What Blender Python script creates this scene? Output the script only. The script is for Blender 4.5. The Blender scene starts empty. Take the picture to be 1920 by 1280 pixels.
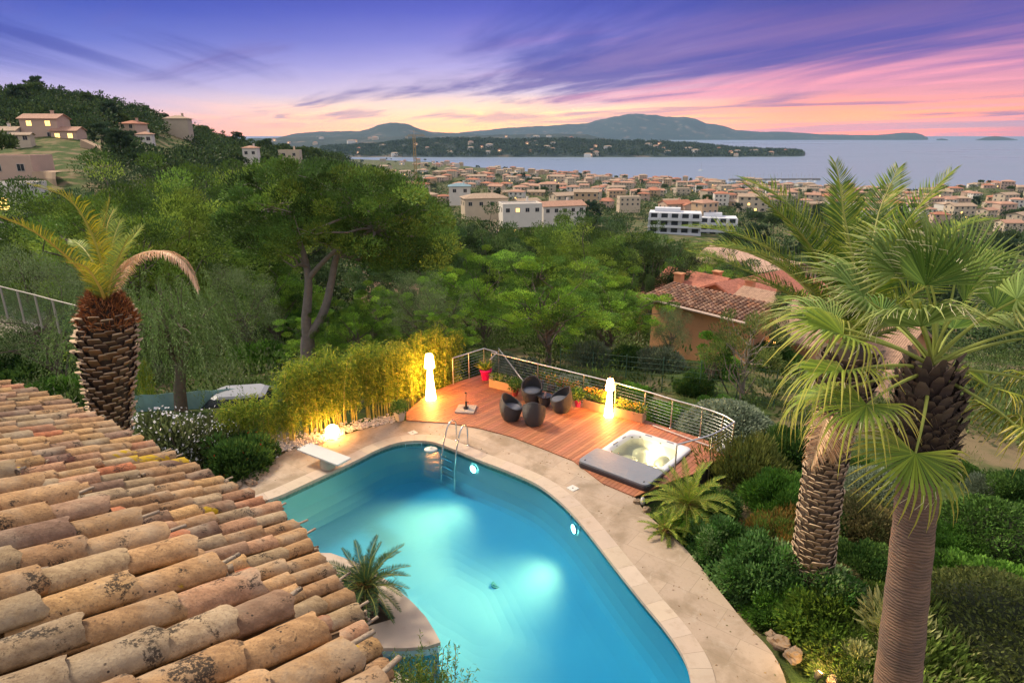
import bpy, math, random
import numpy as np
from mathutils import Vector, Matrix
from mathutils.geometry import tessellate_polygon

R = math.radians
RS = np.random.RandomState(7)
random.seed(7)
SC = bpy.context.scene
COL = SC.collection
F = 1200.0
CAMH = 8.7
TH = math.atan(390.0 / F)
CT, ST = math.cos(TH), math.sin(TH)


def ray(px, py):
    u = (px - 960.0) / F
    v = -(py - 640.0) / F
    return (u, CT + v * ST, -ST + v * CT)


def at(px, py, z=0.0):
    d = ray(px, py)
    t = (z - CAMH) / d[2]
    return Vector((d[0] * t, d[1] * t, z))


def atY(px, py, Y):
    d = ray(px, py)
    t = Y / d[1]
    return Vector((d[0] * t, Y, CAMH + d[2] * t))


def lerp(a, b, t):
    return a + (b - a) * t


# ---------------------------------------------------------------- terrain
_ridge_px = [-600, -200, 0, 100, 200, 270, 330, 430, 540, 640, 720, 800, 3000]
_ridge_y = [235, 225, 204, 198, 206, 222, 244, 270, 287, 300, 345, 412, 412]
_base_r = [0, 8, 14, 18, 23, 30, 40, 60, 120, 200, 300, 500, 800, 1200, 1258, 1320, 1500, 60000]
_base_z = [-.12, -.12, -.35, -.8, -1.3, -2.2, -4.6, -10.5, -22.5, -29, -34.6, -43, -58, -75, -79.6, -90, -100, -100]
_sh_px = [-600, 640, 800, 900, 1000, 1100, 1200, 1400, 1600, 1750, 1900, 2600]
_sh_y = [292, 295, 302, 313, 321, 327, 333, 338, 342, 344, 344, 344]


def terr(x, y):
    x = np.asarray(x, float)
    y = np.asarray(y, float)
    r = np.hypot(x, y)
    az = np.where(y > 0.15 * r, 960 + 1262 * x / np.maximum(y, 1e-3), np.where(x > 0, 2600, -600))
    az = np.clip(az, -600, 2600)
    sy = np.interp(az, _sh_px, _sh_y)
    dsh = 88.7 / np.maximum((sy - 250) / 1262.0, 1e-3)
    re = np.where(r < 300, r, 300 + (r - 300) * 958.0 / (dsh - 300))
    b = np.interp(re, _base_r, _base_z)
    ry = np.interp(az, _ridge_px, _ridge_y)
    Rh = CAMH + 340 * (250 - ry) / 1262.0
    s = np.interp(r, [50, 100, 150, 210, 340, 500, 900, 1100], [0, .24, .455, .605, 1, .8, .1, 0])
    base340 = -34.6
    z = b + np.maximum(Rh - base340, 0) * s
    # garden on the left of the pool stays level with the terrace
    lv = np.clip((-x - 1.0) / 4.0, 0, 1) * np.clip((23.5 - y) / 4.0, 0, 1) * (y > -30)
    z = z * (1 - lv) + lv * np.maximum(z, -0.25)
    # right: the far garden rises a little toward the right edge
    rr = np.clip((x - 3) / 8.0, 0, 1) * np.clip((r - 10) / 6, 0, 1) * np.clip((60 - r) / 30, 0, 1)
    z = z + rr * 0.25
    # headland on the right edge of the bay
    hl = np.exp(-((az - 1880) / 90.0) ** 2) * np.exp(-((r - 1000) / 200.0) ** 2)
    z = z + hl * 17
    # small undulation
    z = z + 0.06 * np.sin(x * .9) * np.sin(y * .7 + 1) * np.clip(r / 30, 0, 1)
    z = z + np.clip(r / 300, 0, 1) * 1.2 * (np.sin(x * .02) * np.sin(y * .025) + .5 * np.sin(x * .07 + 1) * np.sin(y * .06))
    return z


def T(x, y):
    return float(terr(x, y))


def on(px, dist):
    """ground point at horizon column px and distance Y"""
    x = (px - 960) / 1262.0 * dist
    return Vector((x, dist, T(x, dist)))


# ---------------------------------------------------------------- mesh builder
class MB:
    def __init__(s):
        s.V = []; s.C = []; s.Q = []; s.Tr = []; s.qm = []; s.tm = []; s.N = []; s.nm = []; s.n = 0

    def add(s, V, Fc, col=(1, 1, 1), mat=0):
        V = np.asarray(V, float).reshape(-1, 3)
        Fc = np.asarray(Fc, dtype=np.int64)
        c = np.asarray(col, float)
        if c.ndim == 1:
            c = np.tile(c[:3], (len(V), 1))
        s.V.append(V); s.C.append(c)
        if Fc.size:
            if Fc.shape[1] == 4:
                s.Q.append(Fc + s.n); s.qm.append(np.full(len(Fc), mat))
            elif Fc.shape[1] == 3:
                s.Tr.append(Fc + s.n); s.tm.append(np.full(len(Fc), mat))
        s.n += len(V)

    def ngon(s, V, col=(1, 1, 1), mat=0):
        V = np.asarray(V, float)
        s.V.append(V); s.C.append(np.tile(np.asarray(col, float)[:3], (len(V), 1)))
        s.N.append(list(range(s.n, s.n + len(V)))); s.nm.append(mat)
        s.n += len(V)

    def xform(s, M):
        M = np.array(M)
        s.V = [v @ M[:3, :3].T + M[:3, 3] for v in s.V]
        return s

    def mesh(s, name, mats, smooth=False):
        V = np.concatenate(s.V) if s.V else np.zeros((0, 3))
        C = np.concatenate(s.C) if s.C else np.zeros((0, 3))
        loops = []; starts = []; mi = []
        pos = 0
        for arr, m, k in ((s.Q, s.qm, 4), (s.Tr, s.tm, 3)):
            if arr:
                A = np.concatenate(arr)
                loops.append(A.ravel())
                starts.append(pos + np.arange(len(A)) * k)
                pos += A.size
                mi.append(np.concatenate(m))
        if s.N:
            for f, m in zip(s.N, s.nm):
                loops.append(np.array(f)); starts.append(np.array([pos])); pos += len(f)
                mi.append(np.array([m]))
        loops = np.concatenate(loops).astype(np.int32)
        starts = np.concatenate(starts).astype(np.int32)
        mi = np.concatenate(mi).astype(np.int32)
        me = bpy.data.meshes.new(name)
        me.vertices.add(len(V)); me.vertices.foreach_set('co', V.astype(np.float32).ravel())
        me.loops.add(len(loops)); me.loops.foreach_set('vertex_index', loops)
        me.polygons.add(len(starts)); me.polygons.foreach_set('loop_start', starts)
        me.polygons.foreach_set('material_index', mi)
        me.polygons.foreach_set('use_smooth', np.full(len(starts), smooth))
        me.update(calc_edges=True)
        a = me.attributes.new('tint', 'FLOAT_COLOR', 'POINT')
        a.data.foreach_set('color', np.concatenate([C, np.ones((len(C), 1))], 1).astype(np.float32).ravel())
        for m in (mats if isinstance(mats, (list, tuple)) else [mats]):
            me.materials.append(m)
        me.validate()
        return me

    def obj(s, name, mats, parent=None, smooth=False, **kw):
        me = s.mesh(name, mats, smooth)
        o = bpy.data.objects.new(name, me)
        COL.objects.link(o)
        if parent is not None:
            o.parent = parent
        tag(o, **kw)
        return o

    # shapes
    def box(s, c, size, rz=0, col=(1, 1, 1), mat=0, rot=None):
        x, y, z = [d / 2 for d in size]
        V = np.array([[-x, -y, -z], [x, -y, -z], [x, y, -z], [-x, y, -z], [-x, -y, z], [x, -y, z], [x, y, z], [-x, y, z]])
        if rot is not None:
            V = V @ np.array(rot.to_matrix() if hasattr(rot, 'to_matrix') else rot).T
        if rz:
            ca, sa = math.cos(rz), math.sin(rz)
            V = V @ np.array([[ca, -sa, 0], [sa, ca, 0], [0, 0, 1]]).T
        V = V + np.array(c)
        s.add(V, [[0, 3, 2, 1], [4, 5, 6, 7], [0, 1, 5, 4], [1, 2, 6, 5], [2, 3, 7, 6], [3, 0, 4, 7]], col, mat)

    def tube(s, pts, rad, seg=8, col=(1, 1, 1), mat=0, cap=True):
        P = np.asarray([tuple(p) for p in pts], float)
        n = len(P)
        rad = np.full(n, rad) if np.isscalar(rad) else np.asarray(rad, float)
        D = np.gradient(P, axis=0)
        D /= np.linalg.norm(D, axis=1, keepdims=True) + 1e-9
        up = np.array([0, 0, 1.0]) if abs(D[0, 2]) < .9 else np.array([1.0, 0, 0])
        A = np.cross(D[0], up); A /= np.linalg.norm(A)
        rings = []
        for i in range(n):
            A = A - D[i] * A.dot(D[i]); A /= np.linalg.norm(A) + 1e-9
            B = np.cross(D[i], A)
            a = np.arange(seg) / seg * 2 * math.pi
            rings.append(P[i] + rad[i] * (np.cos(a)[:, None] * A + np.sin(a)[:, None] * B))
        V = np.concatenate(rings)
        i = np.arange(n - 1)[:, None] * seg
        j = np.arange(seg)[None]
        j2 = (j + 1) % seg
        Fq = np.stack([i + j, i + j2, i + seg + j2, i + seg + j], -1).reshape(-1, 4)
        c = np.asarray(col, float)
        if c.ndim == 2:
            c = np.repeat(c, seg, 0)
        s.add(V, Fq, c, mat)
        if cap:
            cc = c if c.ndim == 1 else c[0]
            s.ngon(rings[0][::-1], cc, mat); s.ngon(rings[-1], cc if c.ndim == 1 else c[-1], mat)

    def lathe(s, prof, seg=24, c=(0, 0, 0), col=(1, 1, 1), mat=0):
        prof = np.asarray(prof, float)
        a = np.arange(seg) / seg * 2 * math.pi
        V = np.stack([prof[:, 0:1] * np.cos(a), prof[:, 0:1] * np.sin(a), np.repeat(prof[:, 1:2], seg, 1)], -1).reshape(-1, 3) + np.array(c)
        i = np.arange(len(prof) - 1)[:, None] * seg
        j = np.arange(seg)[None]; j2 = (j + 1) % seg
        s.add(V, np.stack([i + j, i + j2, i + seg + j2, i + seg + j], -1).reshape(-1, 4), col, mat)

    def prism(s, poly, z0, z1, holes=(), col=(1, 1, 1), mat=0, side=None, bottom=False):
        polys = [list(poly)] + [list(h) for h in holes]
        tris = tessellate_polygon([[Vector((p[0], p[1], 0)) for p in q] for q in polys])
        flat = [p for q in polys for p in q]
        V = np.array([[p[0], p[1], z1] for p in flat])
        Tn = []
        for t in tris:
            a, b, c = [V[i] for i in t]
            cr = (b[0] - a[0]) * (c[1] - a[1]) - (b[1] - a[1]) * (c[0] - a[0])
            if abs(cr) < 1e-10: continue
            Tn.append(t if cr > 0 else (t[0], t[2], t[1]))
        s.add(V, Tn, col, mat)
        if bottom:
            V2 = V.copy(); V2[:, 2] = z0
            s.add(V2, [t[::-1] for t in Tn], col, mat)
        sm = mat if side is None else side
        for q in polys:
            n = len(q)
            W = np.array([[p[0], p[1], z0] for p in q] + [[p[0], p[1], z1] for p in q])
            s.add(W, [[i, (i + 1) % n, n + (i + 1) % n, n + i] for i in range(n)], col, sm)

    def rbox(s, c, size, r=.03, rz=0, col=(1, 1, 1), mat=0, seg=3, top=True):
        """box with rounded vertical corners and a bevelled top"""
        x, y, z = size[0] / 2, size[1] / 2, size[2]
        pts = []
        for cx, cy, a0 in ((x - r, y - r, 0), (-x + r, y - r, 90), (-x + r, -y + r, 180), (x - r, -y + r, 270)):
            for k in range(seg + 1):
                a = R(a0 + 90 * k / seg)
                pts.append((cx, cy, math.cos(a), math.sin(a)))
        b = min(r * .5, z * .3)
        lev = [(0, r), (z - b, r), (z - b * .3, r - b * .3), (z, r - b)]
        ca, sa = math.cos(rz), math.sin(rz)
        V = []
        for zz, rr in lev:
            for cx, cy, ax, ay in pts:
                px, py = cx + ax * rr, cy + ay * rr
                V.append((c[0] + px * ca - py * sa, c[1] + px * sa + py * ca, c[2] + zz))
        n = len(pts)
        Fq = [[l * n + i, l * n + (i + 1) % n, (l + 1) * n + (i + 1) % n, (l + 1) * n + i] for l in range(3) for i in range(n)]
        s.add(V, Fq, col, mat)
        s.ngon(V[3 * n:], col, mat); s.ngon(V[:n][::-1], col, mat)


def tag(o, label=None, cat=None, group=None, kind=None):
    if label: o['label'] = label
    if cat: o['category'] = cat
    if group: o['group'] = group
    if kind: o['kind'] = kind
    return o


def empty(name, loc=(0, 0, 0), rz=0, sc=1, **kw):
    o = bpy.data.objects.new(name, None)
    o.empty_display_size = .2
    COL.objects.link(o)
    o.location = loc; o.rotation_euler = (0, 0, rz)
    o.scale = (sc, sc, sc) if np.isscalar(sc) else sc
    tag(o, **kw)
    return o


def copy_tree(o, parent=None):
    c = o.copy(); COL.objects.link(c); c.parent = parent
    for ch in list(o.children):
        copy_tree(ch, c)
    return c


class Proto:
    """first use places the original, later uses place copies"""
    def __init__(s, root): s.root = root; s.used = False

    def put(s, loc, rz=0, sc=1, label=None, group=None):
        o = s.root if not s.used else copy_tree(s.root)
        s.used = True
        o.location = loc; o.rotation_euler = (0, 0, rz)
        o.scale = (sc, sc, sc) if np.isscalar(sc) else sc
        if label: o['label'] = label
        if group: o['group'] = group
        return o


def catmull(pts, n=6, closed=False):
    P = [Vector(p) for p in pts]
    m = len(P); out = []
    rng = range(m) if closed else range(m - 1)
    for i in rng:
        p0 = P[(i - 1) % m] if closed or i > 0 else P[0]
        p1 = P[i]; p2 = P[(i + 1) % m]
        p3 = P[(i + 2) % m] if closed or i + 2 < m else P[-1]
        for k in range(n):
            t = k / n
            out.append(.5 * ((2 * p1) + (-p0 + p2) * t + (2 * p0 - 5 * p1 + 4 * p2 - p3) * t * t + (-p0 + 3 * p1 - 3 * p2 + p3) * t ** 3))
    if not closed: out.append(P[-1])
    return out


def offset_poly(P, d):
    """outward offset for a closed CCW polygon"""
    n = len(P); out = []
    for i in range(n):
        a = P[(i - 1) % n]; b = P[(i + 1) % n]
        t = Vector((b[0] - a[0], b[1] - a[1])); t.normalize()
        out.append(Vector((P[i][0] + t.y * d, P[i][1] - t.x * d, 0)))
    return out


def area(P):
    return .5 * sum(P[i][0] * P[(i + 1) % len(P)][1] - P[(i + 1) % len(P)][0] * P[i][1] for i in range(len(P)))


def clip(poly, n, c):
    """keep the side where n.p <= c"""
    out = []
    for i in range(len(poly)):
        a = poly[i]; b = poly[(i + 1) % len(poly)]
        da = n[0] * a[0] + n[1] * a[1] - c; db = n[0] * b[0] + n[1] * b[1] - c
        if da <= 0: out.append(a)
        if (da < 0) != (db < 0) and abs(da - db) > 1e-12:
            t = da / (da - db)
            out.append((a[0] + (b[0] - a[0]) * t, a[1] + (b[1] - a[1]) * t))
    return out


def runit(n, rs=RS):
    v = rs.normal(size=(n, 3))
    return v / (np.linalg.norm(v, axis=1, keepdims=True) + 1e-9)


# ---------------------------------------------------------------- materials
def nt(m):
    m.use_nodes = True
    t = m.node_tree; t.nodes.clear()
    return t


class NB:
    def __init__(s, t): s.t = t

    def n(s, ty, **kw):
        nd = s.t.nodes.new(ty)
        for k, v in kw.items():
            if k.startswith('i_'):
                nd.inputs[k[2:].replace('_', ' ')].default_value = v
            else:
                setattr(nd, k, v)
        return nd

    def l(s, a, b): s.t.links.new(a, b)

    def val(s, x, inp):
        if hasattr(x, 'is_output'): s.l(x, inp)
        else: inp.default_value = x

    def math(s, op, a, b=0, c=None, clamp=False):
        nd = s.n('ShaderNodeMath', operation=op, use_clamp=clamp)
        s.val(a, nd.inputs[0]); s.val(b, nd.inputs[1])
        if c is not None: s.val(c, nd.inputs[2])
        return nd.outputs[0]

    def mix(s, f, a, b, mode='MIX'):
        nd = s.n('ShaderNodeMix', data_type='RGBA', blend_type=mode)
        s.val(f, nd.inputs[0])
        for x, i in ((a, 6), (b, 7)):
            if isinstance(x, tuple): nd.inputs[i].default_value = (*x[:3], 1)
            else: s.l(x, nd.inputs[i])
        return nd.outputs[2]

    def noise(s, scale=5, detail=4, rough=.55, vec=None, dist=0):
        nd = s.n('ShaderNodeTexNoise')
        nd.inputs['Scale'].default_value = scale; nd.inputs['Detail'].default_value = detail
        nd.inputs['Roughness'].default_value = rough; nd.inputs['Distortion'].default_value = dist
        if vec is not None: s.l(vec, nd.inputs['Vector'])
        return nd

    def ramp(s, fac, stops, interp='LINEAR'):
        nd = s.n('ShaderNodeValToRGB')
        cr = nd.color_ramp; cr.interpolation = interp
        while len(cr.elements) > 1: cr.elements.remove(cr.elements[-1])
        cr.elements[0].position = stops[0][0]
        for p, c in stops[1:]: cr.elements.new(p)
        for e, (p, c) in zip(cr.elements, stops):
            e.color = (*c, 1) if len(c) == 3 else c
        s.l(fac, nd.inputs[0])
        return nd.outputs[0]

    def sstep(s, x, a, b):
        nd = s.n('ShaderNodeMapRange', interpolation_type='SMOOTHSTEP')
        s.l(x, nd.inputs[0]); nd.inputs[1].default_value = a; nd.inputs[2].default_value = b
        return nd.outputs[0]

    def bump(s, h, strength=.5, dist=.02):
        nd = s.n('ShaderNodeBump')
        nd.inputs['Strength'].default_value = strength; nd.inputs['Distance'].default_value = dist
        s.l(h, nd.inputs['Height'])
        return nd.outputs[0]

    def out(s, sh, vol=None):
        o = s.n('ShaderNodeOutputMaterial'); s.l(sh, o.inputs[0])
        return o


MATS = {}


def mat(name, col=(.5, .5, .5), rough=.6, var=.25, scale=6, bump=.0, bscale=40, metal=0, tint=False, spec=.4, emit=None, es=0, detail=5, col2=None, c2=(.55, .7), bdist=.01, coord='Object'):
    """generic principled with noise variation; col2 = stain colour above a noise threshold"""
    if name in MATS: return MATS[name]
    m = bpy.data.materials.new(name); b = NB(nt(m))
    tc = b.n('ShaderNodeTexCoord')
    nz = b.noise(scale, detail, .6, tc.outputs[coord])
    f = b.math('MULTIPLY_ADD', nz.outputs[0], 2 * var, 1 - var)
    c = b.n('ShaderNodeRGB'); c.outputs[0].default_value = (*col, 1)
    cc = c.outputs[0]
    if tint:
        at_ = b.n('ShaderNodeAttribute', attribute_name='tint')
        cc = b.mix(1.0, cc, at_.outputs['Color'], 'MULTIPLY')
    if col2:
        n2 = b.noise(scale * 1.7, 6, .65, tc.outputs[coord])
        cc = b.mix(b.sstep(n2.outputs[0], *c2), cc, col2)
    fc = b.n('ShaderNodeCombineColor')
    for i in range(3): b.l(f, fc.inputs[i])
    cc = b.mix(1.0, cc, fc.outputs[0], 'MULTIPLY')
    p = b.n('ShaderNodeBsdfPrincipled')
    b.l(cc, p.inputs['Base Color'])
    p.inputs['Roughness'].default_value = rough; p.inputs['Metallic'].default_value = metal
    p.inputs['Specular IOR Level'].default_value = spec
    if bump:
        n3 = b.noise(bscale, 4, .6, tc.outputs[coord])
        b.l(b.bump(n3.outputs[0], bump, bdist), p.inputs['Normal'])
    if emit:
        p.inputs['Emission Color'].default_value = (*emit, 1); p.inputs['Emission Strength'].default_value = es
    b.out(p.outputs[0])
    MATS[name] = m
    return m


def leafmat(name, col, trans=.25, rough=.55, var=.3, scale=1.5):
    if name in MATS: return MATS[name]
    m = bpy.data.materials.new(name); b = NB(nt(m))
    a = b.n('ShaderNodeAttribute', attribute_name='tint')
    tc = b.n('ShaderNodeTexCoord')
    nz = b.noise(scale, 3, .6, tc.outputs['Object'])
    f = b.math('MULTIPLY_ADD', nz.outputs[0], 2 * var, 1 - var)
    fc = b.n('ShaderNodeCombineColor')
    for i in range(3): b.l(f, fc.inputs[i])
    c = b.mix(1.0, a.outputs['Color'], tuple(q * 1.38 for q in col), 'MULTIPLY')
    c = b.mix(1.0, c, fc.outputs[0], 'MULTIPLY')
    p = b.n('ShaderNodeBsdfPrincipled')
    b.l(c, p.inputs['Base Color']); p.inputs['Roughness'].default_value = rough
    p.inputs['Specular IOR Level'].default_value = .12
    tr = b.n('ShaderNodeBsdfTranslucent'); b.l(c, tr.inputs[0])
    ms = b.n('ShaderNodeMixShader'); ms.inputs[0].default_value = trans
    b.l(p.outputs[0], ms.inputs[1]); b.l(tr.outputs[0], ms.inputs[2])
    b.out(ms.outputs[0])
    MATS[name] = m
    return m


def emat(name, col, s):
    if name in MATS: return MATS[name]
    m = bpy.data.materials.new(name); b = NB(nt(m))
    e = b.n('ShaderNodeEmission'); e.inputs[0].default_value = (*col, 1); e.inputs[1].default_value = s
    b.out(e.outputs[0]); MATS[name] = m
    return m


# ---------------------------------------------------------------- camera, world, light
cam = bpy.data.cameras.new('camera')
cam.lens = 36 * F / 1920; cam.sensor_width = 36; cam.clip_end = 200000; cam.clip_start = .05
co = bpy.data.objects.new('camera', cam); COL.objects.link(co)
co.location = (0, 0, CAMH); co.rotation_euler = (math.pi / 2 - TH, 0, 0)
SC.camera = co
SC.view_settings.view_transform = 'Standard'; SC.view_settings.look = 'None'
SC.view_settings.exposure = 0.38; SC.view_settings.gamma = 1
SC.render.engine = 'CYCLES'
SC.cycles.use_denoising = True
try: SC.cycles.denoiser = 'OPENIMAGEDENOISE'
except Exception: pass
SC.cycles.max_bounces = 6; SC.cycles.diffuse_bounces = 3; SC.cycles.glossy_bounces = 3
SC.cycles.transmission_bounces = 4; SC.cycles.transparent_max_bounces = 8; SC.cycles.volume_bounces = 0
SC.cycles.sample_clamp_indirect = 4; SC.cycles.caustics_reflective = False; SC.cycles.caustics_refractive = False


def build_world():
    w = bpy.data.worlds.new('World'); SC.world = w; w.use_nodes = True
    t = w.node_tree; t.nodes.clear(); b = NB(t)
    tc = b.n('ShaderNodeTexCoord'); sp = b.n('ShaderNodeSeparateXYZ'); b.l(tc.outputs['Generated'], sp.inputs[0])
    x, y, z = sp.outputs
    el = b.math('MAXIMUM', z, 0.0)
    az = b.math('ARCTAN2', x, y)                       # 0 ahead, + right
    # clouds on a flat layer: streaks that fan out from the horizon
    zz = b.math('ADD', el, .05)
    cx = b.math('DIVIDE', x, zz); cy = b.math('DIVIDE', y, zz)
    cv = b.n('ShaderNodeCombineXYZ'); b.l(cx, cv.inputs[0]); b.l(cy, cv.inputs[1])
    def layer(rot, sx, sy, loc, scale, det, dist):
        mp = b.n('ShaderNodeMapping', vector_type='TEXTURE'); b.l(cv.outputs[0], mp.inputs[0])
        mp.inputs['Rotation'].default_value = (0, 0, R(rot)); mp.inputs['Scale'].default_value = (1 / sx, 1 / sy, 1); mp.inputs['Location'].default_value = loc
        return b.noise(scale, det, .56, mp.outputs[0], dist).outputs[0]
    c1 = layer(112, .07, .20, (0, 0, 0), 1.1, 9, 1.4)
    c2 = layer(125, .06, .26, (3.3, 1.7, 0), 1.0, 10, 1.6)
    c3 = layer(95, .10, .20, (7.1, 4.4, 0), 1.2, 9, 2.0)
    e = b.math('MULTIPLY', el, 5.0)                    # 0.2 elevation -> 1
    e = b.math('ADD', e, b.math('MULTIPLY_ADD', c3, .16, -.08))
    L = b.ramp(e, [(0, (2.4, .5, .34)), (.06, (1.7, .58, .42)), (.13, (.88, .54, .62)), (.24, (.60, .48, .72)), (.38, (.30, .29, .66)), (.55, (.13, .16, .55)), (.75, (.06, .09, .46)), (1, (.035, .045, .34))])
    C_ = b.ramp(e, [(0, (3.6, 1.3, .22)), (.08, (2.6, 1.2, .36)), (.19, (1.3, .86, .58)), (.28, (.80, .62, .74)), (.45, (.46, .39, .72)), (.62, (.23, .22, .62)), (.8, (.11, .12, .52)), (1, (.055, .065, .40))])
    Rr = b.ramp(e, [(0, (3.4, .46, .10)), (.06, (3.0, .62, .12)), (.15, (1.6, .46, .20)), (.24, (.95, .34, .36)), (.4, (.66, .26, .42)), (.6, (.26, .14, .38)), (.8, (.075, .065, .30)), (1, (.03, .035, .20))])
    g = b.mix(b.sstep(az, -.62, -.02), L, C_)
    g = b.mix(b.sstep(az, .05, .45), g, Rr)
    g = b.mix(b.math('MULTIPLY', b.sstep(az, .48, .78), b.math('SUBTRACT', 1, b.sstep(el, .0, .045))), g, (.34, .09, .22))
    low = b.math('SUBTRACT', 1, b.sstep(el, .09, .19))
    # dusky violet banks
    dk = b.math('MULTIPLY', b.math('MULTIPLY', b.sstep(c1, .49, .60), low), b.sstep(el, .004, .02))
    g = b.mix(b.math('MULTIPLY', dk, .85), g, (.17, .11, .36))
    # rose lit streaks to the right
    pk = b.math('MULTIPLY', b.math('MULTIPLY', b.sstep(c2, .49, .62), b.sstep(az, -.15, .30)), b.math('SUBTRACT', 1, b.sstep(el, .12, .175)))
    g = b.mix(b.math('MULTIPLY', pk, .75), g, (1.0, .36, .44))
    # deep blue veil higher up
    bl = b.math('MULTIPLY', b.sstep(c3, .54, .38), b.sstep(el, .035, .11))
    g = b.mix(b.math('MULTIPLY', bl, .75), g, (.05, .06, .36))
    # long violet bank low in the left and middle
    ce = b.math('MULTIPLY_ADD', c1, .10, -.022)
    hb = b.math('MULTIPLY', b.sstep(b.math('ABSOLUTE', b.math('SUBTRACT', el, ce)), .011, .003), b.sstep(c2, .43, .54))
    g = b.mix(b.math('MULTIPLY', b.math('MULTIPLY', hb, b.sstep(az, .40, .1)), .55), g, (.26, .15, .40))
    # high sky overhead and behind: brightened out of view as added fill light for the terrace
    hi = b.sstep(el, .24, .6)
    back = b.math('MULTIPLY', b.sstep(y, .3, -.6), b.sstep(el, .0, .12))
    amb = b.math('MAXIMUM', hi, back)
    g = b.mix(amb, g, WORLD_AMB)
    sky = b.n('ShaderNodeTexSky', sky_type='NISHITA', sun_disc=False, sun_elevation=SUN_EL, sun_rotation=SUN_ROT)
    bg1 = b.n('ShaderNodeBackground'); b.l(sky.outputs[0], bg1.inputs[0])
    # the low band keeps the afterglow alone; Nishita adds only above it
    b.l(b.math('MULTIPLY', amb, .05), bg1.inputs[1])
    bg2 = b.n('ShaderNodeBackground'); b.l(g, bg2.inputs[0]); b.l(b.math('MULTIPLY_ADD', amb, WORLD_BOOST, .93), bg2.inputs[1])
    ad = b.n('ShaderNodeAddShader'); b.l(bg1.outputs[0], ad.inputs[0]); b.l(bg2.outputs[0], ad.inputs[1])
    o = b.n('ShaderNodeOutputWorld'); b.l(ad.outputs[0], o.inputs[0])
    w.cycles.sampling_method = 'MANUAL'; w.cycles.sample_map_resolution = 1024


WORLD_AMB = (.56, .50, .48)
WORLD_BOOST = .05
SUN_EL = R(46)
SUN_AZ = R(305)      # compass angle of the soft light, clockwise from +Y: ahead and to the left
SUN_ROT = SUN_AZ
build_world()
sl = bpy.data.lights.new('sun', 'SUN'); sl.energy = 3.5; sl.angle = R(10); sl.color = (1, .83, .60)
so = bpy.data.objects.new('sun', sl); COL.objects.link(so)
_sd = Vector((math.sin(SUN_AZ) * math.cos(SUN_EL), math.cos(SUN_AZ) * math.cos(SUN_EL), math.sin(SUN_EL)))
so.rotation_euler = _sd.to_track_quat('Z', 'Y').to_euler()

# haze
def build_haze():
    m = bpy.data.materials.new('haze'); t = nt(m); b = NB(t)
    v = b.n('ShaderNodeVolumePrincipled'); v.inputs['Color'].default_value = (.40, .66, .95, 1)
    v.inputs['Density'].default_value = HAZE
    o = b.n('ShaderNodeOutputMaterial'); b.l(v.outputs[0], o.inputs['Volume'])
    mb = MB(); mb.box((0, 9000, 95), (30000, 24000, 392))
    mb.obj('haze', m, label='thin blue evening haze over the bay', kind='stuff')


HAZE = 4.6e-5
# ================================================================ setting: ground, sea, hills
NEARHOLE = []


def inside(p, poly):
    x, y = p[0], p[1]; c = False; n = len(poly)
    for i in range(n):
        a = poly[i]; b = poly[(i - 1) % n]
        if (a[1] > y) != (b[1] > y) and x < (b[0] - a[0]) * (y - a[1]) / (b[1] - a[1]) + a[0]:
            c = not c
    return c


# pool outline (water edge), seen part from the photograph, the rest runs on under the eaves
pool_px = [(470, 952), (530, 925), (600, 893), (660, 865), (704, 843), (740, 830), (775, 825), (812, 827), (850, 840), (900, 861), (960, 884),
           (1010, 907), (1048, 935), (1080, 966), (1115, 1008), (1160, 1066), (1205, 1122), (1250, 1176), (1284, 1226), (1300, 1272), (1296, 1330)]
ZW = -.12
pool_w = [at(px, py, 0) for px, py in pool_px]
pool_w += [Vector((1.9, 6.6, 0)), Vector((0.4, 6.7, 0))] + [at(px, py, 0) for px, py in ((850, 1345), (778, 1288), (690, 1232), (590, 1160), (520, 1085), (455, 1010))]
pool_s = catmull(pool_w, 5, True)
if area(pool_s) < 0: pool_s = pool_s[::-1]
pool_s = [Vector((p.x, p.y, 0)) for p in pool_s]
coping_o = offset_poly(pool_s, .36)

terr_px = [(440, 905), (500, 868), (560, 836), (620, 822), (680, 804), (735, 791), (790, 788), (840, 791), (900, 801), (960, 817), (1020, 840), (1075, 862),
           (1130, 893), (1185, 925), (1212, 962), (1280, 1022), (1345, 1102), (1400, 1170), (1448, 1222), (1476, 1284), (1480, 1360)]
terr_o = [at(px, py, 0) for px, py in terr_px]
terr_o = catmull(terr_o, 3)
terr_o += [Vector((2.2, 4.0, 0)), Vector((-8, 4.0, 0)), Vector((-9.5, 9, 0)), Vector((-8.8, 12.5, 0))]
if area(terr_o) < 0: terr_o = terr_o[::-1]
NEARHOLE.append(offset_poly(terr_o, -.5))

# deck
bd = Vector((1.125, 1.35, 0)).normalized()   # board direction
bn = Vector((bd.y, -bd.x, 0))
deck_px = [(762, 787), (762, 772), (800, 740), (850, 718), (906, 701), (940, 712), (1010, 730), (1093, 752), (1150, 768), (1207, 786), (1257, 803), (1312, 820), (1356, 838), (1372, 848), (1352, 858), (1299, 888), (1262, 900), (1190, 930), (1130, 905)]
DZ = .03
deck_w = [at(px, py, DZ) for px, py in deck_px]
# follow the terrace edge back
back = [p for p in terr_o]
edge_px = [(1075, 863), (1020, 841), (960, 818), (900, 802), (840, 792), (790, 789)]
deck_w += [at(px, py, DZ) for px, py in edge_px]
deck_w = [Vector((p.x, p.y, 0)) for p in deck_w]
if area(deck_w) < 0: deck_w = deck_w[::-1]
NEARHOLE.append(offset_poly(deck_w, -1.2))

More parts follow.
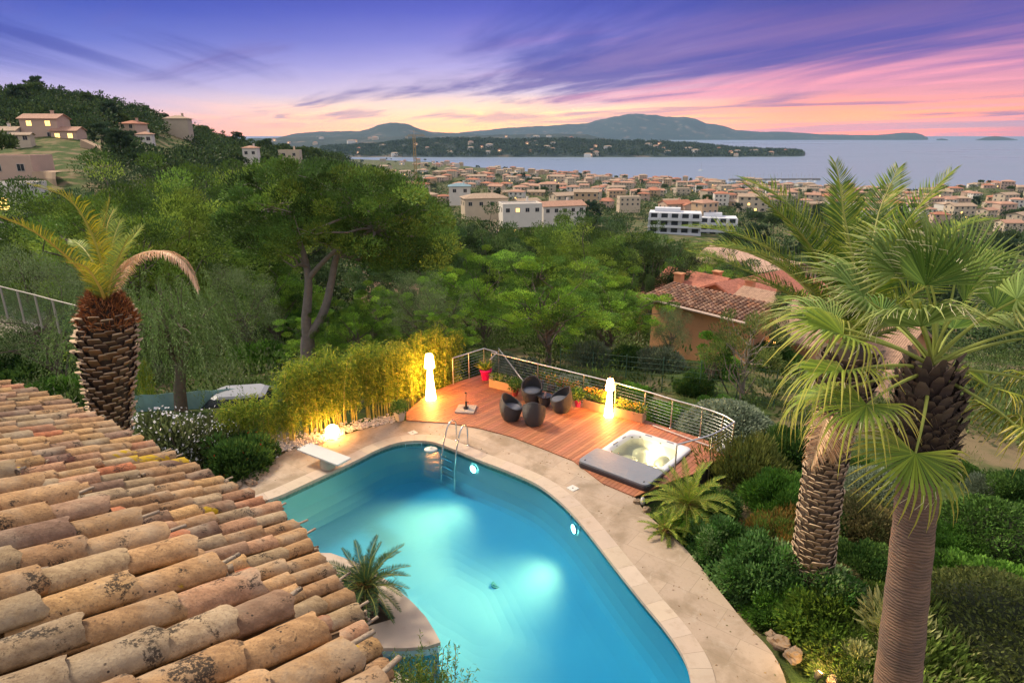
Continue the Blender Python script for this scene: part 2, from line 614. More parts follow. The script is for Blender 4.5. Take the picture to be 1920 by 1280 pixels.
tubA = at(1180, 806, DZ + .05); tubL = at(1119, 848, DZ + .05)
tlen = 1.95; twid = 2.0
t_c = Vector((tubL.x, tubL.y, 0)) + bd * (tlen / 2) + bn * (twid / 2)
t_ang = math.atan2(bd.y, bd.x)


def build_ground():
    m = bpy.data.materials.new('ground'); b = NB(nt(m))
    tc = b.n('ShaderNodeTexCoord')
    n1 = b.noise(.22, 6, .6, tc.outputs['Object']).outputs[0]
    n2 = b.noise(2.6, 6, .65, tc.outputs['Object']).outputs[0]
    n3 = b.noise(.02, 4, .6, tc.outputs['Object']).outputs[0]
    g = b.mix(b.sstep(n2, .35, .65), (.035, .065, .018), (.075, .11, .03))
    g = b.mix(b.sstep(n1, .46, .62), g, (.20, .155, .09))
    g = b.mix(b.math('MULTIPLY', b.sstep(n3, .5, .62), .5), g, (.12, .13, .07))
    p = b.n('ShaderNodeBsdfPrincipled'); b.l(g, p.inputs['Base Color']); p.inputs['Roughness'].default_value = .95
    p.inputs['Specular IOR Level'].default_value = .1
    b.l(b.bump(b.noise(9, 5, .7, tc.outputs['Object']).outputs[0], .6, .06), p.inputs['Normal'])
    b.out(p.outputs[0])
    # polar sheet with fine near part
    rr = list(np.arange(1.0, 34, .45)) + list(np.geomspace(34, 2600, 90))
    na = 420
    an = np.concatenate([np.linspace(-62, 62, 340), np.linspace(62, 298, 82)[1:-1]])
    an = np.radians(an); na = len(an)
    X = np.sin(an)[None] * np.array(rr)[:, None]; Y = np.cos(an)[None] * np.array(rr)[:, None]
    Z = terr(X, Y)
    V = np.stack([X, Y, Z], -1).reshape(-1, 3)
    Fq = []
    for i in range(len(rr) - 1):
        for j in range(na):
            j2 = (j + 1) % na
            if rr[i] < 30:
                cx = (X[i, j] + X[i + 1, j2]) / 2; cy = (Y[i, j] + Y[i + 1, j2]) / 2
                if any(inside((cx, cy), h) for h in NEARHOLE): continue
            Fq.append([i * na + j, i * na + j2, (i + 1) * na + j2, (i + 1) * na + j])
    mb = MB(); mb.add(V, Fq)
    mb.obj('ground', m, smooth=True, kind='structure', label='hillside ground sloping down to the bay')


def build_sea():
    m = bpy.data.materials.new('sea'); b = NB(nt(m))
    tc = b.n('ShaderNodeTexCoord')
    mp = b.n('ShaderNodeMapping'); b.l(tc.outputs['Object'], mp.inputs[0]); mp.inputs['Scale'].default_value = (.02, .05, 1)
    p = b.n('ShaderNodeBsdfPrincipled'); p.inputs['Base Color'].default_value = (.22, .29, .36, 1)
    p.inputs['Roughness'].default_value = .42; p.inputs['IOR'].default_value = 1.33
    n1 = b.noise(3, 6, .6, mp.outputs[0]).outputs[0]
    b.l(b.bump(n1, .25, .45), p.inputs['Normal'])
    n2 = b.noise(.05, 4, .6, mp.outputs[0]).outputs[0]
    b.l(b.math('MULTIPLY_ADD', n2, .2, .2), p.inputs['Roughness'])
    b.out(p.outputs[0])
    mb = MB()
    ys = np.concatenate([np.array([-2500., 300]), np.geomspace(600, 20900, 40)])
    xs = np.linspace(-14900, 14900, 60)
    X, Y = np.meshgrid(xs, ys)
    V = np.stack([X, Y, np.full_like(X, -80.)], -1).reshape(-1, 3)
    nx = len(xs)
    Fq = [[i * nx + j, i * nx + j + 1, (i + 1) * nx + j + 1, (i + 1) * nx + j] for i in range(len(ys) - 1) for j in range(nx - 1)]
    mb.add(V, Fq); mb.obj('sea', m, smooth=True, kind='structure', label='calm grey blue sea of the bay')


def hill_range(name, pxs, ys, r0, r1, r2, nseed, label, m, amp=.08, n=140, base_y=None):
    """a hill chain whose crest, at distance r1, follows the given skyline"""
    rs = np.random.RandomState(nseed)
    px = np.linspace(pxs[0], pxs[-1], n)
    yy = np.interp(px, pxs, ys)
    crest = CAMH + r1 * (250 - yy) / 1262.0
    prof_r = np.concatenate([np.linspace(r0, r1, 9), np.linspace(r1, r2, 4)[1:]])
    V = []
    ph = rs.uniform(0, 6, 8)
    jit = sum(np.sin(px * f + ph[k]) * a for k, (f, a) in enumerate(((.05, .5), (.11, .3), (.23, .2), (.5, .12))))
    for k, r in enumerate(prof_r):
        t = (r - r0) / (r1 - r0) if r <= r1 else 1 - (r - r1) / (r2 - r1)
        t = max(0, min(1, t))
        s = t * t * (3 - 2 * t) if r > r1 else t ** .85
        z = -83 + (crest + 83) * s
        z = z + (crest + 80) * amp * s * (1 - s) * 4 * np.sin(px * .09 + ph[5] + k * 1.3) * 1.0
        z = z + (crest + 80) * .05 * jit * s
        V.append(np.stack([(px - 960) / 1262.0 * r, np.full(n, r), z], -1))
    V = np.concatenate(V)
    Fq = [[i * n + j, i * n + j + 1, (i + 1) * n + j + 1, (i + 1) * n + j] for i in range(len(prof_r) - 1) for j in range(n - 1)]
    mb = MB(); mb.add(V, Fq)
    return mb.obj(name, m, smooth=True, kind='structure', label=label)


_BVH = {}


def hillz(o, x, y):
    from mathutils.bvhtree import BVHTree
    if o.name not in _BVH:
        me = o.data
        _BVH[o.name] = BVHTree.FromPolygons([v.co.copy() for v in me.vertices], [tuple(p.vertices) for p in me.polygons])
    loc = _BVH[o.name].ray_cast(Vector((x, y, 3000)), Vector((0, 0, -1)))[0]
    return loc.z if loc else -80


def build_hills():
    m = mat('hazed_hill_scrub', (.040, .056, .048), .95, .5, .004, spec=.1, col2=(.16, .13, .10), c2=(.56, .66))  # scrub colour shifted bluer, some distance haze painted into the base
    global PENIN, COAST
    hill_range('hills', [860, 900, 930, 1000, 1040, 1100, 1125, 1150, 1190, 1215, 1240, 1275, 1300, 1322, 1345, 1358, 1380, 1420, 1480, 1530, 1600, 1640, 1665, 1690, 1715, 1728, 1742],
               [249, 245, 242, 238, 235, 233, 226, 219, 215, 218, 221, 220, 223, 232, 236, 238, 244, 247, 248, 251, 253, 253, 251, 249, 249, 252, 258], 9200, 10300, 12000, 3,
               'broad blue mountain range across the bay', m, .05, 260)
    hill_range('hills', [520, 560, 600, 640, 672, 690, 712, 730, 748, 765, 790, 815, 850, 900, 940],
               [258, 249, 247, 247, 246, 242, 235, 231, 232, 235, 243, 248, 249, 252, 262], 5600, 7000, 8200, 5,
               'cone shaped blue hill with a fort on its flat top', m, .05, 200)
    COAST = hill_range('hills', [380, 500, 560, 640, 700, 760, 830, 900, 1000, 1100, 1150], [262, 258, 257, 256, 257, 254, 256, 254, 251, 252, 262], 3700, 4900, 5600, 8,
               'low built up coast below the cone shaped hill', m, .1, 160)
    PENIN = hill_range('hills', [600, 700, 760, 800, 840, 900, 960, 1000, 1060, 1100, 1160, 1200, 1240, 1280, 1320, 1350, 1390, 1440, 1490, 1515],
               [276, 272, 264, 263, 261, 262, 264, 262, 262, 263, 267, 265, 267, 270, 272, 275, 279, 281, 282.5, 286], 2580, 2980, 3400, 9,
               'dark wooded headland reaching into the bay', m, .10, 260)
    hill_range('hills', [1832, 1850, 1868, 1885, 1912], [262, 257, 255, 257, 262], 8700, 8900, 9300, 12, 'small island off the point', m, .05, 40)
    hill_range('hills', [1758, 1768, 1780], [261, 259.5, 261], 8800, 8900, 9100, 14, 'tiny flat islet beside the island', m, .05, 20)


# ================================================================ pool
def build_pool():
    stone = bpy.data.materials.new('terrace_stone'); b = NB(nt(stone))
    tc = b.n('ShaderNodeTexCoord')
    mp = b.n('ShaderNodeMapping'); b.l(tc.outputs['Object'], mp.inputs[0]); mp.inputs['Rotation'].default_value = (0, 0, R(38))
    br = b.n('ShaderNodeTexBrick'); b.l(mp.outputs[0], br.inputs[0])
    br.inputs['Scale'].default_value = 1; br.inputs['Brick Width'].default_value = 1.25; br.inputs['Row Height'].default_value = .62
    br.inputs['Mortar Size'].default_value = .007; br.inputs['Mortar Smooth'].default_value = .3
    br.inputs['Color1'].default_value = (.46, .36, .27, 1); br.inputs['Color2'].default_value = (.40, .31, .235, 1); br.inputs['Mortar'].default_value = (.31, .245, .18, 1)
    br.offset = .37
    n1 = b.noise(.9, 6, .65, tc.outputs['Object'], .4).outputs[0]
    n2 = b.noise(3, 8, .7, tc.outputs['Object'], 1).outputs[0]
    c = b.mix(b.math('MULTIPLY', b.sstep(n1, .42, .66), .8), br.outputs[0], (.24, .18, .115))
    n4 = b.noise(14, 6, .7, tc.outputs['Object']).outputs[0]
    c = b.mix(b.math('MULTIPLY', b.sstep(n4, .55, .72), .5), c, (.22, .17, .12))
    c = b.mix(b.math('MULTIPLY', b.sstep(n2, .52, .75), .35), c, (.55, .48, .40))
    p = b.n('ShaderNodeBsdfPrincipled'); b.l(c, p.inputs['Base Color']); p.inputs['Roughness'].default_value = .75
    b.l(b.bump(n2, .25, .01), p.inputs['Normal']); b.out(p.outputs[0])
    cop = mat('coping_stone', (.50, .41, .33), .6, .16, 1.6, bump=.2, bscale=30, col2=(.40, .31, .23), c2=(.5, .75))
    # the terrace
    mb = MB(); mb.prism(terr_o, -.35, -.004, holes=[coping_o[::-1]])
    mb.obj('terrace', stone, kind='structure', label='beige stone terrace around the swimming pool')
    pool = empty('swimming_pool', (0, 0, 0), label='curved turquoise swimming pool with pale stone rim and lit water', cat='swimming pool')
    # coping: single slabs following the curve
    mb = MB(); n = len(pool_s)
    inner = offset_poly(pool_s, -.05)
    i = 0
    step = 3
    for i in range(0, n, step):
        idx = [(i + k) % n for k in range(step + 1)]
        if i + step > n: idx = [k % n for k in range(i, n + 1)]
        inn = [inner[k] for k in idx]; ou = [coping_o[k] for k in idx]
        # thin joint
        def sh(a, b_, s): return a + (b_ - a) * s
        L = (inn[1] - inn[0]).length + 1e-6; g = .004
        inn[0] = sh(inn[0], inn[1], g / L); ou[0] = sh(ou[0], ou[1], g / L)
        tv = RS.uniform(.9, 1.08)
        cl = (tv, tv * RS.uniform(.97, 1.01), tv * RS.uniform(.94, 1.01))
        m_ = len(inn)
        V = [(*p[:2], .014) for p in inn] + [(*p[:2], .014) for p in ou] + [(*p[:2], -.06) for p in inn] + [(*p[:2], -.06) for p in ou]
        Fq = [[k, m_ + k, m_ + k + 1, k + 1][::-1] for k in range(m_ - 1)]
        Fq = [[k, k + 1, m_ + k + 1, m_ + k][::-1] for k in range(m_ - 1)]
        Fq += [[2 * m_ + k, 2 * m_ + k + 1, k + 1, k][::-1] for k in range(m_ - 1)]
        Fq += [[3 * m_ + k, 3 * m_ + k + 1, m_ + k + 1, m_ + k] for k in range(m_ - 1)]
        Fq += [[0, m_, 3 * m_, 2 * m_], [m_ - 1, 2 * m_ + m_ - 1, 3 * m_ + m_ - 1, 2 * m_ - 1]]
        mb.add(V, Fq, cl)
    copm = mat('coping_slabs', (.50, .41, .33), .6, .14, 2.2, bump=.25, bscale=35, tint=True, col2=(.40, .31, .23), c2=(.5, .78))
    mb.obj('rim', copm, pool)
    # basin: walls and a floor that deepens toward the middle
    lin = bpy.data.materials.new('pool_liner'); b = NB(nt(lin))
    tc = b.n('ShaderNodeTexCoord')
    sep = b.n('ShaderNodeSeparateXYZ'); b.l(tc.outputs['Object'], sep.inputs[0])
    nz = b.noise(.5, 5, .6, tc.outputs['Object']).outputs[0]
    c = b.mix(b.sstep(nz, .3, .7), (.44, .66, .70), (.52, .72, .72))
    p = b.n('ShaderNodeBsdfPrincipled'); b.l(c, p.inputs['Base Color']); p.inputs['Roughness'].default_value = .6
    b.out(p.outputs[0])
    tile = bpy.data.materials.new('waterline_tile'); b = NB(nt(tile))
    tc = b.n('ShaderNodeTexCoord')
    br = b.n('ShaderNodeTexVoronoi', feature='F1', distance='CHEBYCHEV'); br.inputs['Scale'].default_value = 22; b.l(tc.outputs['Object'], br.inputs[0])
    c = b.mix(b.sstep(br.outputs['Color'], .2, .8), (.20, .22, .18), (.34, .34, .28))
    p = b.n('ShaderNodeBsdfPrincipled'); b.l(c, p.inputs['Base Color']); p.inputs['Roughness'].default_value = .3; b.out(p.outputs[0])
    mb = MB()
    cx = sum(q.x for q in pool_s) / n; cy = sum(q.y for q in pool_s) / n
    rings = [(0, -.02), (0, -.2), (0, -.7), (.02, -.95), (.05, -1.1), (.08, -1.18)] + [(.08 + k / 14 * .90, -1.2 - .62 * (math.sin(min(1, k / 12) * math.pi - math.pi / 2) + 1) / 2) for k in range(1, 15)]
    V = []
    for s_, z_ in rings:
        for q in pool_s: V.append((q.x + (cx - q.x) * s_, q.y + (cy - q.y) * s_, z_))
    for r_ in range(len(rings) - 1):
        Fq = [[r_ * n + k, r_ * n + (k + 1) % n, (r_ + 1) * n + (k + 1) % n, (r_ + 1) * n + k][::-1] for k in range(n)]
        mb.add(V if r_ == 0 else V, Fq, mat=1 if r_ == 0 else 0)
    mb.ngon(V[-n:])
    mb.obj('basin', [lin, tile], pool, smooth=True)
    # water surface
    wm = bpy.data.materials.new('pool_water'); b = NB(nt(wm))
    tc = b.n('ShaderNodeTexCoord')
    tr = b.n('ShaderNodeBsdfTransparent'); tr.inputs[0].default_value = (.14, .60, .86, 1)
    gl = b.n('ShaderNodeBsdfGlossy'); gl.inputs['Roughness'].default_value = .06
    bp = b.bump(b.noise(4.5, 5, .6, tc.outputs['Object']).outputs[0], .35, .04)
    b.l(bp, gl.inputs['Normal'])
    fr = b.n('ShaderNodeFresnel'); fr.inputs['IOR'].default_value = 1.33; b.l(bp, fr.inputs['Normal'])
    ms = b.n('ShaderNodeMixShader'); b.l(fr.outputs[0], ms.inputs[0]); b.l(tr.outputs[0], ms.inputs[1]); b.l(gl.outputs[0], ms.inputs[2])
    b.out(ms.outputs[0])
    mb = MB(); mb.prism([(q.x, q.y) for q in offset_poly(pool_s, .01)], ZW - .001, ZW)
    # keep only the top face
    mb.Q = []; mb.qm = []
    mb.obj('water', wm, kind='structure', label='clear turquoise water filling the swimming pool')
    # lamps in the pool wall
    lens = emat('pool_lamp_lens', (1, .82, .50), 30)
    ring = mat('pool_lamp_ring', (.6, .62, .62), .3, .05)
    for (px, py), tgt, en in (((897, 878), (740, 1010), 1550), ((1090, 985), (900, 1095), 2000)):
        # nearest outline point
        q = at(px, py, -.35)
        k = min(range(n), key=lambda i: (pool_s[i] - Vector((q.x, q.y, 0))).length)
        a = pool_s[(k - 1) % n]; c_ = pool_s[(k + 1) % n]
        t = (c_ - a).normalized(); nrm = Vector((-t.y, t.x, 0))  # inward for CCW
        pos = pool_s[k] + nrm * .03 + Vector((0, 0, -.36))
        mb = MB(); mb.lathe([(0, .03), (.075, .03), (.10, .02), (.11, 0)], 24)
        M = Matrix.Translation(pos) @ nrm.to_track_quat('Z', 'Y').to_matrix().to_4x4()
        mb2 = MB(); mb2.lathe([(.11, 0), (.115, .035), (.14, .03), (.14, -.02)], 24)
        mb2.xform(M); lo = mb2.obj('pool_lamp', ring, pool)
        mb.xform(M); mb.obj('lens', lens, lo)
        ld = bpy.data.lights.new('pool_spot', 'SPOT'); ld.energy = en; ld.color = (1, .40, .14); ld.spot_size = R(112); ld.spot_blend = 1; ld.shadow_soft_size = .3
        lob = bpy.data.objects.new('pool_spot', ld); COL.objects.link(lob)
        lob.location = pos + nrm * .10
        tg = at(*tgt, -.95)
        lob.rotation_euler = (lob.location - tg).to_track_quat('Z', 'Y').to_euler()
    # floor drain
    dz = at(931, 1098, -1.78)
    dm = mat('drain_green', (.10, .32, .26), .5, .1)
    mb = MB(); c0 = (dz.x, dz.y, -1.775)
    mb.lathe([(.105, 0), (.105, .05), (.13, .05), (.13, 0)], 28, c0)
    mb.lathe([(.05, 0), (.05, .05), (.07, .05), (.07, 0)], 20, c0)
    for k in range(6):
        a = k * math.pi / 3
        mb.box((c0[0] + .06 * math.cos(a), c0[1] + .06 * math.sin(a), c0[2] + .025), (.1, .015, .04), a)
    mb.obj('floor_drain', dm, pool)
    # skimmer mouth frame at the far end, second one on the right wall
    wp = mat('white_plastic', (.72, .74, .74), .4, .05)
    for (px, py) in ((773, 826), (1082, 968)):
        q = at(px, py, 0)
        k = min(range(n), key=lambda i: (pool_s[i] - q).length)
        a = pool_s[(k - 1) % n]; c_ = pool_s[(k + 1) % n]; t = (c_ - a).normalized(); nrm = Vector((-t.y, t.x, 0))
        ps = pool_s[k] + nrm * .012
        mb = MB(); an = math.atan2(t.y, t.x)
        for dx, dz_, w, h in ((0, -.085, .50, .022), (0, -.27, .50, .022), (-.24, -.178, .022, .17), (.24, -.178, .022, .17)):
            c_ = ps + t * dx
            mb.box((c_.x, c_.y, dz_), (w, .03, h), an)
        mb.obj('skimmer_frame', wp, pool)
    # skimmer lids set into the paving
    for px, py in ((774, 811), (1074, 915)):
        q = at(px, py, 0)
        mb = MB(); mb.rbox((q.x, q.y, -.006), (.24, .24, .018), .015, R(40)); 
        mb.lathe([(0, .014), (.022, .014), (.022, .010)], 12, (q.x, q.y, .001), (.15, .15, .15))
        mb.obj('skimmer_lid', mat('lid_white', (.62, .60, .56), .5, .05, tint=True), pool)
    # white floating dispenser
    q = at(808, 843, ZW)
    mb = MB(); mb.lathe([(0, -.02), (.12, -.02), (.17, .0), (.17, .03), (.12, .055), (.04, .06), (.04, .10), (0, .10)], 24)
    o = mb.obj('pool_float', mat('float_cream', (.78, .76, .66), .45, .05), smooth=True, label='white round float drifting near the pool ladder', cat='pool float')
    o.location = (q.x, q.y, ZW); o.scale = (1.15, .9, 1)


def build_island():
    """planter peninsula with pale stone top"""
    top = mat('coping_stone')
    isl_px = [(560, 1035), (620, 1036), (665, 1052), (705, 1072), (742, 1100), (775, 1130), (798, 1155), (815, 1182), (826, 1203), (800, 1211), (760, 1214), (715, 1214), (676, 1206), (600, 1200)]
    P = [at(px, py, .12) for px, py in isl_px]
    P = [(p.x, p.y) for p in P]
    if area([Vector((*p, 0)) for p in P]) < 0: P = P[::-1]
    # bed opening
    bed = [at(px, py, .12) for px, py in [(622, 1072), (690, 1100), (742, 1158), (680, 1176), (600, 1140)]]
    bed = [(p.x, p.y) for p in bed]
    if area([Vector((*p, 0)) for p in bed]) < 0: bed = bed[::-1]
    t = empty('planter', (0, 0, 0), label='stone planter with curved pale top reaching into the pool', cat='planter')
    mb = MB(); mb.prism(P, .05, .12, holes=[bed[::-1]], bottom=False)
    mb.obj('top', top, t)
    Pi = offset_poly([Vector((*p, 0)) for p in P], -.04)
    mb = MB(); mb.prism([(p.x, p.y) for p in Pi], -1.95, .055)
    mb.Tr = []; mb.tm = []
    mb.obj('wall', MATS_get('pool_liner'), t)
    mb = MB(); mb.prism([(p[0], p[1]) for p in bed], -.2, -.02); mb.obj('soil', mat('soil', (.05, .035, .025), .95, .4, 8, bump=.6), t)
    return bed


def MATS_get(n):
    return bpy.data.materials[n]


def build_ladder():
    st = mat('steel', (.62, .62, .62), .22, .05, metal=1)
    t = empty('pool_ladder', (0, 0, 0), label='polished steel ladder with two hoop handles at the far pool edge', cat='pool ladder')
    # outer feet on the paving, inner ends go down into the water
    for fx, wx in (((856, 826), (829, 842)), ((877, 835), (852, 854))):
        a = at(*fx, 0); w = at(*wx, 0)
        d = (w - a); d.z = 0; d = d.normalized() * .62
        pts = [a + d * 0 + Vector((0, 0, 0)), a + Vector((0, 0, .50)), a + d * .10 + Vector((0, 0, .66)), a + d * .35 + Vector((0, 0, .72)), a + d * .62 + Vector((0, 0, .60)), a + d * .85 + Vector((0, 0, .3)), a + d * 1.05 + Vector((0, 0, -.1)), a + d * 1.15 + Vector((0, 0, -.5)), a + d * 1.18 + Vector((0, 0, -1.1))]
        mb = MB(); mb.tube(catmull(pts, 5), .024, 10)
        mb.lathe([(.024, 0), (.05, 0.005), (.05, .02), (.024, .03)], 14, (a.x, a.y, 0))
        mb.obj('handrail', st, t, smooth=True)
    a0 = at(856, 826, 0); b0 = at(877, 835, 0)
    w = at(829, 842, 0); d = (w - a0); d.z = 0; d = d.normalized() * .62
    for k, z in enumerate((-.25, -.5, -.75)):
        p = a0 + d * (1.10 + .03 * k); q = b0 + d * (1.10 + .03 * k)
        c = (p + q) / 2; an = math.atan2((q - p).y, (q - p).x)
        mb = MB(); mb.rbox((c.x, c.y, z), ((q - p).length, .09, .03), .01, an)
        mb.obj('step', st, t)


def build_board():
    t = empty('diving_board', (0, 0, 0), label='pale grey diving board on a stone pedestal at the left pool edge', cat='diving board')
    a = at(563, 829, .42); b_ = at(652, 862, .42)
    a = at(569, 835, .42); b_ = at(646, 864, .42)
    c = (a + b_) / 2; d = b_ - a; an = math.atan2(d.y, d.x)
    mb = MB(); mb.rbox((c.x, c.y, .37), (d.length, .48, .05), .03, an)
    pm = mat('board_white', (.60, .60, .58), .55, .08, 3, bump=.1, bscale=120)
    mb.obj('plank', pm, t)
    u = d.normalized(); v = Vector((-u.y, u.x, 0))
    for s_ in (-.17, 0, .17):
        e = a + u * .05 + v * s_
        mb = MB(); mb.lathe([(0, .425), (.02, .425), (.02, .42)], 10, (e.x, e.y, 0)); mb.obj('bolt', mat('dark_bolt', (.15, .14, .14), .4), t)
    p = at(588, 868, 0)
    k = (Vector((p.x, p.y, 0)) - Vector((a.x, a.y, 0))).dot(u)
    k = .95
    e = a + u * k
    mb = MB(); mb.lathe([(.16, 0), (.2, .04), (.21, .2), (.19, .32), (.17, .37)], 20, (e.x, e.y, 0))
    mb.obj('pedestal', mat('pedestal_stone', (.42, .38, .31), .8, .2, 5, bump=.3), t)
    mb = MB(); mb.rbox((e.x + u.x * .12, e.y + u.y * .12, .33), (.7, .34, .04), .02, an)
    mb.obj('bracket', mat('coping_stone'), t)


# ================================================================ deck and its furniture
def build_deck():
    wd = bpy.data.materials.new('deck_wood'); b = NB(nt(wd))
    tc = b.n('ShaderNodeTexCoord'); a = b.n('ShaderNodeAttribute', attribute_name='tint')
    mp = b.n('ShaderNodeMapping'); b.l(tc.outputs['Object'], mp.inputs[0]); mp.inputs['Rotation'].default_value = (0, 0, -t_ang); mp.inputs['Scale'].default_value = (1, 12, 1)
    n1 = b.noise(2.5, 6, .65, mp.outputs[0]).outputs[0]
    c = b.mix(b.sstep(n1, .3, .75), (.45, .185, .095), (.30, .115, .058))
    c = b.mix(1.0, c, a.outputs['Color'], 'MULTIPLY')
    p = b.n('ShaderNodeBsdfPrincipled'); b.l(c, p.inputs['Base Color']); p.inputs['Roughness'].default_value = .55
    b.l(b.bump(n1, .3, .004), p.inputs['Normal']); b.out(p.outputs[0])
    t = empty('timber_deck', (0, 0, 0), label='reddish brown timber deck beside the pool carrying chairs and hot tub', cat='deck')
    pw = .12
    proj = [p.dot(bn) for p in deck_w]; lo, hi = min(proj), max(proj)
    tb = [p for p in ((t_c + bd * (tlen / 2 - .03) * sx + bn * (twid / 2 - .03) * sy) for sx, sy in ((1, 1), (1, -1), (-1, -1), (-1, 1)))]
    tn0, tn1 = min(q.dot(bn) for q in tb), max(q.dot(bn) for q in tb)
    td0, td1 = min(q.dot(bd) for q in tb), max(q.dot(bd) for q in tb)
    P0 = [(p.x, p.y) for p in deck_w]
    mb = MB()
    k = lo
    i = 0
    while k < hi:
        a0, a1 = k + .005, k + pw - .005
        s = clip(clip(P0, (bn.x, bn.y), a1), (-bn.x, -bn.y), -a0)
        parts = [s]
        if a1 > tn0 and a0 < tn1:
            parts = [clip(s, (bd.x, bd.y), td0), clip(s, (-bd.x, -bd.y), -td1)]
        for q in parts:
            # cross joints
            if len(q) < 3: continue
            ds = [bd.x * v[0] + bd.y * v[1] for v in q]
            cuts = [min(ds) - .1]
            off = (i * 1.37) % 3.0 - 60
            while off < max(ds):
                if off > min(ds): cuts.append(off)
                off += 3.0
            cuts.append(max(ds) + .1)
            for c0, c1 in zip(cuts, cuts[1:]):
                w = clip(clip(q, (bd.x, bd.y), c1 - .002), (-bd.x, -bd.y), -c0 - .002)
                if len(w) < 3: continue
                ar = area([Vector((*v, 0)) for v in w])
                if abs(ar) < 1e-4: continue
                if ar < 0: w = w[::-1]
                tv = RS.uniform(.78, 1.15)
                cl = (tv, tv * RS.uniform(.93, 1.03), tv * RS.uniform(.9, 1.05))
                V = [(*v, DZ) for v in w] + [(*v, DZ - .03) for v in w]
                m_ = len(w)
                mb.ngon([(*v, DZ) for v in w], cl)
                mb.add(V, [[m_ + e, m_ + (e + 1) % m_, (e + 1) % m_, e] for e in range(m_)], cl)
        k += pw; i += 1
    mb.obj('board_floor', wd, t)
    # dark frame under and fascia
    Pi = offset_poly(deck_w, -.03)
    tbi = [t_c + bd * (tlen / 2 - .05) * sx + bn * (twid / 2 - .05) * sy for sx, sy in ((1, 1), (1, -1), (-1, -1), (-1, 1))]
    mb = MB(); mb.prism([(p.x, p.y) for p in Pi], -1.6, DZ - .034, holes=[[(p.x, p.y) for p in tbi]])
    mb.obj('frame', mat('deck_frame', (.055, .05, .048), .7, .2), t)


def rail(t, tops, posts, st, cab, nc=7, h=.98, top_r=.024, skip_top=False):
    pass


def build_railing():
    st = mat('brushed_steel', (.66, .64, .60), .32, .05, metal=1)
    cab = mat('cable_steel', (.5, .5, .5), .35, .05, metal=1)
    t = empty('deck_railing', (0, 0, 0), label='stainless steel cable railing along the outer edge of the deck', cat='railing')
    H_ = .95
    line = [(922, 706), (1008, 729), (1093, 752), (1152, 768), (1207, 785), (1257, 802), (1312, 819), (1350, 834), (1371, 848)]
    base = [at(px, py, DZ) for px, py in line]
    cur = catmull(base, 6)
    top = [p + Vector((0, 0, H_)) for p in cur]
    side = [at(1371, 848, DZ), at(1330, 872, DZ), at(1264, 893, DZ)]
    mb = MB(); mb.tube(top, .024, 10); mb.obj('handrail', st, t, smooth=True)
    mb = MB(); s2 = [p + Vector((0, 0, H_ - .01)) for p in side]
    s2[0] = s2[0] + Vector((.02, .05, 0)); mb.tube(catmull(s2, 4), .024, 10); mb.obj('handrail', st, t, smooth=True)
    for p in base[:-1]:
        mb = MB(); mb.tube([p + Vector((0, 0, -.25)), p + Vector((0, 0, H_ - .02))], .02, 8); mb.lathe([(.02, 0), (.045, .0), (.045, .012), (.02, .014)], 12, tuple(p)); mb.obj('post', st, t, smooth=True)
    for i, p in enumerate(side):
        mb = MB(); mb.tube([p + Vector((0, 0, -.6)), p + Vector((0, 0, H_ - .02))], .026 if i == 0 else .02, 8); mb.obj('post', st, t, smooth=True)
    mb = MB()
    for k in range(8):
        z = .08 + k * .105
        mb.tube([p + Vector((0, 0, z)) for p in cur], .004, 4)
        mb.tube([p + Vector((0, 0, z)) for p in side[:2]], .004, 4)
    mb.obj('cables', cab, t)
    # stair railing at the far corner
    t = empty('stair_railing', (0, 0, 0), label='steel cable railing climbing round the far corner of the deck', cat='railing')
    a = at(850, 720, DZ); b_ = at(908, 700, DZ)
    up = Vector((0, 0, 1.0))
    mb = MB(); mb.tube([a + up, b_ + up, b_ + up + Vector((.5, -.15, -.1))], .024, 8); mb.obj('handrail', st, t, smooth=True)
    c = b_ + Vector((.55, .1, 0))
    e = at(992, 742, DZ + .25) + Vector((0, .35, 0))
    mb = MB(); mb.tube([c + up * .95, e + Vector((0, 0, .12))], .024, 8); mb.tube([b_ + Vector((.5, -.15, .9)), b_ + Vector((.25, -.75, .82))], .024, 8)
    mb.obj('handrail', st, t, smooth=True)
    for p in (a, (a + b_) / 2, b_, c):
        mb = MB(); mb.tube([p + Vector((0, 0, -.3)), p + Vector((0, 0, .98))], .02, 8); mb.obj('post', st, t, smooth=True)
    mb = MB()
    for k in range(8):
        z = Vector((0, 0, .1 + k * .11)); mb.tube([a + z, b_ + z], .004, 4)
        mb.tube([c + z, lerp(c, e, .85) + z * .25], .004, 4)
    mb.obj('cables', cab, t)
    # low steel bar lying along the deck right of the tub, with a grey box at its end
    p = at(1224, 800, DZ); q = at(1352, 847, DZ)
    t = empty('deck_bar', (0, 0, 0), label='low pale metal bar lying on the deck between hot tub and railing', cat='metal bar')
    mb = MB(); mb.tube([p + Vector((0, 0, .05)), q + Vector((0, 0, .05))], .02, 8)
    for s_ in (0.02, .5, .98):
        w = lerp(p, q, s_); mb.tube([w, w + Vector((0, 0, .05))], .012, 6)
    mb.obj('bar', mat('pale_metal', (.66, .6, .55), .4, .05, metal=.6), t)
    t = empty('electric_box', (q.x + .05, q.y + .02, DZ), R(35), label='small grey plastic box at the deck corner under the railing', cat='junction box')
    mb = MB(); mb.rbox((0, 0, 0), (.3, .2, .14), .02); mb.obj('case', mat('grey_plastic', (.5, .52, .54), .5, .05), t)
    mb = MB(); mb.rbox((0, 0, .14), (.27, .17, .03), .02); mb.obj('lid', mat('grey_plastic'), t)


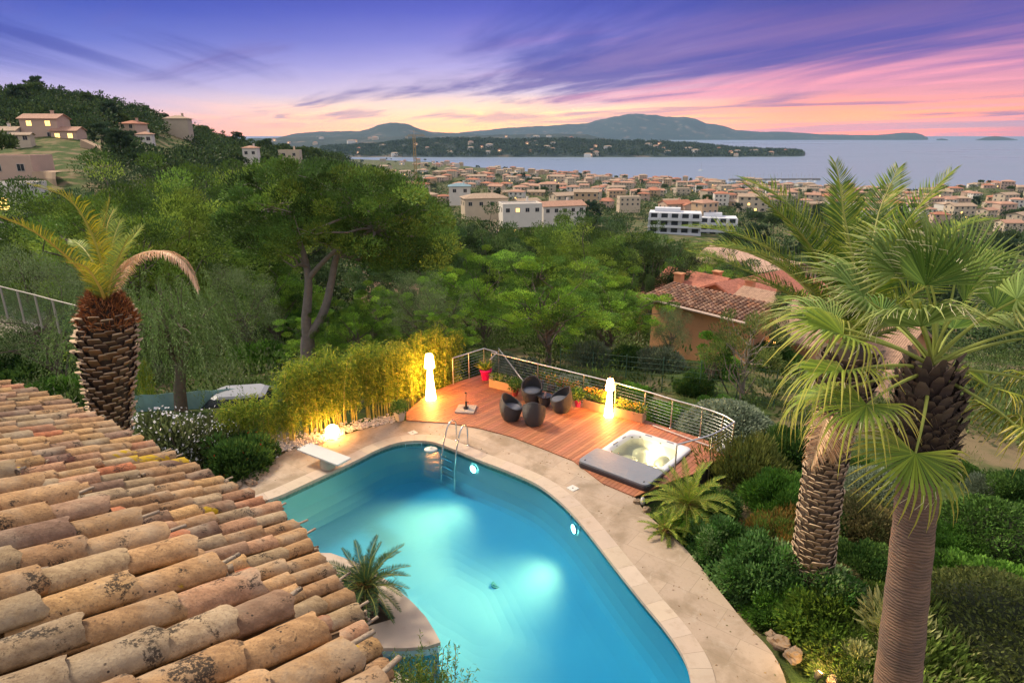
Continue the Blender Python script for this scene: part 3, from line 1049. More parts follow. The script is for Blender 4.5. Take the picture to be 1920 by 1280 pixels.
def egg_chair_mesh():
    outer = MB()
    N = 40; Mv = 14
    def rim(a):  # a = 0 at the back
        s = (1 + math.cos(a)) / 2
        return .40 + .42 * s ** 1.25
    def rad(z):
        return np.interp(z, [0, .08, .3, .5, .7, .85], [.24, .285, .355, .365, .33, .27])
    def surf(off, z0, flip):
        V = []
        for i in range(N):
            a = i / N * 2 * math.pi
            zr = rim(a)
            for j in range(Mv):
                z = z0 + (zr - z0) * j / (Mv - 1)
                r = rad(z) - off
                V.append((math.cos(a) * r, math.sin(a) * r * 1.02, z))
        Fq = []
        for i in range(N):
            for j in range(Mv - 1):
                q = [i * Mv + j, ((i + 1) % N) * Mv + j, ((i + 1) % N) * Mv + j + 1, i * Mv + j + 1]
                Fq.append(q[::-1] if flip else q)
        return V, Fq
    V, Fq = surf(0, 0, False); outer.add(V, Fq)
    outer.ngon([v for k, v in enumerate(V) if k % Mv == 0][::-1])
    V2, F2 = surf(.035, .30, True); outer.add(V2, F2)
    a = [V[i * Mv + Mv - 1] for i in range(N)]; c = [V2[i * Mv + Mv - 1] for i in range(N)]
    outer.tube([((p[0] + q[0]) / 2, (p[1] + q[1]) / 2, p[2]) for p, q in zip(a + a[:1], c + c[:1])], .023, 6, cap=False)
    return outer


def build_chairs():
    wk = bpy.data.materials.new('wicker'); b = NB(nt(wk))
    tc = b.n('ShaderNodeTexCoord')
    w1 = b.n('ShaderNodeTexWave', wave_type='BANDS', bands_direction='Z'); w1.inputs['Scale'].default_value = 22; b.l(tc.outputs['Object'], w1.inputs[0]); w1.inputs['Distortion'].default_value = 1.5
    c = b.mix(w1.outputs['Fac'], (.030, .030, .034), (.075, .075, .08))
    p = b.n('ShaderNodeBsdfPrincipled'); b.l(c, p.inputs['Base Color']); p.inputs['Roughness'].default_value = .5
    b.l(b.bump(w1.outputs['Fac'], .8, .01), p.inputs['Normal']); b.out(p.outputs[0])
    cu = mat('cushion_grey', (.13, .14, .17), .9, .1, 8, bump=.2, bscale=150)
    t = empty('egg_chair', cat='chair')
    egg_chair_mesh().obj('shell', wk, t, smooth=True)
    mb = MB(); mb.lathe([(0, .35), (.25, .35), (.315, .37), (.325, .40), (.30, .43), (.2, .45), (0, .455)], 28)
    mb.obj('seat_cushion', cu, t, smooth=True)
    pr = Proto(t)
    tb = at(1037, 752, DZ)
    g = 'black wicker egg chairs grouped on the deck'
    for (px, py, ang, lab) in ((997, 752, 82, 'black wicker egg chair facing the pool with its grey cushion in full view'),
                          (958, 785, 160, 'black wicker egg chair nearest the parasol base, opening to the right'),
                          (1001, 794, 262, 'black wicker egg chair turned with its closed back to the pool'),
                          (1052, 770, 12, 'black wicker egg chair nearest the short floor lamp and flowers')):
        p = at(px, py, DZ)
        pr.put((p.x, p.y, DZ), R(ang), 1.0, lab, g)
    p = at(1022, 768, DZ)
    t = empty('side_table', (p.x, p.y + .35, DZ), label='low dark wicker table between the black egg chairs', cat='table')
    mb = MB(); mb.lathe([(.14, 0), (.19, .1), (.22, .3), (.23, .36)], 24); mb.obj('base', wk, t, smooth=True)
    mb = MB(); mb.lathe([(.25, .36), (.25, .375), (0, .376)], 28); mb.obj('tabletop', mat('dark_glass', (.03, .03, .035), .1), t)
    mb = MB(); mb.lathe([(.03, 0), (.035, .12), (.03, .12), (.026, .01)], 14)
    o = mb.obj('candle_glass', mat('pale_pink_glass', (.6, .4, .4), .2), label='small pink glass standing on the low wicker table', cat='glass'); o.location = (p.x + .02, p.y + .3, DZ + .377)


def build_lamps():
    # tall floor lamps glowing white, globe lamp
    g1 = emat('lamp_glow', (1, .42, .09), 72)
    g3 = emat('globe_glow', (1, .44, .10), 85)
    def flamp(px, py, h, lab, e):
        p = at(px, py, DZ); s = h / 1.5
        t = empty('floor_lamp', (p.x, p.y, DZ), sc=s, label=lab, cat='floor lamp', group='glowing floor lamps on the deck')
        mb = MB(); mb.lathe([(0, 0), (.165, 0), (.17, .03), (.125, .45), (.075, 1.02), (.06, 1.08)], 28); mb.obj('lamp_base', e, t, smooth=True)
        mb = MB(); mb.lathe([(.06, 1.05), (.155, 1.07), (.165, 1.09), (.12, 1.44), (.105, 1.5), (0, 1.505)], 28); mb.obj('lamp_shade', e, t, smooth=True)
        return t
    flamp(808, 748, 1.62, 'taller glowing white floor lamp against the bamboo hedge', g1)
    flamp(1141, 780, 1.28, 'shorter glowing white floor lamp by the railing and flower boxes', g1)
    p = at(624, 819, 0)
    t = empty('globe_lamp', (p.x, p.y, -.02), label='glowing white globe lamp on the ground at the foot of the bamboo', cat='globe lamp')
    mb = MB(); mb.lathe([(.2 * math.sin(a), .2 - .2 * math.cos(a)) for a in np.linspace(.12, math.pi, 16)], 28, (0, 0, .02)); mb.obj('globe', g3, t, smooth=True)
    mb = MB(); mb.lathe([(.1, 0), (.1, .03), (.05, .04)], 20); mb.obj('foot', mat('white_plastic', (.72, .74, .74), .4, .05), t)


def build_parasol_base():
    p = at(874, 768, DZ)
    t = empty('parasol_base', (p.x, p.y, DZ), R(-8), label='square concrete parasol base with an empty steel tube on the deck', cat='parasol base')
    mb = MB()
    for sx in (-1, 1):
        for sy in (-1, 1): mb.rbox((sx * .157, sy * .157, 0), (.31, .31, .05), .01)
    mb.obj('slab', mat('slab_concrete', (.36, .34, .33), .85, .25, 12, bump=.5, bscale=60), t)
    mb = MB(); mb.rbox((0, 0, .05), (.14, .14, .05), .01); mb.tube([(0, 0, .05), (0, 0, .3)], .034, 12); mb.obj('socket', mat('black_metal', (.03, .03, .03), .4), t)
    mb = MB(); mb.tube([(0, 0, .3), (0, 0, .58)], .027, 12); mb.obj('tube', mat('copper_tube', (.55, .30, .2), .4, .1, metal=.3), t)
    mb = MB(); mb.tube([(0.03, 0, .27), (.09, 0, .27)], .018, 8); mb.obj('knob', mat('black_metal'), t)
    mb = MB(); mb.tube([(0, 0, .58), (0, 0, .62)], .031, 10); mb.obj('cap', mat('black_metal'), t)


def build_tub():
    t = empty('hot_tub', (t_c.x, t_c.y, DZ), t_ang, label='square white hot tub sunk in the deck with glowing cream water', cat='hot tub')
    sh = mat('acrylic_white', (.66, .68, .72), .28, .06, 3)
    def rr(hx, hy, r, n=6):
        pts = []
        for cx, cy, a0 in ((hx - r, hy - r, 0), (-hx + r, hy - r, 90), (-hx + r, -hy + r, 180), (hx - r, -hy + r, 270)):
            for k in range(n + 1):
                a = R(a0 + 90 * k / n); pts.append((cx + r * math.cos(a), cy + r * math.sin(a)))
        return pts
    hx, hy = tlen / 2, twid / 2
    lv = [(0, .16, 0.0), (0, .16, .06), (.03, .15, .085), (.10, .16, .085), (.17, .30, .075), (.20, .34, .03), (.23, .36, -.12), (.30, .4, -.30), (.42, .4, -.42), (.46, .36, -.46), (.50, .34, -.80), (.62, .3, -.85)]
    mb = MB(); V = []
    for ins, r, z in lv:
        for q in rr(hx - ins, hy - ins, min(r, hx - ins - .02)): V.append((q[0], q[1], z))
    n = len(V) // len(lv)
    mb.add(V, [[l * n + i, l * n + (i + 1) % n, (l + 1) * n + (i + 1) % n, (l + 1) * n + i] for l in range(len(lv) - 1) for i in range(n)])
    mb.ngon(V[-n:])
    mb.obj('shell', sh, t, smooth=True)
    # seats shaped under the water
    mb = MB()
    for (x, y, rx, ry) in ((.35, .3, .3, .22), (-.3, .35, .25, .25), (.3, -.4, .26, .2), (-.35, -.3, .24, .3)):
        a = np.linspace(0, 2 * math.pi, 20, endpoint=False)
        V = [(x + rx * .2 * math.cos(q), y + ry * .2 * math.sin(q), -.16) for q in a] + [(x + rx * math.cos(q), y + ry * math.sin(q), -.22) for q in a] + [(x + rx * 1.2 * math.cos(q), y + ry * 1.2 * math.sin(q), -.5) for q in a]
        mb.add(V, [[k * 20 + i, (k + 1) * 20 + i, (k + 1) * 20 + (i + 1) % 20, k * 20 + (i + 1) % 20] for k in range(2) for i in range(20)]); mb.ngon(V[:20])
    mb.obj('moulded_seats', sh, t, smooth=True)
    wm = bpy.data.materials.new('tub_water'); b = NB(nt(wm)); tc = b.n('ShaderNodeTexCoord')
    tr = b.n('ShaderNodeBsdfTransparent'); tr.inputs[0].default_value = (.95, .96, .74, 1)
    gl = b.n('ShaderNodeBsdfGlossy'); gl.inputs['Roughness'].default_value = .1
    bp = b.bump(b.noise(5, 3, .5, tc.outputs['Object']).outputs[0], .5, .06); b.l(bp, gl.inputs['Normal'])
    fr = b.n('ShaderNodeFresnel'); fr.inputs['IOR'].default_value = 1.33; b.l(bp, fr.inputs['Normal'])
    ms = b.n('ShaderNodeMixShader'); b.l(fr.outputs[0], ms.inputs[0]); b.l(tr.outputs[0], ms.inputs[1]); b.l(gl.outputs[0], ms.inputs[2]); b.out(ms.outputs[0])
    mb = MB(); q = rr(hx - .22, hy - .22, .35); mb.ngon([(x, y, -.03) for x, y in q]); mb.obj('tub_water', wm, t)
    # jets, controls, headrests
    dk = mat('jet_grey', (.10, .13, .12), .4)
    for x, y in ((.55, .72), (-.2, .8), (-.6, .72), (.72, .55), (.72, -.1), (.72, -.6), (.3, -.8), (-.4, -.8), (-.72, .3), (-.72, -.3)):
        mb = MB(); mb.lathe([(0, .02), (.028, .018), (.03, 0)], 10, (x * 1.02, y * 1.02, .02 if abs(x) > .7 or abs(y) > .7 else .0)); mb.obj('jet', dk, t)
    for x, y, w, h in ((.86, .35, .05, .22), (.86, -.35, .05, .22), (-.2, .86, .24, .05), (.3, .86, .16, .05)):
        mb = MB(); mb.rbox((x, y, .078), (w, h, .02), .01); mb.obj('headrest', mat('headrest_grey', (.25, .27, .32), .6), t)
    # underwater lamps
    lens = emat('tub_lens', (1, .93, .62), 14)
    for x, y in ((-.2, -.45), (.45, 0), (-.45, .3)):
        mb = MB(); mb.lathe([(0, .03), (.06, .025), (.07, 0)], 14, (x * .95, y * .95, -.84)); mb.obj('underwater_lamp', lens, t)
        ld = bpy.data.lights.new('tub_point', 'POINT'); ld.energy = 30; ld.color = (1, .78, .40); ld.shadow_soft_size = .1
        lo = bpy.data.objects.new('tub_point', ld); COL.objects.link(lo)
        w = Matrix.Translation((t_c.x, t_c.y, DZ)) @ Matrix.Rotation(t_ang, 4, 'Z') @ Vector((x, y, -.26)); lo.location = w
    # folded cover in front
    c = t_c - bd * (tlen / 2 + .42) + bn * 0.02
    t2 = empty('hot_tub_cover', (c.x, c.y, .0), t_ang, label='folded grey vinyl hot tub cover lying between the tub and the pool', cat='tub cover')
    cv = mat('vinyl_grey', (.20, .22, .26), .5, .12, 3, bump=.5, bscale=5, bdist=.03)
    mb = MB(); mb.rbox((0, 0, .15), (1.0, 2.12, .06), .14, seg=5); mb.obj('upper_half', cv, t2)
    mb = MB(); mb.rbox((0, 0, .03), (1.02, 2.14, .118), .14, seg=5); mb.obj('lower_half', mat('vinyl_dark', (.045, .035, .04), .6, .15), t2)
    for y in (.9, -.9): mb = MB(); mb.rbox((-.36, y, .21), (.05, .03, .012), .005); mb.obj('strap', mat('black_metal', (.03, .03, .03), .4), t2)


def leafy(mb, c, n, r, L, W, cols, up=.8, flat=.5, rs=RS):
    """loose tuft of leaves"""
    P = np.array(c) + runit(n, rs) * rs.uniform(.2, 1, (n, 1)) ** .5 * np.array([r, r, r * flat])
    D = runit(n, rs) + np.array([0, 0, up]) + (P - np.array(c)) / max(r, 1e-3) * .7
    add_leaves(mb, P, D, L, W, cols, rs)


def add_leaves(mb, P, D, L, W, cols, rs=RS, droop=0., quad=True, mat_=0):
    n = len(P)
    D = D / (np.linalg.norm(D, axis=1, keepdims=True) + 1e-9)
    S = np.cross(D, runit(n, rs)); S /= np.linalg.norm(S, axis=1, keepdims=True) + 1e-9
    l = L * rs.uniform(.6, 1.25, (n, 1)); w = W * rs.uniform(.7, 1.2, (n, 1))
    a = P; tip = P + D * l + np.array([0, 0, -1.0]) * droop * l
    mid = P + D * l * .5 + np.array([0, 0, -.3]) * droop * l
    V = np.stack([a, mid - S * w / 2, tip, mid + S * w / 2], 1).reshape(-1, 3)
    cols = np.asarray(cols, float)
    c = cols[rs.randint(0, len(cols), n)] if cols.ndim == 2 and len(cols) != n else cols
    c = c * rs.uniform(.8, 1.2, (n, 1))
    mb.add(V, np.arange(n * 4).reshape(-1, 4), np.repeat(c, 4, 0), mat_)


def build_planters():
    wood = mat('planter_wood', (.50, .33, .20), .7, .2, 3, bump=.2, bscale=20)
    soil = mat('soil', (.05, .035, .025), .95, .4, 8, bump=.6)
    lm = leafmat('garden_leaf', (1, 1, 1), .25)
    def box_planter(p0, p1, lab, w=.34, h=.30):
        a = at(*p0, DZ); b_ = at(*p1, DZ); d = b_ - a; an = math.atan2(d.y, d.x)
        nrm = Vector((-math.sin(an), math.cos(an), 0))
        c = (a + b_) / 2 + nrm * w / 2
        t = empty('planter_box', (c.x, c.y, DZ), an, label=lab, cat='planter box', group='wooden planter boxes along the railing')
        L = d.length
        for (x, y, sx, sy) in ((0, -w / 2 + .012, L, .024), (0, w / 2 - .012, L, .024), (-L / 2 + .012, 0, .024, w - .05), (L / 2 - .012, 0, .024, w - .05)):
            mb = MB(); mb.box((x, y, h / 2), (sx, sy, h)); mb.obj('side_board', wood, t)
        mb = MB(); mb.box((0, 0, h / 2 - .03), (L - .05, w - .05, h - .06)); mb.obj('soil', soil, t)
        return c, an, L, h
    B = [box_planter((917, 725), (960, 736), 'wooden planter box nearest the pink pot in the far deck corner'),
         box_planter((1092, 764), (1134, 776), 'wooden planter box just left of the short floor lamp, full of orange flowers'),
         box_planter((1151, 780), (1204, 793), 'wooden planter box right of the short floor lamp, at the end of the row')]
    fm = leafmat('flower_petal', (1, 1, 1), .3)
    def plant(c, an, L, h, kinds, lab, n=420, tall=.3):
        t = empty('flowering_plant', (c.x, c.y, DZ + h - .05), an, label=lab, cat='plant', group='plants in the planter boxes')
        mb = MB(); mf = MB()
        for k in range(max(3, int(L / .16))):
            x = -L / 2 + .1 + (L - .2) * k / max(1, int(L / .16) - 1)
            leafy(mb, (x, RS.uniform(-.04, .04), tall * .45), n // 4, .17, .12, .035, kinds[0], flat=1.1)
            leafy(mf, (x, RS.uniform(-.05, .05), tall * .8), n // 9, .15, .05, .045, kinds[1], flat=.8)
        mb.obj('leaves', lm, t); mf.obj('blossoms', fm, t)
    gr = [(.10, .20, .04), (.06, .13, .03), (.16, .24, .05)]
    plant(*B[0], (gr, [(.55, .5, .3), (.3, .35, .1)]), 'low green plant with few pale blossoms in the corner planter box', 240, .15)
    plant(*B[1], (gr, [(.85, .42, .05), (.8, .3, .05)]), 'orange flowers massed behind the short floor lamp', 420, .45)
    plant(*B[2], (gr, [(.85, .55, .06), (.75, .4, .05)]), 'yellow orange flowers in the last planter box', 300, .26)
    # pots
    def pot(px, py, col, lab, r=.17, h=.3, square=False):
        p = at(px, py, DZ)
        t = empty('flower_pot', (p.x, p.y, DZ), label=lab, cat='pot')
        mb = MB(); mb.lathe([(0, 0), (r * .62, 0), (r * .7, .02), (r * .98, h * .85), (r * 1.08, h * .87), (r * 1.1, h), (r * .95, h), (r * .9, h * .9), (0, h * .9)], 4 if square else 24)
        mb.obj('body', mat('pot_' + lab.split()[0] + str(len(lab)), col, .4, .08), t, smooth=not square)
        return p
    p = pot(911, 711, (.85, .01, .22), 'hot pink pot in the far corner of the deck', .21, .40)
    t = empty('spiky_plant', (p.x, p.y, DZ + .36), label='spiky green and yellow plant in the hot pink pot', cat='plant')
    mb = MB()
    n = 90; a = RS.uniform(0, 6.28, n); D = np.stack([np.cos(a), np.sin(a), RS.uniform(.5, 2.2, n)], -1)
    add_leaves(mb, np.zeros((n, 3)) + RS.normal(size=(n, 3)) * .02, D, .5, .045, [(.16, .26, .04), (.40, .38, .05), (.10, .2, .04)], droop=.15)
    mb.obj('leaves', lm, t)
    pr = [(966, 741, (.60, .10, .09), 'coral red pot beside the corner planter box', .13, .24), (1083, 762, (.6, .05, .2), 'dark pink pot left of the middle planter box', .12, .26),
          (750, 788, (.55, .50, .40), 'cream square pot at the deck corner by the bamboo', .19, .30)]
    for a_ in pr:
        p = pot(*a_[:4], a_[4], a_[5], square='square' in a_[3])
        t = empty('potted_plant', (p.x, p.y, DZ + a_[5]), label='green leafy plant growing in the ' + ' '.join(a_[3].split()[:3]), cat='plant')
        mb = MB(); leafy(mb, (0, 0, .16), 420, .25, .13, .04, gr, flat=.8); mb.obj('leaves', lm, t)
    # row of low plants behind the chairs
    for k, (px, py) in enumerate(((1012, 728), (1034, 734), (1058, 742), (1075, 748))):
        p = at(px, py, DZ)
        t = empty('flower_pot', (p.x, p.y + .12, DZ), label='', cat='pot')
        lab = ('first', 'second', 'third', 'fourth')[k]
        t['label'] = f'grey pot, {lab} from the left in the row behind the egg chairs'
        mb = MB(); mb.lathe([(0, 0), (.13, 0), (.17, .22), (.18, .24), (.15, .24), (0, .2)], 20); mb.obj('body', mat('pot_grey', (.22, .22, .23), .6, .1), t, smooth=True)
        t = empty('potted_plant', (p.x, p.y + .12, DZ + .22), cat='plant', label=f'yellow green plant with orange tips in the {lab} grey pot behind the chairs')
        mb = MB(); leafy(mb, (0, 0, .15), 300, .22, .14, .035, gr + [(.45, .30, .05), (.4, .12, .05)], flat=.8); mb.obj('leaves', lm, t)
# ================================================================ villa roof in the foreground
RD = np.array([.642, .767]); RE = np.array([-.767, .642])
RZ0 = CAMH - 1.7
SL = .293


DROP = [0.0]


def rp(s, e, h=0):
    """point on the roof plane, h above it"""
    nl = math.sqrt(1 + SL * SL)
    x = RD[0] * s + RE[0] * e + RD[0] * SL * h / nl
    y = RD[1] * s + RE[1] * e + RD[1] * SL * h / nl
    return np.array([x, y, RZ0 - SL * s + h / nl - DROP[0]])


def plane_se(px, py, D):
    d = ray(px, py)
    st = d[0] * RD[0] + d[1] * RD[1]
    t = D / (-d[2] - SL * st)
    return t * st, t * (d[0] * RE[0] + d[1] * RE[1])


# eave line of the lower slope (2.9 m under the camera) and edge of the upper slope (1.7 m under it)
_lo = sorted([plane_se(*q, 2.9)[::-1] for q in ((-120, 672), (0, 720), (60, 736), (120, 758), (200, 800), (270, 836), (340, 872), (400, 898), (460, 928), (505, 950), (548, 985), (590, 1038), (620, 1082), (645, 1126), (690, 1205), (722, 1275), (742, 1340), (760, 1440))])


def s_eave(e):
    return float(np.interp(e, [q[0] for q in _lo], [q[1] for q in _lo]))


_up = sorted([plane_se(*q, 1.7)[::-1] for q in ((-60, 880), (45, 903), (95, 925), (185, 950), (292, 1008), (355, 1048), (437, 1088), (492, 1125), (556, 1175), (640, 1218), (700, 1290), (760, 1400))])


def s_upper(e):
    return float(np.interp(e, [q[0] for q in _up], [q[1] for q in _up]))


def build_villa():
    tm = bpy.data.materials.new('canal_tile'); b = NB(nt(tm))
    tc = b.n('ShaderNodeTexCoord'); a = b.n('ShaderNodeAttribute', attribute_name='tint')
    o = tc.outputs['Object']
    mp = b.n('ShaderNodeMapping'); b.l(o, mp.inputs[0]); mp.inputs['Rotation'].default_value = (0, 0, -math.atan2(RD[1], RD[0])); mp.inputs['Scale'].default_value = (.35, 1, 1)
    g = b.noise(26, 8, .7, mp.outputs[0]).outputs[0]
    f = b.noise(85, 5, .7, o).outputs[0]
    big = b.noise(3.2, 6, .62, o).outputs[0]
    st = b.noise(5.5, 9, .74, o, .3).outputs[0]
    c = b.mix(b.sstep(g, .25, .8), b.mix(1, a.outputs['Color'], (.58, .52, .47), 'MULTIPLY'), b.mix(1, a.outputs['Color'], (1.22, 1.18, 1.10), 'MULTIPLY'))
    c = b.mix(b.math('MULTIPLY', b.sstep(f, .50, .66), .62), c, (.20, .13, .08))
    c = b.mix(b.math('MULTIPLY', b.sstep(big, .45, .7), .45), c, (.50, .42, .30))
    # black lichen patches, finely broken up
    bl = b.math('MULTIPLY', b.sstep(st, .555, .61), b.sstep(f, .42, .50))
    c = b.mix(b.math('MULTIPLY', bl, .88), c, (.030, .026, .022))
    sp = b.n('ShaderNodeTexVoronoi'); sp.inputs['Scale'].default_value = 24; b.l(o, sp.inputs[0])
    pits = b.math('MULTIPLY', b.sstep(sp.outputs['Distance'], .16, .10), b.sstep(b.noise(9, 3, .5, o).outputs[0], .5, .6))
    c = b.mix(pits, c, (.06, .045, .035))
    yl = b.math('MULTIPLY', b.sstep(b.noise(3.1, 3, .5, mp.outputs[0]).outputs[0], .685, .70), b.sstep(g, .35, .5))
    c = b.mix(yl, c, (.50, .33, .02))
    p = b.n('ShaderNodeBsdfPrincipled'); b.l(c, p.inputs['Base Color']); p.inputs['Roughness'].default_value = .85
    p.inputs['Specular IOR Level'].default_value = .2
    hb = b.math('ADD', b.math('MULTIPLY', g, .6), b.math('MULTIPLY', f, .5))
    b.l(b.bump(hb, 1.0, .012), p.inputs['Normal']); b.out(p.outputs[0])
    villa = empty('villa', tuple(rp(0, 3)), label='house under an old clay tiled roof overlooking the pool', cat='house')
    off = -np.array(rp(0, 3))
    mb = MB(); rs = np.random.RandomState(11)
    pal = [(.47, .30, .155), (.50, .32, .165), (.40, .25, .135), (.46, .27, .165), (.35, .23, .155), (.54, .35, .165), (.42, .32, .195), (.50, .30, .185), (.29, .19, .14), (.44, .34, .22), (.48, .24, .14)]
    wts = np.array([4, 5, 4, 2.2, 1.6, 2, 2.5, 2, .8, 2, .6]); wts /= wts.sum()

    def tile(s0, e, L, r0, r1, col, convex=True, h=0, yaw=0, tilt=0, thick=.013):
        """s0 = lower end (down-slope); r0 lower radius, r1 upper radius"""
        nu, nv = 9, 13
        V = []; ph = rs.uniform(0, 20, 3)
        for layer in (0, 1):
            for i in range(nu):
                t = i / (nu - 1)
                r = lerp(r0, r1, t) - layer * thick
                for j in range(nv):
                    a = math.pi * j / (nv - 1)
                    s = s0 - L * t
                    if i == 0: s += .010 * math.sin(a * 3 + ph[0]) + .006 * math.sin(a * 7 + ph[1])
                    rr = r * (1 + .02 * math.sin(a * 4 + ph[0] + t * 3) + .015 * math.sin(a * 9 + t * 14 + ph[1]))
                    de = -math.cos(a) * rr
                    hh = math.sin(a) * rr * (.80)
                    if not convex: hh = -hh * .8 + .06
                    de += yaw * L * (t - .5)
                    V.append(rp(s, e + de, h + hh + tilt * (1 - t)) + off)
        n1 = nu * nv
        Fq = []
        for i in range(nu - 1):
            for j in range(nv - 1):
                q = [i * nv + j, i * nv + j + 1, (i + 1) * nv + j + 1, (i + 1) * nv + j]
                Fq.append(q); Fq.append([n1 + x for x in q[::-1]])
        for i in range(nu - 1):
            for j in (0, nv - 1):
                Fq.append([i * nv + j, (i + 1) * nv + j, n1 + (i + 1) * nv + j, n1 + i * nv + j])
        mb.add(V, Fq, col)
        V = np.array(V); E = np.concatenate([V[:nv], V[n1:n1 + nv]])
        mb.add(E, [[j, nv + j, nv + j + 1, j + 1] for j in range(nv - 1)], np.array(col) * .8)

    pitch = .226
    ntl = math.sqrt(1 + SL * SL)
    for lower in (True, False):
        DROP[0] = 1.2 if lower else 0.0
        edge = s_eave if lower else s_upper
        e, e1 = (.4, _lo[-1][0]) if lower else (.25, _up[-1][0])
        while e < e1:
            s = edge(e) + rs.uniform(-.03, .03)
            k = 0
            if lower: smin = max(-1.0, s_upper(min(e * .62, _up[-1][0])) - 1.4) if e < 9 else edge(e) - 3.2
            else: smin = -1.6
            ep = e + pitch / 2
            sp_ = edge(ep) + .045 + rs.uniform(-.01, .02)
            while sp_ > smin:
                col = np.array(pal[rs.choice(len(pal), p=wts)]) * rs.uniform(.3, .5)  # pan tiles tinted darker, shade of the gaps put into their colour
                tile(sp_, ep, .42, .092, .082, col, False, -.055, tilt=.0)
                sp_ -= .31
            while s > smin:
                col = np.array(pal[rs.choice(len(pal), p=wts)]) * rs.uniform(.8, 1.18)
                if k > 0 and rs.rand() < .02: col = np.array((.20, .09, .07))
                if k > 0 and rs.rand() < .035: col = np.array((.52, .20, .10))
                ex = rs.uniform(.25, .37)
                r0 = rs.uniform(.090, .104)
                tile(s + rs.uniform(-.01, .01), e + rs.uniform(-.010, .010), ex + .10, r0, r0 - rs.uniform(.014, .022), col, True, rs.uniform(-.006, .008), rs.uniform(-.05, .05), rs.uniform(.016, .032))
                if rs.rand() < .3:
                    c0 = rp(s + .012, e + rs.uniform(-.08, .08), .03) + off
                    for _ in range(4):
                        mb.box(c0 + rs.uniform(-.03, .03, 3), rs.uniform(.012, .04, 3), rs.uniform(0, 3), np.array((.50, .41, .31)) * rs.uniform(.6, 1))
                s -= ex; k += 1
            if lower:
                for q in (0.0, .11):
                    tile(edge(e + q) + .085 + rs.uniform(-.012, .015), e + q, .2, .062, .058, np.array((.22, .15, .11)) * rs.uniform(.4, 1.1), True, -.115, 0, 0)
            if rs.rand() < .55:
                c0 = rp(edge(ep) + .10, ep, -.01) + off
                mb.box(c0, (.18, .022, .012), math.atan2(RD[1], RD[0]) + rs.uniform(-.2, .2), (.45, .38, .30))
            e += pitch
    DROP[0] = 0
    mb.obj('roof', tm, villa, smooth=True)
    # roof deck under the tiles and the walls below
    dm = mat('mortar_dark', (.16, .12, .09), .95, .3, 9, bump=.6)
    wm = mat('villa_render', (.62, .48, .34), .85, .12, 2, bump=.2)
    for lower in (True, False):
        DROP[0] = 1.2 if lower else 0.0
        edge = s_eave if lower else s_upper
        es = np.linspace(.2, _lo[-1][0] if lower else _up[-1][0], 50); n = len(es)
        A = [rp(edge(q) - .06, q, -.075) + off for q in es]; B = [rp(min(-1.7, edge(q) - 3), q, -.075) + off for q in es]
        mb = MB(); mb.add(A + B, [[i, i + 1, n + i + 1, n + i] for i in range(n - 1)])
        mb.obj('roof_deck', dm, villa)
        mb = MB()
        A = [rp(edge(q) - (.45 if lower else .12), q, -.16 if lower else -.06) + off for q in es]
        B = [np.array([v[0], v[1], -.25 - rp(0, 3)[2] if lower else v[2] - 1.3]) for v in A]
        mb.add(A + B, [[i, n + i, n + i + 1, i + 1] for i in range(n - 1)])
        mb.obj('wall', wm, villa)
    DROP[0] = 0


# ================================================================ palms
def frond_mesh(mb, pts, nleaf, Ll, Lw, cols, width_prof=None, vee=.45, droop=.25, rach=.018, rcol=(.30, .30, .08), rs=RS, twist=0, curl=0):
    """feather frond along a 3D polyline"""
    P = np.array([tuple(p) for p in catmull(pts, 8)], float)
    seg = np.linalg.norm(np.diff(P, axis=0), axis=1); cum = np.concatenate([[0], np.cumsum(seg)]); Ltot = cum[-1]
    def ev(t): return np.stack([np.interp(t * Ltot, cum, P[:, k]) for k in range(3)], -1)
    tt = np.linspace(0, 1, 14)
    mb.tube(ev(tt), np.interp(tt, [0, 1], [rach * 1.6, rach * .25]), 5, rcol, cap=False)
    t = np.linspace(.10, .995, nleaf)
    p = ev(t); tg = ev(np.minimum(t + .01, 1)) - ev(t - .01); tg /= np.linalg.norm(tg, axis=1, keepdims=True)
    up = np.array([0, 0, 1.0])
    side = np.cross(tg, up); sn = np.linalg.norm(side, axis=1, keepdims=True)
    base = np.array(P[-1] - P[0]); base[2] = 0
    fb = np.cross(base / (np.linalg.norm(base) + 1e-9), up)
    side = np.where(sn > .25, side / (sn + 1e-9), fb)
    side /= np.linalg.norm(side, axis=1, keepdims=True) + 1e-9
    nn = np.cross(side, tg)
    prof = np.interp(t, [0, .1, .3, .6, .85, 1], [.25, .6, 1, 1, .75, .35]) if width_prof is None else np.interp(t, *width_prof)
    cols = np.asarray(cols, float)
    for sgn in (-1, 1):
        n = nleaf
        l = (Ll * prof * rs.uniform(.85, 1.12, n))[:, None]
        v = rs.uniform(vee * .5, vee * 1.3, n)[:, None]
        fw = np.interp(t, [0, .8, 1], [.55, .9, 1.8])[:, None] + rs.uniform(-.15, .15, n)[:, None]
        D = side * sgn + nn * v + tg * fw
        D /= np.linalg.norm(D, axis=1, keepdims=True)
        m = p + D * l * .5; D2 = D + np.array([0, 0, -droop]) * rs.uniform(.4, 1.6, n)[:, None] + curl * rs.normal(size=(n, 3))
        D2 /= np.linalg.norm(D2, axis=1, keepdims=True)
        tip = m + D2 * l * .5
        W = tg * (Lw / 2) + nn * (Lw * .12)
        V = np.stack([p - W * .5, p + W * .5, m - W, m + W, tip], 1).reshape(-1, 3)
        i = np.arange(n) * 5
        c = cols[rs.randint(0, len(cols), n)] * rs.uniform(.8, 1.2, (n, 1))
        c = np.repeat(c, 5, 0)
        k0 = mb.n
        mb.add(V, np.stack([i, i + 1, i + 3, i + 2], -1), c)
        mb.Tr.append(np.stack([i + 2, i + 3, i + 4], -1) + k0); mb.tm.append(np.zeros(n, int))


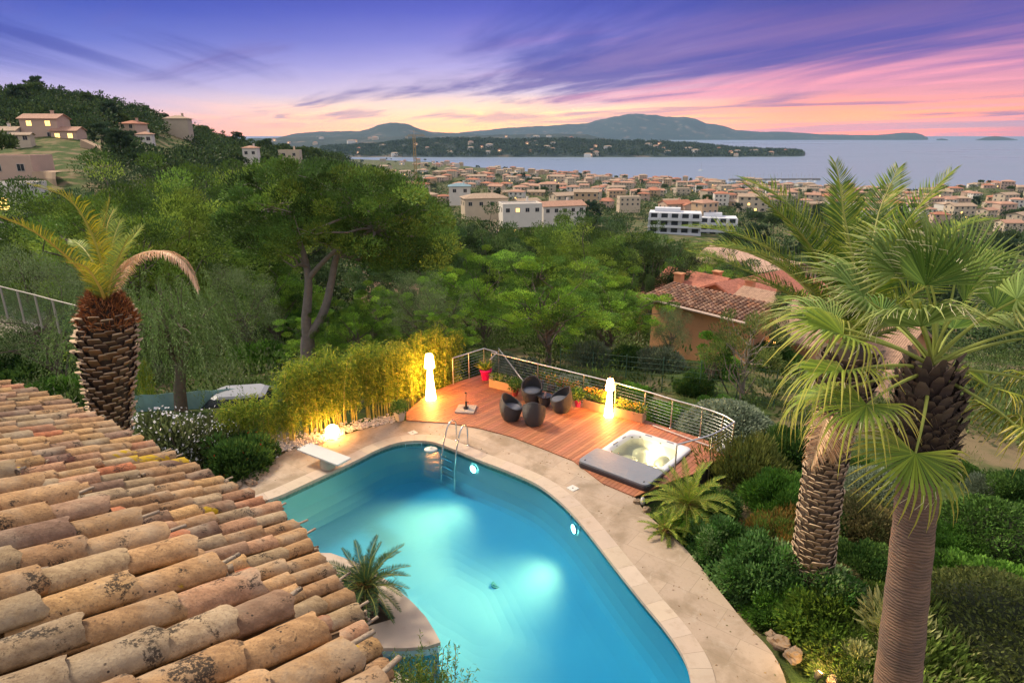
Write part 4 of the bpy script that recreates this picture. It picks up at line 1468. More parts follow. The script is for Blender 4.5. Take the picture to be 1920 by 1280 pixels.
def boots(mb, axis, rad, z0, z1, ring, per, size, cols, out=.5, up=.6, rs=RS, tipcol=None):
    """cut leaf bases in a spiral round a trunk; axis(z)->(x,y), rad(z)->r"""
    z = z0; k = 0
    while z < z1:
        r = rad(z); cx, cy = axis(z)
        for j in range(per):
            a = 2 * math.pi * (j + .5 * (k % 2)) / per + rs.uniform(-.05, .05)
            er = np.array([math.cos(a), math.sin(a), 0]); et = np.array([-math.sin(a), math.cos(a), 0]); ez = np.array([0, 0, 1.])
            s = size * rs.uniform(.65, 1.35); w = 2 * math.pi * r / per * rs.uniform(.42, .6)
            zj = ring * ((j * 5) % per) / per
            c = np.array([cx, cy, z + zj + rs.uniform(-.3, .3) * size * .35]) + er * (r * rs.uniform(.90, .96))
            tipd = er * out * s + ez * up * s
            th = ez * .22 * s
            V = [c - et * w - ez * s * .5, c + et * w - ez * s * .5, c + et * w * .9 + tipd * .6, c - et * w * .9 + tipd * .6,
                 c + tipd * 1.15 + et * w * .35 + th * .1, c + tipd * 1.15 - et * w * .35 + th * .1,
                 c + et * w * .7 + tipd * .5 + th, c - et * w * .7 + tipd * .5 + th, c + tipd + th * .7]
            base = np.array(cols[rs.randint(0, len(cols))]) * rs.uniform(.8, 1.2)
            tc_ = base * 1.6 if tipcol is None else np.array(tipcol) * rs.uniform(.75, 1.2)
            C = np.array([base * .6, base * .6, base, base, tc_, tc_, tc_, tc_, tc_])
            n0 = mb.n
            mb.add(V, [[0, 1, 2, 3], [3, 2, 4, 5], [5, 4, 6, 7]], C)
            mb.Tr.append(np.array([[4, 2, 6], [3, 5, 7]]) + n0); mb.tm.append(np.zeros(2, int))
        z += ring; k += 1


def build_left_palm():
    lm = leafmat('palm_leaf', (1, 1, 1), .2, .45, .15)
    bk = mat('palm_bark', (1, 1, 1), .9, .3, 10, tint=True, bump=.5, bscale=60)
    Yp = 12.1
    top = atY(198, 575, Yp); bx = top.x
    t = empty('date_palm', (0, 0, 0), label='stout palm with a pineapple shaped trunk and few golden fronds rising behind the roof', cat='palm tree')
    zt = top.z
    z0 = T(bx, Yp) - .1
    rad = lambda z: float(np.interp(z, [z0, zt - 2.6, zt - 1.9, zt - 1.3, zt - .7, zt - .25, zt + .1, zt + .35], [.36, .30, .37, .46, .50, .47, .32, .16]))
    axis = lambda z: (bx + .135 * (z - zt), Yp)
    mb = MB(); zs = np.linspace(z0, zt + .3, 26)
    mb.tube([(axis(z)[0], axis(z)[1], z) for z in zs], [rad(z) * .96 for z in zs], 18, (.035, .022, .014))
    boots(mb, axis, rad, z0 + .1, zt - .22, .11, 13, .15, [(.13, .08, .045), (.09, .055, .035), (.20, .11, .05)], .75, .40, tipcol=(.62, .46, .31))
    mb.obj('trunk', bk, t)
    # rusty fibre at the top of the trunk
    mb = MB(); n = 2600
    a = RS.uniform(0, 2 * math.pi, n); z = RS.uniform(zt - .38, zt + .28, n); r = np.array([rad(q) for q in z]) * RS.uniform(.8, 1.05, n)
    P = np.stack([bx + np.cos(a) * r, Yp + np.sin(a) * r, z], -1)
    D = np.stack([np.cos(a) * .5, np.sin(a) * .5, RS.uniform(-.3, 1.3, n)], -1) + RS.normal(size=(n, 3)) * .35
    add_leaves(mb, P, D, .16, .022, [(.36, .12, .03), (.25, .09, .03), (.45, .2, .08), (.16, .06, .03)])
    mb.obj('fibre', bk, t)
    gr = [(.22, .24, .03), (.32, .30, .03), (.13, .18, .04), (.45, .38, .05)]
    dk = [(.20, .27, .05), (.28, .33, .06), (.15, .21, .05)]
    ye = [(.50, .42, .03), (.36, .35, .03), (.24, .28, .04)]
    tan = [(.62, .42, .26), (.5, .33, .22), (.68, .50, .34)]
    C = atY(200, 572, Yp)
    def w(px, py, dy): return atY(px, py, Yp + dy)
    L = [([C, w(192, 500, -.2), w(168, 430, -.3), w(128, 372, -.5), (w(62, 348, -.8))], gr + ye, 78, .42),
         ([C, w(176, 535, -.3), w(122, 478, -.7), w(60, 432, -1.1), w(-8, 404, -1.5)], gr, 80, .40),
         ([C, w(196, 510, .0), w(192, 440, .1), w(206, 374, .2)], dk + gr, 70, .38),
         ([C, w(212, 520, .3), w(234, 470, .5), w(266, 424, .9)], dk, 66, .36),
         ([C, w(200, 500, -.1), w(184, 450, -.2), w(170, 420, -.3)], gr, 60, .32),
         ([C, w(188, 540, -.5), w(160, 500, -.9), w(124, 492, -1.3)], gr, 48, .30),
         ([C, w(206, 510, .6), w(212, 455, 1.0), w(226, 412, 1.4)], dk, 60, .38),
         ([C, w(222, 540, .2), w(250, 500, .3), w(282, 468, .4)], dk, 60, .34),
         ([C, w(205, 500, .8), w(200, 430, 1.3), w(214, 392, 1.7)], dk, 60, .40),
         ([C, w(190, 520, .7), w(160, 470, 1.2), w(136, 450, 1.7)], dk, 60, .35),
         ([C, w(206, 530, -.4), w(224, 480, -.6), w(240, 446, -.8)], dk, 60, .34)]
    for i, (pts, cols, n, ll) in enumerate(L):
        mb = MB(); frond_mesh(mb, pts, n, ll, .026, cols, rach=.024, rcol=(.44, .34, .08) if i in (1, 4, 5, 8) else (.34, .32, .08), vee=.5, droop=.3)
        mb.obj('frond', lm, t)
    mb = MB(); frond_mesh(mb, [C, w(232, 500, -.3), w(272, 474, -.5), w(318, 474, -.7), w(352, 500, -.8), w(372, 542, -.85)], 110, .30, .03, tan, rach=.028, rcol=(.6, .40, .25), vee=-.1, droop=1.6, curl=.15)
    o = mb.obj('frond', lm, t); o['label'] = 'dry tan frond arching over'


def frond_proto(name, length, arch, nleaf, Ll, Lw, cols, seed, rcol=(.25, .26, .07), rach=.02, vee=.5, droop=.3):
    rs = np.random.RandomState(seed)
    pts = []; x = z = 0; th = 0; n = 7
    pts.append((0, 0, 0))
    for i in range(n):
        th = -arch * ((i + 1) / n) ** 1.5
        x += math.cos(th) * length / n; z += math.sin(th) * length / n
        pts.append((x, math.sin(i * 1.3 + seed) * .012 * length, z))
    mb = MB(); frond_mesh(mb, pts, nleaf, Ll, Lw, cols, rs=rs, rcol=rcol, rach=rach, vee=vee, droop=droop)
    return mb.mesh(name, leafmat('palm_leaf', (1, 1, 1), .2, .45, .15))


def put_part(name, me, parent, loc, az, el, roll=0, sc=1):
    o = bpy.data.objects.new(name, me); COL.objects.link(o); o.parent = parent
    o.location = loc
    o.rotation_euler = (Matrix.Rotation(az, 3, 'Z') @ Matrix.Rotation(-el, 3, 'Y') @ Matrix.Rotation(roll, 3, 'X')).to_euler()
    o.scale = (sc, sc, sc)
    return o


def build_tall_date_palm():
    bk = mat('palm_bark')
    X, Y = 5.95, 10.7
    zt = 4.9
    t = empty('date_palm', (X, Y, 0), label='tall feather palm with a scarred trunk standing behind the big fan palm', cat='palm tree')
    axis = lambda z: (float(np.interp(z, [0, 2.5, 5], [.02, -.08, .05])), 0)
    rad = lambda z: float(np.interp(z, [-.5, 0, 3.2, 3.9, 4.4, 4.9, 5.2], [.44, .40, .345, .37, .48, .42, .2]))
    mb = MB(); zs = np.linspace(-.5, 5.1, 40)
    mb.tube([(axis(z)[0], 0, z) for z in zs], [rad(z) * .95 for z in zs], 20, (.07, .05, .035))
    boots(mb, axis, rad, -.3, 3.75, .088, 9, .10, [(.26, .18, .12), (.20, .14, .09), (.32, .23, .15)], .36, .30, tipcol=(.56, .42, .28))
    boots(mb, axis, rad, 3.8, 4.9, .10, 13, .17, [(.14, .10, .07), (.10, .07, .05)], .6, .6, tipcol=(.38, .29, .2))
    mb.obj('trunk', bk, t)
    gr = [(.085, .15, .022), (.06, .11, .02), (.14, .20, .025), (.24, .27, .035)]
    P = [frond_proto('frond', 2.9, 1.0, 92, .48, .024, gr, 1), frond_proto('frond', 2.9, 1.5, 92, .46, .024, gr, 2), frond_proto('frond', 2.7, .55, 90, .44, .024, gr, 3)]
    c = (.05, 0, 5.15)
    S = [(95, 78, 2, 1.05), (60, 70, 2, 1.1), (125, 74, 0, 1.1), (30, 62, 0, 1.05), (150, 66, 2, 1.05), (180, 58, 0, 1.0), (200, 52, 2, .85), (165, 42, 2, 1.0), (188, 44, 2, .82),
         (235, 42, 0, .8), (10, 48, 0, 1.1), (350, 30, 0, 1.0), (40, 26, 0, 1.0), (70, 45, 0, 1.0), (100, 30, 1, 1.0), (120, 46, 0, 1.1),
         (285, 50, 0, .8), (310, 60, 2, .8), (270, 72, 2, .85), (140, 56, 0, 1.1), (80, 60, 2, 1.12), (185, 66, 2, 1.0), (20, 80, 2, 1.0), ]
    for az, el, k, s in S:
        put_part('frond', P[k], t, c, R(az), R(el), R(RS.uniform(-20, 20)), s * 1.22)
    dead = frond_proto('frond', 1.6, .9, 60, .45, .028, [(.55, .36, .2), (.45, .28, .16), (.62, .44, .26)], 9, (.5, .35, .2), droop=1.2)
    for az, el, s in ((215, -38, 1.0), (232, -50, .9), (250, -55, .8), (200, -58, .9)):
        o = put_part('frond', dead, t, (.05, 0, 4.35), R(az), R(el), 0, s); o['label'] = 'dry tan frond hanging down the trunk'


def fan_leaf_mesh(seed, cols, size=1.0, nseg=38, span=235, petiole=1.05, stiff=.5, edge=(.50, .44, .08)):
    """petiole along +X from the origin, then a round fan of split segments"""
    rs = np.random.RandomState(seed)
    mb = MB()
    pl = petiole
    pp = np.array([(0, 0, 0), (pl * .35, 0, .05), (pl * .7, 0, .05), (pl, 0, .0)])
    mb.tube(catmull([Vector(p) for p in pp], 4), np.linspace(.026, .012, 13), 6, (.26, .30, .07), cap=False)
    for sgn in (-1, 1):
        n = 20; t = np.linspace(.1, .95, n)
        P = np.stack([t * pl, np.full(n, sgn * .015), np.full(n, .04)], -1)
    hub = np.array([pl, 0, 0])
    a = np.radians(np.linspace(-span / 2, span / 2, nseg)) + rs.uniform(-.015, .015, nseg)
    cols = np.asarray(cols)
    for i, q in enumerate(a):
        ll = size * (1 - .22 * abs(q / (math.radians(span) / 2)) ** 2) * rs.uniform(.9, 1.08)
        d0 = np.array([math.cos(q), math.sin(q), 0])
        sd = np.array([-math.sin(q), math.cos(q), 0])
        # pleated hand: lifts toward the sides, tips droop
        K = 7
        ts = np.array([0, .18, .36, .54, .70, .86, 1.0])
        dr = stiff * rs.uniform(.7, 1.5)
        cup = .30 * abs(math.sin(q))
        zc = np.array([cup * ll * t * (1 - .3 * t) - dr * ll * max(0, t - .50) ** 1.7 * 1.6 for t in ts])
        rr = np.array([ll * (t - dr * .30 * max(0, t - .5) ** 2) for t in ts])
        w = math.tan(math.radians(span) / nseg / 2) * 1.02
        wd = np.array([.001, .18 * ll * w, .36 * ll * w, .50 * ll * w * .8, .016 * size, .009 * size, .001]) 
        C = hub + d0 * rr[:, None] + np.array([0, 0, 1]) * zc[:, None]
        pl_ = .35
        A = C - sd * wd[:, None] - np.array([0, 0, 1]) * (wd * pl_)[:, None]
        B = C + sd * wd[:, None] - np.array([0, 0, 1]) * (wd * pl_)[:, None]
        V = np.stack([A, C + np.array([0, 0, 1]) * (wd * pl_)[:, None], B], 1).reshape(-1, 3)
        Fq = []
        for k in range(K - 1):
            Fq += [[k * 3, k * 3 + 1, k * 3 + 4, k * 3 + 3], [k * 3 + 1, k * 3 + 2, k * 3 + 5, k * 3 + 4]]
        c = cols[rs.randint(0, len(cols))] * rs.uniform(.8, 1.15)
        ed = min(1, abs(i - nseg / 2) / (nseg / 2)) ** 3
        tipc = np.array(edge)
        CC = np.array([lerp(c, tipc, min(1, .85 * max(0, t - .6) * 2.2 + .5 * ed * t)) for t in ts])
        mb.add(V, Fq, np.repeat(CC, 3, 0))
        # curling thread from the split
        if rs.rand() < .55:
            s0 = C[3]; pts = [s0, s0 + d0 * .1 * size + np.array([0, 0, -.05]), s0 + d0 * .16 * size + sd * rs.uniform(-.06, .06) + np.array([0, 0, -.20 * size])]
            mb.tube(pts, .003, 3, (.62, .58, .38), cap=False)
    return mb.mesh('frond', leafmat('palm_leaf', (1, 1, 1), .2, .45, .15))


def build_fan_palm():
    bk = mat('palm_bark')
    rg = bpy.data.materials.new('ringed_bark'); b = NB(nt(rg)); tc = b.n('ShaderNodeTexCoord')
    w = b.n('ShaderNodeTexWave', wave_type='BANDS', bands_direction='Z'); b.l(tc.outputs['Object'], w.inputs[0])
    w.inputs['Scale'].default_value = 6.5; w.inputs['Distortion'].default_value = 7; w.inputs['Detail'].default_value = 6; w.inputs['Detail Scale'].default_value = .9
    mp = b.n('ShaderNodeMapping'); b.l(tc.outputs['Object'], mp.inputs[0]); mp.inputs['Scale'].default_value = (1, 1, 7)
    n1 = b.noise(5, 8, .7, mp.outputs[0]).outputs[0]; n2 = b.noise(1.3, 5, .6, tc.outputs['Object']).outputs[0]
    c = b.mix(b.sstep(n2, .35, .65), (.15, .10, .085), (.26, .155, .105))
    c = b.mix(b.math('MULTIPLY', w.outputs['Fac'], .38), c, (.31, .20, .13))
    c = b.mix(b.math('MULTIPLY', b.sstep(n1, .48, .66), .6), c, (.065, .05, .045))
    p = b.n('ShaderNodeBsdfPrincipled'); b.l(c, p.inputs['Base Color']); p.inputs['Roughness'].default_value = .9
    b.l(b.bump(b.math('ADD', b.math('MULTIPLY', w.outputs['Fac'], .6), n1), .8, .02), p.inputs['Normal']); b.out(p.outputs[0])
    Y = 7.1
    t = empty('fan_palm', (5.68, Y, 0), label='large fan palm with thick ringed trunk and shaggy green fans, nearest on the right', cat='palm tree')
    ax = lambda z: (-.10 - .105 * z + .0 * z, 0)
    zt = 6.0
    mb = MB(); zs = np.linspace(-.6, 4.9, 60)
    rr = np.interp(zs, [-.6, 0, 1.2, 3, 4.6, 4.9], [.42, .36, .295, .255, .235, .23])
    rr = rr + .003 * np.sin(zs * 31 + 2 * np.sin(zs * 3)) + .004 * np.sin(zs * 9 + 1)
    mb.tube([(ax(z)[0], 0, z) for z in zs], rr, 32, (1, 1, 1))
    mb.obj('trunk', rg, t, smooth=True)
    mb = MB()
    rad = lambda z: float(np.interp(z, [4.5, 4.9, 5.6, 6.0], [.23, .27, .30, .20]))
    mb.tube([(ax(z)[0], 0, z) for z in np.linspace(4.6, 6.1, 10)], [rad(z) * .92 for z in np.linspace(4.6, 6.1, 10)], 16, (.06, .045, .035))
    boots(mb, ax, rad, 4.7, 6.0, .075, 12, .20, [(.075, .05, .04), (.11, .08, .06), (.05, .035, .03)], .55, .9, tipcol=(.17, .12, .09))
    for k in range(900):
        z = RS.uniform(4.65, 5.9); a_ = RS.uniform(0, 6.28); r = rad(z); P0 = np.array([ax(z)[0] + math.cos(a_) * r, math.sin(a_) * r, z])
        d_ = np.array([math.cos(a_) * RS.uniform(.2, 1), math.sin(a_) * RS.uniform(.2, 1), RS.uniform(-1, .6)]) * RS.uniform(.08, .26)
        mb.add([P0, P0 + [0, 0, .012], P0 + d_ + RS.normal(size=3) * .03], [[0, 1, 2]], np.array((.24, .18, .13)) * RS.uniform(.4, 1.3))
    mb.obj('leaf_bases', bk, t)
    g1 = [(.06, .12, .022), (.085, .15, .026), (.12, .19, .035)]
    g2 = [(.12, .19, .045), (.17, .25, .07), (.09, .15, .035)]
    g3 = [(.14, .21, .03), (.20, .27, .035), (.10, .17, .028)]
    M = [fan_leaf_mesh(1, g1, .95, 38, 170, 1.0, .2, (.22, .26, .08)), fan_leaf_mesh(2, g2, .9, 34, 200, 1.15, .6, (.38, .38, .12)), fan_leaf_mesh(3, g3, .86, 34, 225, 1.15, .9, (.52, .42, .09)), fan_leaf_mesh(4, g1, .9, 36, 180, 1.05, .45, (.25, .28, .1))]
    cx, cz = ax(5.9)[0], 5.95
    base = Vector((cx, 0, cz + .25))
    S = []
    # azimuth (0 = right, 90 = away, 180 = left, 270 = toward the viewer), elevation, kind, scale, roll
    S += [(95, 66, 0, .95, 90), (50, 60, 0, .95, 70), (135, 58, 1, .95, -60), (168, 42, 1, 1.0, -30), (185, 16, 2, 1.05, -10), (195, 2, 2, 1.0, 0), (208, -16, 2, .95, 0),
          (150, 14, 1, 1.0, 0), (165, -20, 2, .95, 0), (236, -40, 2, .95, 0), (220, 34, 1, .9, 20), (318, -24, 2, .95, 0),
          (340, -5, 2, 1.0, 0), (5, 12, 1, 1.05, 0), (350, 30, 1, 1.0, 0), (20, 34, 0, 1.0, 60), (50, 15, 3, 1.0, 0), (105, 20, 3, .9, 0), (20, -18, 2, 1.0, 0),
          (280, 74, 0, .75, 90), (330, 56, 1, .9, 0), (0, -30, 2, .95, 0), (182, 70, 0, .9, 40)]
    for az, el, k, s, roll in S:
        az += RS.uniform(-6, 6); el += RS.uniform(-4, 4)
        bz = base + Vector((0, 0, -.25 * (1 - (el + 50) / 120)))
        put_part('frond', M[k], t, bz, R(az), R(el), R(roll * .5 + RS.uniform(-15, 15)), s * 1.0)


def cycad(loc, trunk_h, trunk_r, fl, nf, lab, cols, seed):
    rs = np.random.RandomState(seed)
    t = empty('cycad', loc, rs.uniform(0, 6), label=lab, cat='cycad')
    mb = MB(); r = lambda z: trunk_r * (1 - .1 * z)
    mb.tube([(0, 0, z) for z in np.linspace(-.1, trunk_h, 6)], trunk_r * .9, 12, (.12, .08, .05))
    boots(mb, lambda z: (0, 0), lambda z: trunk_r, 0, trunk_h, .06, 12, .09, [(.20, .13, .08), (.14, .09, .06)], .5, .5, rs)
    mb.obj('trunk', mat('palm_bark'), t)
    mb = MB(); P = rs.normal(size=(160, 3)) * [trunk_r * .5, trunk_r * .5, .03] + [0, 0, trunk_h + .02]
    add_leaves(mb, P, rs.normal(size=(160, 3)) + [0, 0, 1.5], .13, .02, [(.40, .24, .08), (.3, .17, .07)]); mb.obj('heart', leafmat('palm_leaf', (1, 1, 1), .2), t)
    Ps = [frond_proto('frond', fl, a, 62, .13 * fl + .01, .013, cols, seed + q, rach=.010, vee=.6, droop=.0) for q, a in enumerate((.55, .85, 1.1))]
    for i in range(nf):
        az = i * 2.399963; q = i / nf
        el = lerp(74, -6, q ** .8) + rs.uniform(-6, 6)
        put_part('frond', Ps[i % 3], t, (0, 0, trunk_h), az, R(el), 0, rs.uniform(.88, 1.08))
    return t
# ================================================================ trees and shrubs
def gp(px, py):
    """where the sight line meets the ground (real point on the terrain)"""
    d = ray(px, py); t = 3.0
    while t < 3000:
        x, y, z = d[0] * t, d[1] * t, CAMH + d[2] * t
        if z < T(x, y): break
        t *= 1.01
    lo, hi = t / 1.01, t
    for _ in range(12):
        m = (lo + hi) / 2
        if CAMH + d[2] * m < T(d[0] * m, d[1] * m): hi = m
        else: lo = m
    x, y = d[0] * hi, d[1] * hi
    return Vector((x, y, T(x, y)))


def blob_dirs(n, rs, lo=-.35):
    v = runit(n * 3, rs); v = v[v[:, 2] > lo][:n]
    while len(v) < n:
        w = runit(n, rs); v = np.concatenate([v, w[w[:, 2] > lo]])[:n]
    return v


def clumps_env(n, Rx, Rz, rs, lo=-.35, inner=.55, lump=.25):
    """clump centres in a lumpy ellipsoid, spread apart"""
    D = blob_dirs(n * 4, rs, lo)
    ph = rs.uniform(0, 6, 6)
    lum = 1 + lump * (np.sin(D[:, 0] * 4 + ph[0]) * np.sin(D[:, 1] * 4 + ph[1]) + .6 * np.sin(D[:, 2] * 5 + ph[2] + D[:, 0] * 3))
    r = rs.uniform(inner, 1, len(D)) ** .7
    P = D * (r * lum)[:, None] * np.array([Rx, Rx, Rz])
    keep = [0]
    md = 1.5 * Rx / math.sqrt(n)
    for i in range(1, len(P)):
        if len(keep) >= n: break
        if np.min(np.linalg.norm(P[keep] - P[i], axis=1)) > md * .55: keep.append(i)
    return P[keep]


def foliage(mb, C, cr, nper, L, W, pal, rs, flat=.7, up=.7, out=.8, droop=0, center=(0, 0, 0), lightvar=.3):
    C = np.asarray(C, float); k = len(C)
    cr = np.full(k, cr) if np.isscalar(cr) else cr
    idx = np.repeat(np.arange(k), nper); n = len(idx)
    d = runit(n, rs); r = rs.uniform(.25, 1, n) ** .5
    loc = d * (r * cr[idx])[:, None] * np.array([1, 1, flat])
    P = C[idx] + loc
    outd = C[idx] - np.array(center); outd /= np.linalg.norm(outd, axis=1, keepdims=True) + 1e-6
    D = d * .9 + outd * out + np.array([0, 0, up]) + rs.normal(size=(n, 3)) * .35
    pal = np.asarray(pal)
    pc = pal[rs.randint(0, len(pal), k)] * rs.uniform(1 - lightvar, 1 + lightvar, (k, 1))
    c = pc[idx] * rs.uniform(.8, 1.25, (n, 1))
    add_leaves(mb, P, D, L, W, c, rs, droop)


def limb(mb, a, b, r0, r1, rs, col, n=5, wob=.08, sag=0):
    a = np.array(a, float); b = np.array(b, float); L = np.linalg.norm(b - a)
    pts = [a + (b - a) * t + rs.normal(size=3) * wob * L * math.sin(math.pi * t) * .6 + np.array([0, 0, -sag * L * math.sin(math.pi * t)]) for t in np.linspace(0, 1, n)]
    mb.tube(pts, np.linspace(r0, r1, n), 7, col, cap=False)
    return pts


BARK = lambda: mat('tree_bark', (1, 1, 1), .95, .35, 6, tint=True, bump=.9, bscale=22, bdist=.03)


def make_tree(name, cat, seed, H, Rx, Rz, nclump, nper, L, W, pal, trunk_h, tr=.22, flat=.65, up=.7, lo=-.35, lump=.25, cr=None, bark=(.15, .12, .10), nlimb=26, lean=0, lm='tree_leaf', trans=.2, shared_label='', droop=0, out=.8, lightvar=.3):
    rs = np.random.RandomState(seed)
    root = empty(name, label=shared_label, cat=cat)
    zc = H - Rz
    C = clumps_env(nclump, Rx, Rz, rs, lo, lump=lump) + np.array([lean, 0, zc])
    mb = MB()
    top = np.array([lean * .9, 0, max(zc, trunk_h)])
    n = 8; pts = [np.array([lean * (t ** 1.3), 0, 0]) * .9 + np.array([0, 0, -0.5 + (top[2] + .5) * t]) + rs.normal(size=3) * .05 * min(1, t * 3) * np.array([1, 1, 0]) for t in np.linspace(0, 1, n)]
    mb.tube(pts, np.linspace(tr, tr * .4, n), 10, bark)
    order = rs.permutation(len(C))[:nlimb]
    for i in order:
        t = rs.uniform(trunk_h / max(top[2], .1) * .7, .98); s = pts[min(n - 1, int(t * (n - 1)))]
        limb(mb, s, C[i], tr * .32, tr * .06, rs, bark, 6, .1)
    mb.obj('trunk', BARK(), root, smooth=True)
    mb = MB()
    foliage(mb, C, (cr or Rx * .24) * rs.uniform(.75, 1.2, len(C)), nper, L, W, pal, rs, flat, up, out, droop, (lean, 0, zc - Rz * .3), lightvar)
    mb.obj('crown', leafmat(lm, (1, 1, 1), trans), root)
    root['h'] = H + Rz * .12; root['w'] = Rx * 2.25
    return Proto(root)


PINE = [(0.101, 0.176, 0.03), (0.135, 0.209, 0.035), (0.068, 0.121, 0.027), (0.189, 0.257, 0.041)]
PINE_B = [(0.149, 0.27, 0.032), (0.216, 0.338, 0.041), (0.108, 0.203, 0.03), (0.074, 0.149, 0.027)]
DARK = [(0.039, 0.078, 0.029), (0.058, 0.104, 0.033), (0.078, 0.124, 0.039), (0.046, 0.072, 0.033)]
OLIVE = [(0.112, 0.157, 0.067), (0.147, 0.197, 0.089), (0.078, 0.118, 0.045)]
GREENB = [(0.084, 0.192, 0.024), (0.12, 0.24, 0.036), (0.054, 0.12, 0.022)]
GREY = [(0.188, 0.235, 0.156), (0.25, 0.296, 0.204), (0.125, 0.164, 0.101)]


def at_tree(pr, px, top, Y, wpx, lab, group=None, rz=None):
    """tree at column px and distance Y, grown so that its top and width match the photo"""
    H, Wd = pr.root['h'], pr.root['w']
    p = atY(px, top, Y); z = T(p.x, Y) - .1
    # crowns turn, so the tree stands where its trunk is
    dep = (p - Vector((0, 0, CAMH))).length
    sx = wpx * dep / 1200 / Wd; sz = (p.z - z) / H
    o = pr.put((p.x, Y, z), RS.uniform(0, 6.28) if rz is None else rz, (sx, sx, sz), lab, group)
    return o


